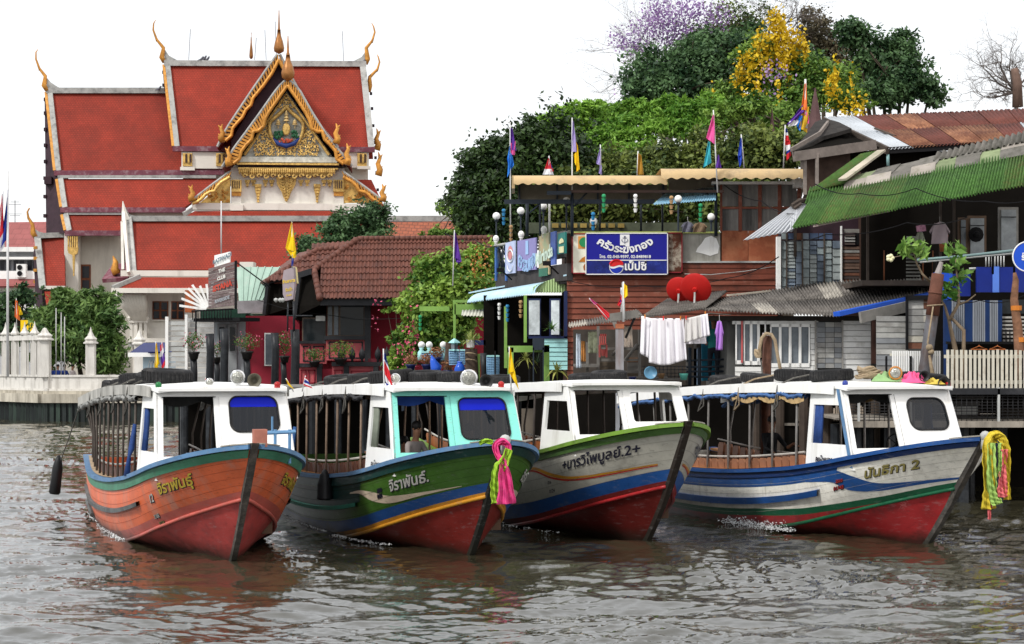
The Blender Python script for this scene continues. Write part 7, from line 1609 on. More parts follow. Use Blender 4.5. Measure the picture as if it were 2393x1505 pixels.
for x in (2008,2130,2335,2480): fbo('grey_post',PR,x-3,905,x+2,985,.0,.08,sv,DE)
for x0,x1,y0,y1 in ((2215,2290,938,946),(2215,2290,952,985),(2120,2200,932,944),(2330,2393,955,985),(2240,2300,925,934)): fbo('under_deck_timber',PR,x0,y0,x1,y1,-3.5,.2,wp if y0<950 else dra,DE)
fbo('white_panel',PR,2232,950,2285,970,-3.2,.1,M_white,DE)
for x in (2000,2080,2165,2250,2330,2410,2500): 
    a=PR.p(x,999,-.4); obj('pile',MB().tube([Vector((a.x,a.y,-1)),a],.15,8),pilem,DE); b=a+Vector((0,3,0)); obj('pile',MB().tube([Vector((b.x,b.y,-1)),b],.15,8),pilem,DE)
PL=Fr(1600,56.5,-12); DL=empty('back_pier',(PL.p(1600,905,0).x,PL.p(1600,905,0).y,0),'dark timber landing running behind the boats below the stilt house','pier')
fbo('deck',PL,1255,903,2060,912,.3,7,wp,DL); fbo('deck_beam',PL,1255,912,2060,926,.2,.4,dra,DL); fbo('fender_board',PL,1255,985,2060,996,.25,.1,con,DL); fbo('under_deck_shade',PL,1255,926,2060,1200,-1.2,.3,M_dark,DL)  # last part: black sheet painted as the darkness below the deck
for x in range(1262,2050,56): 
    a=PL.p(x,912,.3); obj('pile',MB().tube([Vector((a.x,a.y,-1)),a],.13,8),mat('brown_pile',(.06,.045,.035),.85,.3,3),DL)
for k in range(26): x=1860+k*6.2; fbo('old_fence_slat',PL,x,948+(k%3)*3,x+4.4,984,.3,.05,mat('bare_slat',(.30,.25,.20),.85,.3,4),DL)
GL=Fr(1050,76,18); DG=empty('landing_stage',(GL.p(1050,905,0).x,GL.p(1050,905,0).y,0),'dark landing stage under the restaurant terraces, behind the boats','pier')
fbo('deck',GL,420,905,1330,914,2.5,9,wp,DG); fbo('under_deck_shade',GL,420,914,1330,1100,1.5,.3,M_dark,DG)  # deck, then a black sheet standing in for the shade beneath it
for x in range(430,1320,60): a=GL.p(x,914,2.4); obj('pile',MB().tube([Vector((a.x,a.y,-1)),a],.14,8),pilem,DG)
# ---- white picket fence
PK=Fr(2300,50.2,0); pk0=PK.p(2300,908,0); KE2=empty('picket_fence',tuple(pk0),'cream white picket fence on the right hand pier','fence')
pkm=mat('cream_picket',(.58,.55,.46),.6,.1,4,dirt=(.25,.2,.14),da=.25,ds=4)
x=2212; 
while x<2500: fbo('picket',PK,x,818+rnd.uniform(-1.5,1.5),x+6.2,908,.06,.03,pkm,KE2); x+=10.6
fbo('rail',PK,2206,829,2500,837,.02,.05,pkm,KE2); fbo('rail',PK,2206,889,2500,897,.02,.05,pkm,KE2)
for x in (2200,2390): fbo('fence_post',PK,x,820,x+5,910,.03,.08,M_black,KE2)
PK2=Fr(2140,51.2,0); x=2085
while x<2200: fbo('picket',PK2,x,820,x+3.6,905,.05,.03,M_white,KE2); x+=5.2
fbo('rail',PK2,2080,826,2202,832,.02,.04,pkm,KE2)
for x in (2070,2127): fbo('fence_post',PK2,x,832,x+4,905,.1,.08,M_black,KE2)
# ---- blue restaurant front
BF=Fr(2300,53.5,1); bf0=BF.p(2300,905,0); BFE=empty('blue_restaurant',(bf0.x,bf0.y,1.9),'blue and grey striped riverside eatery with royal blue awning panels','restaurant')
rb=mat('royal_blue_panel',(.008,.022,.20),.45,.1,1.5); rb2=mat('bright_blue_panel',(.012,.07,.48),.45,.1,1.5); rb3=mat('light_blue_stripe',(.10,.22,.70),.45,.08)
fbo('blue_panel',BF,2183,637,2226,700,.6,.1,rb2,BFE); fbo('blue_panel',BF,2226,640,2268,692,.5,.1,rb,BFE); fbo('blue_panel',BF,2283,624,2620,683,.9,.12,rb,BFE); fbo('light_stripe',BF,2320,623,2335,683,.93,.1,rb3,BFE)
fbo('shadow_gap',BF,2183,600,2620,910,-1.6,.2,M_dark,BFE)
stripe=mat('grey_curtain_panel',(.26,.28,.31),.8,.12,3); nb=mat('navy_panel',(.008,.03,.11),.6,.15)
for x0,x1,m in ((2208,2224,nb),(2224,2254,stripe),(2254,2273,nb),(2273,2302,stripe),(2302,2313,nb),(2313,2332,stripe),(2332,2342,nb)):
    fbo('wall_panel',BF,x0,702,x1,800,-.8,.08,m,BFE)
    if m is stripe:
        for k in range(int((x1-x0)/5)): fbo('panel_rib',BF,x0+2+k*5,702,x0+4+k*5,800,-.77,.04,stripe,BFE)
planks(BF,2342,2500,735,798,-.9,7,silv,BFE,gap=.05); fbo('glass_block',BF,2342,700,2500,733,-.95,.05,gls,BFE)
for k in range(6): tubeo('grille_bar',[BF.p(2342+k*9,770,-.75),BF.p(2342+k*9,798,-.75)],.02,M_black,BFE,4)
fbo('counter_rail',BF,2212,798,2500,804,.2,.1,M_black,BFE); fbo('corner_column',BF,2207,690,2214,905,-.3,.15,nb,BFE)
tubeo('front_rail',[BF.p(2143,608,1.6),BF.p(2240,600,1.6),BF.p(2420,580,1.6)],.04,mat('teal_grey_rail',(.16,.24,.24),.5,.2),BFE); tubeo('front_rail',[BF.p(2150,613,1.5),BF.p(2420,588,1.5)],.022,sv,BFE)
for x in (2190,2320,2370): tubeo('rail_post',[BF.p(x,600,1.5),BF.p(x,640,1.2)],.03,M_black,BFE)
tubeo('inner_bar',[BF.p(2265,628,.7),BF.p(2290,627,.7)],.03,sv,BFE)
for k in range(7): tubeo('baluster',[BF.p(2304+k*7,598,.9),BF.p(2304+k*7,624,.9)],.02,sv,BFE,4)
for k,(x,l) in enumerate(((2288,'orange coat hanger on the counter rail, the left one'),(2331,'orange coat hanger on the counter rail, the right one'))):
    c=BF.p(x,806,.4); thing_mesh('coat_hanger',MB().tube([c,c+Vector((0,0,-.03)),c+Vector((-.22,0,-.12)),c+Vector((.22,0,-.12)),c+Vector((0,0,-.03))],.014,5),mat('orange_plastic',(.5,.16,.05),.5),c,l,'hanger','orange hangers on the counter rail')
# round sign at the picture's edge
c=P(2400,600,50.5); so_=empty('round_sign',tuple(c),'round blue sign with white rim beside the driftwood post','sign')
M_=Matrix.Rotation(R(90),3,'X'); obj('disc',MB().lathe(c,[(.36,0),(.36,.06),(.001,.065)],32,M_),rb2,so_); obj('rim',MB().tube([c+Vector((.37*math.cos(a),-.06,.37*math.sin(a))) for a in np.linspace(0,2*math.pi,36)],.018,6,False),wht,so_)
cc=c+Vector((.0,-.075,-.02)); obj('lettering',text_on('ร้าน',lambda x,y:cc+Vector((x,0,y)),.20,.01),wht,so_); obj('hanger_bar',MB().beam(c+Vector((0,.05,.3)),c+Vector((.3,.1,.7)),.04),M_black,so_)
# driftwood post with orange bands
c=P(2378,905,50.8); dw=thing_mesh('driftwood_post',MB().tube([P(2385,905,50.8),P(2383,830,50.8),P(2378,760,50.8),P(2370,700,50.8),P(2374,655,50.8),P(2371,637,50.8)],[.16,.13,.12,.10,.08,.04],9),mat('driftwood',(.19,.095,.055),.9,.4,3,bump=1.5,bs=7),c,'tall gnarled driftwood post with two orange bands','post',smooth=True)
for y,x in ((720,2375),(794,2384)): q=P(x,y,50.8); sub(dw,'orange_band',MB().lathe(q-Vector((0,0,.06)),[(.135,0),(.14,.12)],10),mat('orange_band',(.52,.17,.025),.6))
# leaning steel pole and ropes
a,b=P(2153,925,50.9),P(2192,640,50.9); lp=thing_mesh('leaning_pole',MB().tube([a+(a-b)*.5,a,b],[.17,.16,.15],14),mat('dull_steel',(.09,.09,.10),.5,.3,2,dirt=(.06,.03,.02),da=.3),a,'thick leaning steel mooring pole with a rusty brown head','mooring pole',smooth=True)
q=a.lerp(b,.66); sub(lp,'rusty_head',MB().tube([q,a.lerp(b,.84),b],[.168,.165,.155],14),mat('brown_rust_skin',(.11,.045,.03),.8,.35,3,bump=.5,bs=9),True); sub(lp,'weld_band',MB().tube([a.lerp(b,.835),a.lerp(b,.85)],.178,14),mat('brown_rust_skin',(0,0,0)),True)
sub(lp,'broken_stub',MB().tube([b,P(2200,612,50.9)],[.09,.05],8),mat('grey_concrete_stub',(.3,.27,.26),.9))
q=a.lerp(b,.73); thing_mesh('mooring_rope',MB().tube([q+Vector((-.2,-.18,.02)),q+Vector((.2,-.2,.05))],.02,5).tube([q+Vector((-.05,-.2,0)),P(2168,800,50.6),P(2172,830,50.6)],.022,5).ball(P(2172,812,50.5),.09,8).ball(P(2176,822,50.5),.08,8).tube([P(2172,830,50.6),P(2178,868,50.6),P(2186,890,50.6)],[.03,.05,.07],6),M_rope,q,'knotted tan rope hanging from the leaning steel pole','rope',smooth=True)
# brown mooring post with rope loop behind boat four
a,b=P(1789,930,47.5),P(1794,782,47.5); bp_=thing_mesh('mooring_post',MB().tube([Vector((a.x,a.y,-1)),a,b],[.13,.12,.11],10),mat('wet_brown_timber',(.09,.035,.02),.6,.45,4,bump=1,bs=8),(a.x,a.y,0),'reddish brown timber post with a thick rope looped over its top','mooring post',smooth=True); sub(bp_,'worn_top',MB().tube([b-Vector((0,0,.03)),b+Vector((.01,0,.02))],.13,8),mat('pale_worn_wood',(.35,.3,.3),.8))
pts=[P(1776,836,47.3),P(1775,812,47.3),P(1780,790,47.3),P(1790,779,47.3),P(1802,781,47.3),P(1811,795,47.3),P(1818,835,47.3),P(1827,880,47.3)]
thing_mesh('rope_loop',MB().tube(pts,.042,8),M_rope,pts[0],'thick tan rope looped over the reddish timber post','rope',smooth=True)
thing_mesh('rope_knot',MB().tube([P(1770+5*math.cos(a),826+8*math.sin(a*1.3),47.2-.08*math.sin(a)) for a in np.linspace(0,12,26)],.035,6),M_rope,P(1770,828,47.2),'big tan knot at the left of the reddish timber post','rope',smooth=True)
tubeo('frayed_rope',[P(1778,840,47.3),P(1781,870,47.3),P(1788,890,47.3)],.02,M_ropeg,loc=P(1778,840,47.3),label='grey green frayed rope below the tan knot',cat='rope')
# small tree on the pier
tm_=MB(); b=lambda x,y,Y=51.2:P(x,y,Y)
bark=mat('pale_bark',(.20,.15,.10),.9,.25,4,bump=.6,bs=10)
tm_.tube([b(2236,905),b(2232,815),b(2222,770),b(2217,745),b(2208,715),b(2196,695)],[.07,.065,.05,.04,.03,.02],6); tm_.tube([b(2218,750),b(2226,735),b(2240,710),b(2240,670),b(2236,640),b(2233,600)],[.05,.045,.04,.03,.025,.015],6); tm_.tube([b(2240,712),b(2262,703),b(2280,688)],[.03,.025,.015],5); tm_.tube([b(2225,745),b(2252,772),b(2252,815),b(2250,905)],[.04,.05,.05,.06],6); tm_.tube([b(2175,660),b(2155,640),b(2142,615),b(2135,590)],[.035,.03,.022,.015],6)
PT=empty('plumeria_tree',tuple(b(2236,905)),'small forked tree with broad green leaves in front of the blue eatery','tree'); obj('trunk',tm_,bark,PT,smooth=True)
plm=leafmat('broad_leaves',(.05,.16,.02),(.24,.38,.08))
L=[]; nr_=[]; g=np.random.default_rng(2)
for (x,y,r,n) in ((2135,578,34,60),(2115,585,20,20),(2155,592,14,14),(2228,580,26,26),(2240,612,20,20),(2215,628,14,12),(2258,640,14,10),(2240,655,20,16),(2218,672,22,20),(2205,690,16,12),(2230,690,14,12)):
    for k in range(n):
        a=g.uniform(0,6.28); rr=r*g.uniform(.2,1); L.append(b(x+rr*math.cos(a),y+.7*rr*math.sin(a),51.1+g.uniform(-.25,.25))[:])
leafmesh('leaves',L,None,.15,plm,PT,seed=3,asp=2.2,kind='stuff')
fl=MB(); c=b(2080,603,50.8)
for k in range(5): a=k*1.257; fl.ball(c+Vector((.055*math.cos(a),-.03,.055*math.sin(a))),.06,7,.9)
fl.ball(c,.06,8); obj('white_flower',fl,mat('cream_petals',(.75,.72,.45),.5,.1),PT,smooth=True); tubeo('twig',[b(2135,590),b(2105,598),b(2084,602)],.012,bark,PT)
# ================================================================== trees
def tree(name,label,base,blobs,n,size,lm,trunk=None,limbs=4,seed=1,bm_=None,asp=1.6,clump=26,sub_=None,thick=.5,cl=.40,density=1.):
    """blobs: (px,py,rx,ry,Y) crown masses; leaves gather in clumps through the volume"""
    g=np.random.default_rng(seed); bx,bY=base; b0=P(bx,900,bY); b0.z=1.7
    e=empty(name,tuple(b0),label,'tree'); mb=MB(); bm_=bm_ or mat('tree_bark',(.07,.055,.04),.95,.3,2,bump=.6,bs=6)
    cs=[]; tot=sum(rx*ry for _,_,rx,ry,_ in blobs); pts=[];nr=[]
    for (x,y,rx,ry,Y) in blobs:
        c=P(x,y,Y); sx,sy=rx*Y/FPX,ry*Y/FPX; cs.append((c,sx,sy)); k=max(4,int(n*rx*ry/tot/clump)); 
        v=g.normal(size=(k,3)); v/=np.linalg.norm(v,axis=1)[:,None]; rad=g.uniform(.25,1.0,(k,1))**.5*np.exp(g.normal(0,.17,(k,1))); rad*=1+.24*np.sin(v[:,:1]*6+seed)*np.cos(v[:,2:]*5+seed)
        cc=np.array(c)+v*rad*np.array([sx,min(sx,sy)*.9,sy])
        for q in range(k):
            m=int(clump*g.uniform(.5,1.5)); w=g.normal(size=(m,3))*np.array([cl,cl,cl*.7])*min(sx,sy)*g.uniform(.45,.9)*.8; pts.append(cc[q]+w); nr.append(np.repeat((v[q]*.6+np.array([0,0,.6]))[None],m,0))
    pts=np.vstack(pts); nr=np.vstack(nr)
    top=Vector(np.mean([c[0] for c in cs],axis=0)) if len(cs)>1 else cs[0][0]
    fork=Vector((b0.x*.7+top.x*.3,b0.y,b0.z+(top.z-b0.z)*.45))
    mb.tube([b0,(b0+fork)/2+Vector((.2,0,0)),fork],[thick,thick*.8,thick*.65],8)
    for c,sx,sy in cs: mb.tube([fork,fork.lerp(c,.5)+Vector((0,0,-.15*sy)),c+Vector((0,0,sy*.3))],[thick*.5,thick*.3,thick*.08],6)
    for k in range(limbs*len(cs)):
        c,sx,sy=cs[k%len(cs)]; q=pts[int(g.integers(len(pts)))]; mb.tube([c-Vector((0,0,sy*.4)),c.lerp(Vector(q),.5),Vector(q)],[thick*.18,thick*.1,.02],5)
    obj('trunk',mb,bm_,e,smooth=True); leafmesh('crown',pts,nr,size,lm,e,seed=seed,asp=asp,kind='stuff')
    if sub_:
        for (nm,bl,n2,s2,m2,asp2) in sub_:
            pp=[]
            for (x,y,rx,ry,Y) in bl:
                c=P(x,y,Y); sx,sy=rx*Y/FPX,ry*Y/FPX; k=max(2,int(n2*rx*ry/sum(a[2]*a[3] for a in bl)/12)); v=g.normal(size=(k,3)); v/=np.linalg.norm(v,axis=1)[:,None]
                cc=np.array(c)+v*g.uniform(.3,1,(k,1))**.5*np.array([sx,sx*.6,sy])
                for q in range(k): pp.append(cc[q]+g.normal(size=(12,3))*(np.array([.10,.10,.40]) if nm!='purple_blossom' else np.array([.42,.42,.36])))
            leafmesh(nm,np.vstack(pp),None,s2,m2,e,seed=seed+9,asp=asp2,kind='stuff')
    return e
Lmango=leafmat('mango_leaves',(.006,.017,.006),(.055,.105,.025),rough=.45,trans=.15); Lmid=leafmat('olive_leaves',(.016,.042,.010),(.22,.27,.06)); Lfea=leafmat('feathery_leaves',(.07,.19,.02),(.32,.54,.08),sc=.3,trans=.35)
Ldk=leafmat('deep_green_leaves',(.012,.042,.016),(.12,.22,.085)); Llt=leafmat('light_green_leaves',(.05,.13,.02),(.26,.40,.07)); Lbr=leafmat('brownish_leaves',(.05,.045,.025),(.16,.13,.07)); Lyel=leafmat('golden_blossom',(.50,.34,.01),(.80,.58,.03),trans=.2); Lpur=leafmat('purple_blossom_m',(.20,.11,.30),(.50,.33,.60),trans=.3)
tree('mango_tree','dark dense mango tree at the left of the grove',(1200,100),[(1125,430,62,85,98),(1110,500,40,60,97),(1170,385,60,60,98),(1215,420,80,110,99),(1240,330,45,45,99),(1300,400,80,110,100),(1180,500,70,80,98)],51000,0.187,Lmango,seed=1)
tree('mango_tree','broad mango tree with small orange shoots behind the tan awnings',(1560,100),[(1450,405,80,50,100),(1560,392,95,50,99),(1650,375,70,60,99),(1500,460,140,70,98),(1760,370,90,65,98),(1840,345,50,45,98),(1340,470,80,70,98),(1650,470,120,60,97)],57800,0.187,Lmid,seed=2)
tree('flame_tree','feathery light green tree spreading in flat layers over the grove',(1500,106),[(1335,262,34,20,107),(1285,285,30,20,107),(1565,238,34,16,108),(1480,248,30,18,108),(1660,240,30,20,108),(1380,252,26,16,107),(1395,285,80,22,108),(1345,320,70,20,107),(1450,262,95,16,108),(1540,255,100,16,108),(1500,290,110,20,107),(1620,262,90,18,107),(1700,250,95,16,107),(1600,300,90,20,106),(1380,355,80,24,106),(1730,285,80,18,106),(1430,320,90,20,106),(1320,380,60,22,106),(1450,350,80,18,105)],51000,0.144,Lfea,seed=3,asp=2.4,cl=.5,thick=.07,limbs=0)
tree('light_green_tree','light green leafy tree left of the rusty roof',(1800,110),[(1790,290,60,40,110),(1850,290,50,45,109),(1745,330,50,30,108),(1700,262,40,22,104),(1760,250,40,24,104)],15300,0.173,Llt,seed=4)
tree('dark_tree','dark green tree standing under the purple blossom',(1560,118),[(1530,170,70,55,118),(1610,150,70,60,118),(1560,215,95,45,117),(1670,190,70,60,118),(1490,215,45,30,117),(1690,110,50,50,119),(1750,90,40,45,119),(1640,100,40,30,119),(1880,150,50,40,119)],17918,0.194,Ldk,seed=5,density=.8)
tree('golden_shower_tree','tree hung with clusters of yellow golden shower blossom',(1830,112),[(1860,175,70,50,112),(1930,190,70,45,112),(1790,190,60,40,112),(1770,130,50,40,112),(1700,215,40,25,112),(1970,230,60,28,111),(1860,235,80,30,111)],22100,0.158,Llt,seed=6,
  sub_=[('golden_blossom',[(1812,52,20,18,111),(1795,100,34,24,111),(1835,105,30,32,111),(1868,110,20,20,111),(1760,140,30,18,111),(1790,150,14,18,111),(1740,155,14,12,111),(1727,175,10,14,111),(1716,180,6,8,111),(1768,200,9,14,110),(1860,75,8,8,111),(1830,142,10,14,111),(1840,165,7,12,111),(1940,200,18,16,110),(1985,195,8,8,110),(1955,185,8,16,110),(1735,228,6,8,110),(1670,228,8,9,110),(1822,212,10,8,110),(2010,248,18,10,110),(1975,250,12,8,110),(1780,245,5,7,110)],2500,.21,Lyel,1.2)])
tree('crape_myrtle_tree','tall tree crowned with pale purple blossom and bare twigs',(1600,122),[(1640,120,70,70,123),(1700,60,60,60,123),(1760,40,50,40,123)],4420,0.144,Lmid,seed=7,limbs=10,cl=.4,
  sub_=[('purple_blossom',[(1570,30,60,34,121),(1510,70,44,26,121),(1590,75,34,24,121),(1480,105,34,16,121),(1620,20,40,18,121),(1560,95,26,16,121),(1810,175,16,16,109),(1455,210,10,8,121),(1670,40,40,20,121),(1540,50,40,20,121),(1450,90,20,12,121)],3200,.14,Lpur,1.2)])
tree('brownish_tree','thin brownish leaved tree behind the yellow blossom',(1930,125),[(1920,80,50,40,125),(1960,130,55,50,125),(1890,60,40,40,126),(2000,180,45,50,125),(1900,130,50,50,126)],8840,0.144,Lbr,seed=8,limbs=8)
tree('dark_tree','rounded deep green tree at the right of the grove',(2090,120),[(2000,80,38,34,120),(2060,130,52,45,120),(2110,110,40,40,120),(2130,180,50,40,119),(2080,210,70,40,119),(2175,215,36,28,119),(2030,170,45,40,121),(1975,60,20,16,121)],17918,0.194,Ldk,seed=9)
tree('temple_tree','round dark green tree in front of the long red temple roof',(830,125),[(800,530,45,36,124),(865,510,45,38,125),(840,560,60,30,124),(785,570,30,22,123)],9486,0.173,Ldk,seed=10)
tree('temple_tree','small green tree left of the brown roof, before the red hall roof',(715,118),[(722,580,28,28,117),(700,600,20,20,116),(750,590,25,20,117)],4216,0.144,Ldk,seed=11)
tree('flame_tree','thin light tree behind the brown roof ridge, left of the dark mango tree',(1080,112),[(1060,485,40,26,112),(1110,520,50,22,111),(1030,545,45,14,110),(1090,550,60,16,110)],7140,0.122,Llt,seed=12,limbs=6,thick=.25)
tree('shrub_tree','lush green climbing shrub tree covering the end of the brown roof',(1050,82),[(1010,640,45,42,81),(1060,625,50,40,81),(1120,620,42,45,81),(1000,710,55,50,80),(1070,690,70,50,80),(1130,690,35,50,81),(990,780,50,45,80),(950,800,35,35,80),(1050,760,60,45,80),(965,720,30,30,80),(940,850,30,40,80)],22000,.15,leafmat('hedge_leaves',(.035,.11,.015),(.30,.45,.07),sc=.9),seed=13,thick=.2,
  sub_=[('orange_blossom',[(1120,625,30,16,79.5),(1090,640,16,8,79.5)],120,.1,leafmat('orange_petals',(.5,.18,.05),(.65,.3,.1)),1.2),('pink_blossom',[(955,800,18,10,79),(878,738,8,5,79),(940,820,12,12,79),(962,745,5,5,79)],150,.1,lfp,1.2)])
tree('bamboo_tree','drooping light green bamboo and shrubs behind the white fence',(180,124),[(130,760,50,50,124),(180,730,60,50,124),(230,700,45,26,124),(200,790,70,50,123),(110,820,30,50,123),(255,760,35,50,123),(250,830,50,45,123),(150,690,35,20,124)],17000,.17,leafmat('bamboo_leaves',(.035,.09,.02),(.17,.27,.07)),seed=14,thick=.2,asp=3)
tree('far_tree','dark tree beside the distant white building',(20,150),[(10,720,40,40,150),(60,690,40,22,150),(20,780,40,50,150),(80,740,30,20,150)],4743,0.216,Ldk,seed=15)
tree('frangipani_tree','small branching pink flowered tree by the crimson wall',(935,83),[(925,715,20,14,83),(905,725,12,8,83)],510,0.115,Llt,seed=16,thick=.06,limbs=3)
# bare twiggy trees
def bare(label,base,tips,Y,seed,th=.18,depth=4,tw=3):
    g=random.Random(seed); b0=P(base[0],900,Y); b0.z=1.7; e=empty('bare_tree',tuple(b0),label,'tree'); mb=MB()
    def grow(p,d,l,r,k):
        q=[p]; dd=d
        for i in range(3): dd=(dd+Vector((g.gauss(0,.22),g.gauss(0,.2),g.gauss(0,.16)))).normalized(); q.append(q[-1]+dd*l/3)
        mb.tube(q,[r,r*.85,r*.7,r*.5],4 if r<.05 else 5,False)
        if k>0:
            for _ in range(g.choice((2,3,3,4))): grow(q[g.choice((1,2,3,3))],(dd+Vector((g.gauss(0,.6),g.gauss(0,.45),g.gauss(.08,.45)))).normalized(),l*g.uniform(.55,.85),r*.55,k-1)
    f=P(base[0],base[1],Y); mb.tube([b0,f],[th*1.6,th],6)
    for (x,y) in tips: t=P(x,y,Y+g.uniform(-1,1)); grow(f,(t-f).normalized(),(t-f).length*.5,th*.6,depth)
    obj('branches',mb,mat('grey_twigs',(.13,.11,.10),.95,.3),e); return e
bare('bare leafless tree at the far right edge above the rusty roof',(2375,215),[(2300,100),(2260,140),(2340,120),(2290,200),(2390,120),(2250,215),(2330,180),(2420,100),(2270,110),(2320,210)],110,21,.11,5)
bare('bare twiggy branches fanning out left of the purple blossom',(1560,200),[(1440,20),(1400,80),(1410,150),(1390,210),(1480,-10),(1540,-10),(1460,140),(1430,190),(1420,50),(1470,60)],123,22,.10,5)
bare('bare twiggy crown rising behind the yellow blossom',(1800,120),[(1700,-20),(1760,-20),(1820,-10),(1880,-10),(1930,-5),(1650,20),(1730,20),(1850,30)],124,23,.10,5)
obj('stump_limb',MB().tube([P(2378,250,108),P(2377,190,108),P(2370,160,108)],[.3,.25,.2],7),mat('reddish_bark',(.14,.09,.07),.9,.3),loc=P(2378,250,108),label='thick sawn tree stump at the far right, behind the rusty roof',cat='tree trunk',smooth=True)
# spires behind the grove
for x,y0,w,l in ((1905,205,26,'tall brown tiled spire rising behind the rusty roof'),(1804,245,9,'small brown spire among the trees left of the tall one')):
    c=P(x,330,104); r=w*104/FPX; thing_mesh('tiled_spire',MB().lathe(c,[(r,0),(r*.55,(330-y0)*.4*104/FPX),(r*.3,(330-y0)*.7*104/FPX),(.02,(330-y0)*104/FPX)],8),mat('brown_spire',(.10,.055,.055),.8,.2),c,l,'spire')
obj('hall_roof',MB().slab([P(905,519,135),P(1160,517,140),P(1160,560,136),P(900,560,131)],Vector((0,0,-.3))),mat('orange_roof_tiles',(.32,.085,.035),.6,.25,2),loc=P(905,560,131),label='orange tiled roof showing behind the brown restaurant roof',cat='roof'); tilecourses(MATS['orange_roof_tiles'],.35,.25,.5)
# ================================================================== flags
FL={k:mat('flag_'+k,c,.7,.08,2,sub=0) for k,c in dict(red=(.55,.02,.03),white=(.72,.72,.75),blue=(.012,.03,.25),yellow=(.78,.52,.008),purple=(.10,.03,.28),lilac=(.33,.27,.55),pink=(.72,.10,.33),teal=(.04,.35,.42),sky=(.02,.18,.62),brown=(.35,.18,.02),orange=(.70,.17,.04),royal=(.02,.06,.42),gold=(.55,.33,.02)).items()}
polem=mat('white_pole',(.62,.62,.62),.5,.08)
def flag(label,pole,Y,cloths,r=.02,group='flags flying over the waterfront',dark=None):
    (xt,yt,xb,yb)=pole; a,b=P(xt,yt,Y),P(xb,yb,Y); e=empty('flag',tuple(b),label,'flag',group); obj('pole',MB().tube([b,a],[r*1.2,r],6),dark or polem,e,smooth=True)
    for ci,(q,st,rip) in enumerate(cloths):   # q: TL TR BR BL with the left edge TL-BL on the pole side
        A,B,C,D=[P(x,y,Y-.03) for x,y in q]; n=len(st); tot=sum(w for _,w in st); t0=0; W_=(B-A).length
        for k,(cn,w) in enumerate(st):
            t1=t0+w/tot
            def fn(s,t):
                tt=t0+(t1-t0)*t; p=A.lerp(B,s).lerp(D.lerp(C,s),tt); return p+Vector((0,-rip*(math.sin(s*7+tt*4+ci)+.5*math.sin(s*15+tt*2))*min(1,s*3),0))
            o=obj('cloth' if n==1 else cn+'_stripe',MB().grid(fn,14,max(2,8//n)),FL[cn],e,smooth=True); t0=t1
    return e
TH=[('red',1),('white',1),('blue',2),('white',1),('red',1)]
flag('limp Thai flag on the tall white pole at the far left edge',(18,400,18,880),112,[([(16,470),(20,440),(14,560),(-2,590)],[('blue',1)],.1),([(-4,500),(6,455),(10,575),(-6,600)],[('red',1),('white',.4)],.1),([(4,455),(9,445),(4,540),(-3,545)],[('white',1)],.08)],.07)
flag('yellow flag above the mauve hanging sign',(682,518,684,628),81,[([(681,519),(683,519),(692,590),(667,580)],[('yellow',1)],.05),([(667,579),(692,589),(692,600),(686,606)],[('yellow',1)],.04),([(681,602),(687,603),(685,622),(681,622)],[('blue',1)],.02)])
flag('purple flag hanging from the pole in the green shrub',(1062,538,1058,668),78,[([(1064,542),(1066,548),(1079,612),(1062,600)],[('purple',1)],.06),([(1062,600),(1079,611),(1072,617),(1066,612)],[('purple',1)],.05)])
flag('faded tricolour over a sky blue flag on the leftmost terrace pole',(1192,285,1193,560),73,[([(1193,300),(1197,298),(1207,352),(1193,350)],[('purple',1)],.05),([(1193,335),(1205,330),(1203,362),(1195,362)],[('pink',1)],.05),([(1193,335),(1190,345),(1185,372),(1192,412)],[('sky',1)],.05),([(1190,350),(1198,365),(1201,385),(1185,415)],[('sky',1)],.06)])
flag('small Thai flag bunched above the tan awning',(1283,364,1284,410),71,[([(1282,369),(1283,369),(1294,408),(1268,408)],[('red',1.2),('white',.6)],.03),([(1283,375),(1285,375),(1294,400),(1283,403)],[('white',.5),('blue',1),('red',.6)],.03)])
flag('lilac and yellow flags on the second tall terrace pole',(1337,275,1337,560),66.5,[([(1338,282),(1340,284),(1350,355),(1335,355)],[('lilac',1)],.05),([(1346,330),(1350,340),(1355,395),(1347,402)],[('yellow',1)],.05),([(1341,360),(1347,355),(1352,402),(1343,380)],[('yellow',1)],.04)])
flag('pale lilac flag on a short pole above the tan awning',(1403,338,1404,412),70,[([(1402,345),(1403,345),(1404,388),(1393,382)],[('lilac',1)],.04),([(1402,386),(1406,386),(1407,408),(1399,405)],[('lilac',1)],.03)])
flag('brown gold flag on a short pole among the mango leaves',(1491,353,1489,412),70,[([(1491,358),(1498,362),(1505,408),(1490,408)],[('brown',1)],.05)])
flag('bright pink flag with teal and purple flags on the tall pole by the sooty wall',(1667,257,1677,450),64.5,[([(1666,268),(1668,268),(1673,340),(1650,322)],[('pink',1)],.06),([(1655,330),(1659,332),(1663,380),(1643,392)],[('teal',1)],.05),([(1677,362),(1680,362),(1686,392),(1672,392)],[('purple',1)],.04)])
flag('royal blue flag on the pole above the right tan awning',(1732,314,1739,393),70,[([(1731,322),(1733,322),(1734,368),(1724,362)],[('royal',1)],.04),([(1724,360),(1734,366),(1735,376),(1728,392)],[('royal',1)],.04)])
flag('Thai flag hanging beside the left end of the rusty roof',(1835,292,1831,393),69,[([(1836,300),(1838,300),(1846,330),(1836,330)],[('blue',.7),('white',.5),('red',1)],.04),([(1835,325),(1846,328),(1850,362),(1838,376)],[('red',1),('white',1),('blue',.5),('red',1)],.04)])
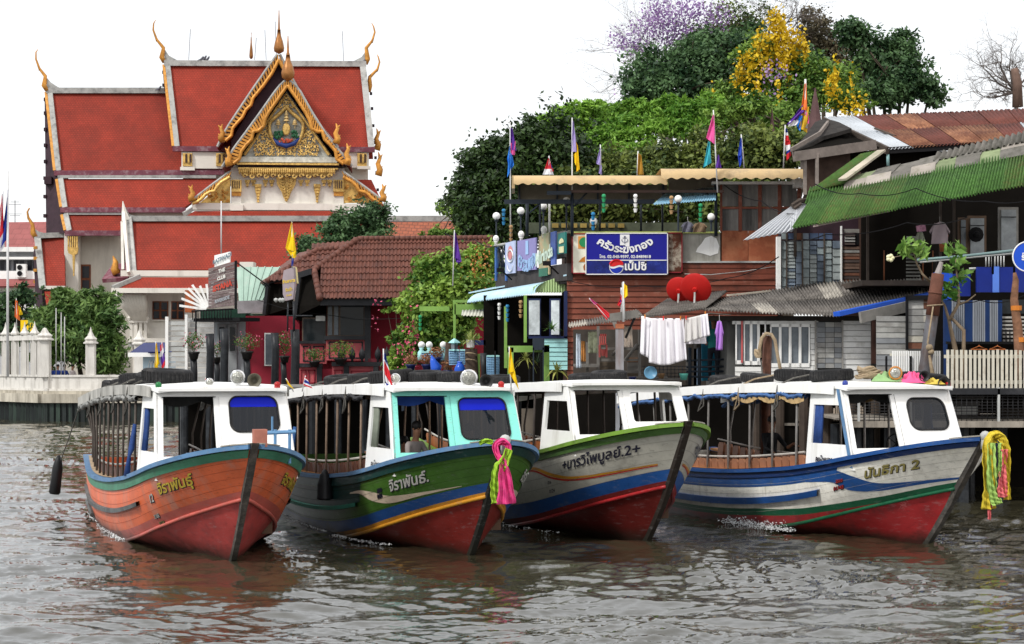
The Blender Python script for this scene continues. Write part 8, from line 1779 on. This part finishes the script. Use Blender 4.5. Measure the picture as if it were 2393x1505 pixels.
flag('bunch of orange, purple and blue flags on the highest pole',(1882,185,1884,300),74,[([(1880,196),(1883,194),(1888,260),(1872,255)],[('orange',1)],.08),([(1874,250),(1890,250),(1887,310),(1868,300)],[('gold',1)],.08),([(1876,245),(1878,262),(1862,280),(1838,292)],[('purple',1)],.08),([(1870,268),(1876,272),(1870,308),(1860,292)],[('sky',1)],.06),([(1880,258),(1891,268),(1890,290),(1880,285)],[('pink',1)],.05),([(1845,283),(1866,280),(1864,292),(1842,296)],[('white',1)],.05)],.04)
flag('little yellow flag on the mast over the porch',(1457,658,1457,752),51.8,[([(1458,662),(1465,668),(1468,690),(1458,698)],[('yellow',1)],.03)]) 
flag('limp red and white flag behind the little yellow one',(1452,672,1452,745),52.2,[([(1451,675),(1453,678),(1453,712),(1448,705)],[('white',.5),('red',.5),('purple',.3)],.03),([(1448,700),(1454,702),(1450,718),(1442,712)],[('red',1)],.03)])
flag('furled pink red pennant leaning out left of the steel pillar',(1377,697,1428,752),52,[([(1377,697),(1382,699),(1428,735),(1418,748)],[('pink',.3),('red',.7)],.04)],.015)
flag('yellow flag beside the blue roofed kiosk',(364,798,366,880),103,[([(364,802),(367,802),(372,850),(361,862)],[('yellow',1)],.05),([(361,850),(370,848),(368,868),(362,872)],[('yellow',1)],.05)])
flag('small Thai flag beside the yellow one at the kiosk',(378,800,384,880),103,[([(374,808),(380,800),(388,850),(378,868)],[('red',.7),('white',.6),('purple',1),('red',.6)],.05)])
flag('orange and yellow flags bunched behind the white fence',(38,697,40,800),130,[([(36,700),(42,705),(46,750),(34,740)],[('orange',1)],.1),([(42,712),(50,722),(52,735),(43,738)],[('yellow',1)],.1)])
flag('thin red and white striped mast before the long temple roof',(517,470,517,592),98,[([(516.5,480),(517.5,480),(517.5,482),(516.5,482)],[('white',1)],.0)],.03)
obj('yellow_panel',MB().box(P(48,748,140).x,140,P(48,780,140).z,P(80,748,140).x,140.3,P(48,748,140).z),FL['yellow'],loc=P(48,780,140),label='yellow panel seen behind the white fence',cat='panel')
# ================================================================== things on the boats
def onroof(b,s,y,dz=0.): 
    zt=[ztr for ztr in (0,)]; return bw(b,(-s,y,b.zr(s)+.07*(1-(y/1.3)**2)+dz))
for b_,zt_,rz in ((B1,2.93,None),(B2,2.93,None),(B3,3.0,(0,.02,.0,-.06,-.14,-.25,-.4)),(B4,2.93,None)):
    rz=rz or (0.0,.05,.06,.03,-.05,-.18,-.33); b_.zr=(lambda zt_,rz:(lambda s:spl(s,[2.95,3.4,5,7,9.5,12,14.1],[zt_+z for z in rz])))(zt_,rz)
def rt_(b,s,y,label,sc=1.,tilt=(0,0),up=0.):
    p=onroof(b,s,y,.105*sc+up); tyre(p,label,rot=(R(tilt[0]),R(tilt[1]),rnd.uniform(0,6)),sx=sc)
for s,y,l,t in ((4.6,-.75,'large tyre at the front left of the orange boat roof',(4,0)),(6.6,-.7,'second tyre back on the orange boat roof',(8,4)),(8.4,-.8,'third tyre back on the orange boat roof',(-6,5)),(10.2,-.75,'fourth tyre back on the orange boat roof',(3,-6)),(12.2,-.7,'rearmost tyre on the orange boat roof',(8,3))): rt_(B1,s,y,l,1.25 if s<5 else 1.,t)
for s,y,l,t in ((4.9,-.7,'front tyre on the left edge of the green boat roof',(5,0)),(6.7,-.75,'middle tyre on the left edge of the green boat roof',(-4,3)),(8.6,-.8,'rear tyre on the left edge of the green boat roof',(3,6)),(3.9,.3,'tyre lying behind the spotlight of the green boat',(0,3)),(5.6,.5,'tyre farther back in the middle of the green boat roof',(4,-4)),(4.6,-.1,'small tyre in the middle of the green boat roof',(0,5)),(6.6,.9,'tyre on the right edge of the green boat roof',(7,0))): rt_(B2,s,y,l,1.15 if s==4.9 else .95,t)
for s,y,l in ((5.5,.6,'tyre on the cream boat roof nearest its cabin'),(7.4,.8,'tyre farther back on the cream boat roof'),(9.2,-.5,'rearmost tyre on the cream boat roof')): rt_(B3,s,y,l,1.,(rnd.uniform(-6,6),4))
for s,y,l,t in ((4.7,-.55,'tyre nearest the cabin on the white boat roof',(3,0)),(6.2,-.6,'second tyre on the white boat roof, roped',(-3,3)),(7.9,-.65,'third tyre on the white boat roof',(5,0)),(9.6,-.6,'rearmost tyre on the white boat roof',(0,4)),(3.9,.75,'tyre under the orange rimmed lamp of the white boat',(4,0)),(3.5,.95,'small tyre at the right front of the white boat roof',(0,6))): rt_(B4,s,y,l,1.15 if s<7 and s>4 else .95,t)
# lamps and horns
dk=mat('dark_lamp_shell',(.03,.03,.03),.4,.2); br=mat('orange_lamp_rim',(.5,.2,.04),.4,.2); hm=mat('grey_horn',(.16,.16,.15),.45,.2); hm2=mat('olive_horn',(.12,.11,.08),.5,.2)
spotlight(B1,(-3.05,.28,3.16),.125,M_chrome,-.3); horn(B1,(-3.05,.58,3.10),.13,hm2,-.15); spotlight(B1,(-3.2,-.2,3.07),.07,M_chrome,-.3)
spotlight(B2,(-3.05,.30,3.14),.15,M_chrome,-.3); horn(B2,(-3.0,.62,3.08),.13,dk,-.25); spotlight(B2,(-3.6,-.95,3.13),.09,M_chrome,-.2)
spotlight(B4,(-3.3,.1,3.22),.125,br,-.5); horn(B4,(-3.1,.62,3.16),.11,dk,-.3); horn(B4,(-3.0,1.0,3.02),.13,dk,-.2); 
for b_,y,m in ((B1,1.0,'red'),(B2,.92,'red'),(B4,1.12,'red'),(B1,-1.1,'green'),(B4,-1.0,'blue')): 
    b_.O('signal_lamp',MB().ball(Vector((-3.05 if m=='red' else -3.3,y,3.02)),.06,10).lathe(Vector((-3.05 if m=='red' else -3.3,y,2.95)),[(.05,0),(.06,.04)],8),mat('signal_'+m,dict(red=(.4,.02,.02),green=(.02,.16,.05),blue=(.03,.05,.25))[m],.3),smooth=True)
# ropes from tyres over the fascia
for b_,nm,L,m in ((B1,'orange',((5.2,'front'),(7.2,'second'),(9.4,'third'),(11.5,'fourth')),M_ropeg),(B2,'green',((5.6,'front'),(7.6,'middle'),(9.4,'rear')),M_ropeg),(B4,'white',((5.4,'front'),(7.2,'middle'),(9.0,'rear')),M_ropeg)):
    for k,(s,w) in enumerate(L):
        z=b_.zr(s); pts=[bw(b_,q) for q in ((-s+.3,-.5,z+.25),(-s+.1,-1.1,z+.12),(-s,-1.40,z-.03),(-s-.02,-1.43,z-.28),(-s-.1-.05*k,-1.45,z-.55),(-s+.06,-1.43,z-.42),(-s+.03,-1.42,z-.2))]
        rope_hang(w+' grey rope looped over the left roof edge of the '+nm+' boat',pts,M_rope if (b_ is B4 and k==1) else m,.018)
pts=[bw(B1,q) for q in ((-13.9,-1.38,2.45),(-14.15,-1.6,1.7),(-14.3,-1.78,1.15))]
rope_hang('thin line from the stern of the orange boat roof down to the fender',pts,M_ropeg,.014,grp='mooring lines')
fd=mat('black_fender_rubber',(.012,.012,.013),.45,.3,4)
def fender(label,p,l=.75,r=.13,slant=(0,0)):
    p=Vector(p); d=Vector((slant[0],slant[1],-1)).normalized(); q=[p,p+d*.12,p+d*.3,p+d*.55,p+d*l*.95,p+d*l]
    obj('fender',MB().tube(q,[.03,r*.7,r,r*1.02,r*1.1,r*.85],12),fd,loc=p,label=label,cat='fender',group='black rubber fenders',smooth=True)
fender('long black rubber fender hanging off the stern of the orange boat',bw(B1,(-14.35,-1.80,1.30)),.9,.12,(-.12,0)); fender('black rubber fender hanging between the orange and green boats',bw(B2,(-6.5,-1.62,1.32)),.6,.15)

# blue folded curtains tied at the pillars
for b_,s,l,m in ((B1,4.45,'navy blue folded curtain tied beside the cabin of the orange boat',curB),(B2,10.5,'blue folded cloth hanging at the left of the green boat',mat('blue_cloth',(.03,.09,.25),.8,.2,6))):
    z=b_.sheer(s)[1]; mb=MB()
    for k in range(4): mb.tube([bw(b_,(-s-k*.04,-1.36,z+1.0)),bw(b_,(-s-k*.05,-1.42,z+.55)),bw(b_,(-s-k*.02-.03,-1.46,z+.42)),bw(b_,(-s-k*.07,-1.50,z+.05))],[.03,.05,.03,.055],6)
    obj('folded_curtain',mb,m,loc=bw(b_,(-s,-1.4,z+.5)),label=l,cat='curtain',smooth=True)
# canvas hanging inside the blue/white and green cabins, seat bottle etc
cloth_d=mat('dark_scalloped_canvas',(.02,.02,.02),.9,.4,4)
for b_,m in ((B4,cloth_d),(B1,cloth_d),(B2,mat('royal_canvas',(.02,.07,.33),.7,.25,3))):
    b_.O('cabin_valance',MB().grid(lambda a,c:Vector((-3.55-.03*math.sin(a*17),-1.12+2.2*a,2.86-c*(.14+.10*abs(math.sin(a*8.5))))),50,4),m,smooth=True)
# bow details
b=B1; c=Vector((-.05,.02,b.zt+.08)); b.O('bollard',MB().box(c.x-.13,c.y-.02,c.z-.05,c.x+.05,c.y+.20,c.z+.24),mat('pinkish_wood',(.38,.15,.11),.7,.25,4))
lbm=mat('light_blue_frame',(.12,.25,.42),.5,.2)
for y in (.55,.80): b.O('bow_frame_post',MB().tube([Vector((-1.0,y,1.7)),Vector((-1.0,y,2.28))],.03,6),lbm)
b.O('bow_frame_rail',MB().tube([Vector((-1.0,.28,2.22)),Vector((-1.0,.9,2.24))],.035,6),lbm); b.O('bow_frame_post',MB().tube([Vector((-1.0,.5,2.2)),Vector((-1.0,.5,2.5))],.02,6),lbm)
for b_ in (B2,B4): b_.O('bow_bollard',MB().ball(Vector((.06,0,b_.zt+.08)),.10,10).tube([Vector((.05,0,b_.zt-.15)),Vector((.06,0,b_.zt+.05))],.08,8),sv,smooth=True)
# scarves wound round the bows
def scarf(label,pts,w,m,seed=0,frill=.03,grp=None):
    """a ribbon of cloth hanging along pts (world), with folds"""
    g=random.Random(seed); P_=[Vector(p) for p in pts]; n=(len(P_)-1)*7; ph=g.uniform(0,6)
    def cr(t):
        f=t*(len(P_)-1); i=min(int(f),len(P_)-2); u=f-i; a=P_[max(i-1,0)];b=P_[i];c=P_[i+1];d=P_[min(i+2,len(P_)-1)]
        return .5*((2*b)+(c-a)*u+(2*a-5*b+4*c-d)*u*u+(3*b-a-3*c+d)*u**3)
    W=w if callable(w) else (lambda t:w); side=Vector((.97,.23,0))
    def fn(t,s):
        p=cr(t); tg=(cr(min(t+.01,1))-cr(max(t-.01,0))).normalized(); sd=tg.cross(Vector((.2,-1,0))).normalized(); x=(s-.5)*W(t)
        return p+sd*(x*(1+.06*math.sin(t*40+ph)))+Vector((.2,-1,0))*(.022*math.sin(s*16+t*5+ph)+.012*math.sin(s*47+t*9)+.010*math.sin(t*60+s*8)+frill*math.sin(s*7+t*9+ph))
    o=obj('scarf',MB().grid(fn,n*2,26),m,loc=P_[0],label=label,cat='scarf',group=grp,smooth=True); o.modifiers.new('s','SOLIDIFY').thickness=.005
pk_=mat('hot_pink_gauze',(.70,.05,.22),.75,.12,9,dirt=(.9,.25,.4),da=.15,ds=20); lm_=mat('lime_gauze',(.28,.48,.03),.75,.12,9,dirt=(.6,.72,.2),da=.15,ds=20); yg=mat('mustard_lace',(.52,.40,.03),.8,.25,14,bump=.6,bs=30); lg=mat('pale_lime_gauze',(.34,.52,.13),.8,.12,9); sp=mat('salmon_gauze',(.72,.16,.17),.8,.12,9)
Y2=33.75; q=lambda x,y,dy=0:P(x,y,Y2+dy)
scarf('hot pink scarf knotted round the bow of the green boat',[q(1176,1080,-.02),q(1187,1062,.08),q(1187,1040,.1),q(1174,1032,.12),q(1160,1040,.1),q(1163,1062,.05),q(1175,1080,-.05),q(1178,1105,-.08),q(1182,1145,-.08),q(1183,1178,-.06)],lambda t:.11+(.22*max(0,(t-.62)/.38)),pk_,1,.03)
scarf('lime green scarf hanging beside the pink one on the green boat bow',[q(1190,1050,.0),q(1178,1078,-.06),q(1168,1092,-.06),q(1163,1120,-.05),q(1162,1150,-.05),q(1166,1174,-.04)],lambda t:.13+.14*t,lm_,2,.03)
scarf('pale lime scarf end wrapped across the foredeck of the green boat',[q(1120,1036,.25),q(1135,1031,.2),q(1152,1034,.15)],.08,lm_,3,.02)
Y4=36.0; q=lambda x,y,dy=0:P(x,y,Y4+dy)
scarf('mustard yellow lace scarf over the bow of the white boat, left fall',[q(2332,1024,.05),q(2320,1022,-.02),q(2312,1042,-.1),q(2309,1085,-.1),q(2310,1130,-.1),q(2311,1165,-.08),q(2312,1190,-.08)],lambda t:.18+.08*t,yg,4,.04)
scarf('mustard yellow lace scarf over the bow of the white boat, right fall',[q(2322,1020,.03),q(2338,1020,-.02),q(2348,1045,-.06),q(2352,1090,-.06),q(2352,1130,-.06),q(2353,1168,-.06)],lambda t:.18-.05*t,yg,5,.04)
scarf('pale lime scarf hanging in the middle of the white boat bow',[q(2318,1035,-.12),q(2316,1080,-.14),q(2318,1125,-.14),q(2324,1160,-.12),q(2330,1180,-.12)],lambda t:.16+.04*t,lg,6,.03)
scarf('pale lime scarf strand crossing under the mustard scarf',[q(2338,1035,-.08),q(2336,1075,-.1),q(2334,1115,-.1)],.06,lg,9,.02)
scarf('salmon pink scarf hanging at the right of the white boat bow',[q(2345,1050,-.1),q(2344,1095,-.1),q(2342,1130,-.1),q(2344,1162,-.1)],lambda t:.12+.09*t,sp,7,.03)
scarf('short salmon tip dangling lowest below the lime scarf',[q(2314,1180,-.08),q(2312,1198,-.08),q(2312,1214,-.08)],.05,sp,8,.01)
# clutter on the roof of the white boat
c=onroof(B4,3.9,-.15,.05)
for k in range(6): obj('rope_coil',MB().tube([c+Vector(((.26-.02*k)*math.cos(a)+.05*math.sin(k),.2*math.sin(a),.03+.035*k+.02*math.sin(3*a+k))) for a in np.linspace(0,6.28,22)],.028,6,False),M_rope,loc=c,label=('lowest','second','third','fourth','fifth','topmost')[k]+' turn of the tan rope coiled on the white boat roof',cat='rope',group='coiled rope on the white boat roof',smooth=True)
def heap(label,b_,s,y,rx,ry,h,m,seed):
    c=onroof(b_,s,y,.0); g=random.Random(seed); a1,a2=g.uniform(0,6),g.uniform(0,6)
    def fn(u,v):
        r=v; a=u*6.283; hh=h*(1-r**3)*(.55+.25*math.sin(a*3+a1+r*3)+.2*math.sin(a*7+a2-r*5)+.12*math.sin(r*14+a*2)); return c+Vector((rx*r*math.cos(a)*(1+.15*math.sin(a*4+a2)),ry*r*math.sin(a),hh))
    obj('cloth_heap',MB().grid(fn,48,12),m,loc=c,label=label,cat='cloth',group='cloths heaped on the white boat roof',smooth=True)
heap('crumpled pale green cloth on the white boat roof beside the rope coil',B4,3.5,.05,.36,.25,.20,mat('pale_green_cloth',(.22,.36,.16),.85,.2,5),1); heap('bright pink cloth draped over the front of the white boat roof',B4,3.25,.45,.30,.14,.22,mat('pink_cloth',(.72,.10,.25),.8,.12,5),2); heap('yellow cloth at the right front of the white boat roof',B4,3.15,.8,.26,.12,.12,mat('yellow_cloth',(.6,.45,.08),.8,.12,5),3)
# flags on the boats
flag('Thai flag on the roof of the green boat',(896,815,898,922),37.2,[([(898,825),(901,826),(920,912),(898,865)],[('blue',.8),('white',.25),('red',1.2)],.03),([(898,862),(920,908),(925,920),(905,920)],[('red',.8),('white',1),('blue',1.6)],.03)],.012,'flags on the boats')
flag('yellow flag on the front of the green boat roof',(1190,810,1195,920),36.6,[([(1191,815),(1193,813),(1203,868),(1188,872)],[('yellow',1)],.02),([(1188,868),(1203,866),(1213,912),(1198,885)],[('yellow',1)],.03)],.012,'flags on the boats')
flag('tiny yellow flag at the right of the orange boat roof',(668,884,686,915),39,[([(668,884),(672,890),(687,910),(673,900)],[('yellow',1)],.01)],.01,'flags on the boats')
flag('tiny Thai flag between the orange and green boats',(714,878,706,915),41,[([(713,880),(717,884),(730,908),(709,900)],[('red',.5),('white',.5),('blue',1),('white',.5),('red',.5)],.01)],.01,'flags on the boats')
flag('very small Thai flag standing behind the orange boat lamp',(480,882,480,905),60,[([(480,884),(482,885),(486,903),(480,902)],[('red',.5),('white',.5),('blue',1)],.01)],.01,'flags on the boats')
# people on the boats
def pw(b_,x,y,z): return bw(b_,(x,y,z))
hd=lambda b_:WM[b_.root.name].to_euler().z
person('seated man in a loose grey shirt inside the green boat cabin',pw(B2,-3.9,-.55,.95),hd(B2)+.4,True,mat('grey_shirt',(.24,.21,.20),.8,.15),None,.25,(.6,.6))
person('dark clothed boatman standing among the posts of the white boat',pw(B4,-8.2,-.2,.42),hd(B4)+.2,False,mat('black_shirt',(.012,.012,.014),.8),None,.15,(1.2,.6))
person('passenger in a brown shirt sitting inside the orange boat',pw(B1,-4.4,.3,.8),hd(B1)-.5,True,mat('brown_shirt',(.10,.055,.045),.8,.2),None,.3,(.8,.8))
person('person in dark clothes at the wheel behind the windscreen of the green boat',pw(B2,-3.9,.55,.9),hd(B2),True,mat('black_shirt',(0,0,0)),None,.1,(.9,.9))
person('passenger in orange sitting far back inside the green boat',pw(B2,-8.6,.4,.5),hd(B2)+1,True,mat('orange_shirt',(.45,.10,.04),.8,.2),None,.3,(.8,.8))
for k,(x,l) in enumerate(((120,'leftmost person in blue sitting behind the white fence'),(135,'person in blue in the middle behind the white fence'),(150,'person in blue and white at the right behind the white fence'),(168,'person with pale top farthest right behind the white fence'))):
    person(l,P(x,905,121.5)+Vector((0,0,0)),R(-90+k*20),True,mat('blue_uniform',(.02,.05,.25),.8,.15) if k!=3 else mat('pale_top',(.5,.45,.45),.8),None,.1,(.5,.5),'people sitting behind the white fence')
mb=MB().tube([P(x,y,121) for x,y in ((128,702),(128,880))],.03,4)
for i,x in enumerate((131,143,151)): tubeo('garden_pole',[P(x,720+10*i,121),P(x,905,121)],.035,sv,loc=P(x,905,121),label=('left','middle','right')[i]+' slim pole standing in the bamboo behind the fence',cat='pole')
# spray at the chine of the white boat, foam along the waterlines
spm=mat('white_spray',(.75,.77,.78),.4,.05)
def foam(label,b_,xs,seed,n,spread,h,grp='foam where the boats cut the water'):
    g=random.Random(seed); mb=MB()
    for k in range(n):
        x=g.uniform(*xs); t=(x-xs[0])/(xs[1]-xs[0]); 
        # waterline half breadth
        bb=spl(x,[1.95,2.6,3.6,5,7,14],[.05,.35,.75,1.18,1.36,1.1]); p=bw(b_,(-x,-(bb+abs(g.gauss(0,spread))),abs(g.gauss(0,h))+.02)); r=g.uniform(.005,.016)
        mb.ball(p,r*(1.6 if g.random()<.1 else 1),5,.7)
    L=bw(b_,(-xs[0],-1,0)); obj('foam',mb,spm,loc=L,label=label,cat='foam',kind='stuff',group=grp)
foam('white splash thrown up where the white boat chine meets the river',B4,(5.0,7.6),1,900,.16,.07)
foam('thin foam line along the left waterline of the orange boat',B1,(6,13.5),2,650,.08,.012)
foam('foam flecks beside the green boat',B2,(4,12),3,600,.08,.012)
foam('foam flecks along the waterline of the cream boat',B3,(4,9),6,160,.14,.012)
# overhead cables strung between the houses
for k,(pts_,l) in enumerate((([(1905,430,57),(2010,452,55),(2140,440,54),(2300,470,53),(2450,455,52)],'cable sagging below the mossy green roof'),([(1817,560,62),(1930,548,56),(2120,520,55),(2260,508,54)],'cable running over the jalousie windows to the veranda'),([(1690,430,66),(1780,470,64),(1856,500,60)],'cable from the sooty sheet wall to the tin lean-to'),([(1326,655,65),(1500,668,64),(1700,650,62),(1820,600,60)],'cable drooping across the brown boarded wall'),([(600,700,88),(760,735,86),(960,742,84),(1150,690,75)],'cable strung from the pavilion to the green terrace'),([(2200,690,52),(2290,702,52),(2393,690,52)],'cable under the royal blue awning panels'),([(1040,545,80),(1110,560,76),(1160,575,73)],'cable from the shrub tree to the terrace corner'))):
    q=[P(*p) for p in pts_]; w=[]
    for i in range(len(q)-1):
        for t in range(6): f=t/6; w.append(q[i].lerp(q[i+1],f)-Vector((0,0,.12*4*f*(1-f))))
    w.append(q[-1]); obj('cable',MB().tube(w,.016,4),M_black,loc=q[0],label=l,cat='cable',group='overhead cables')
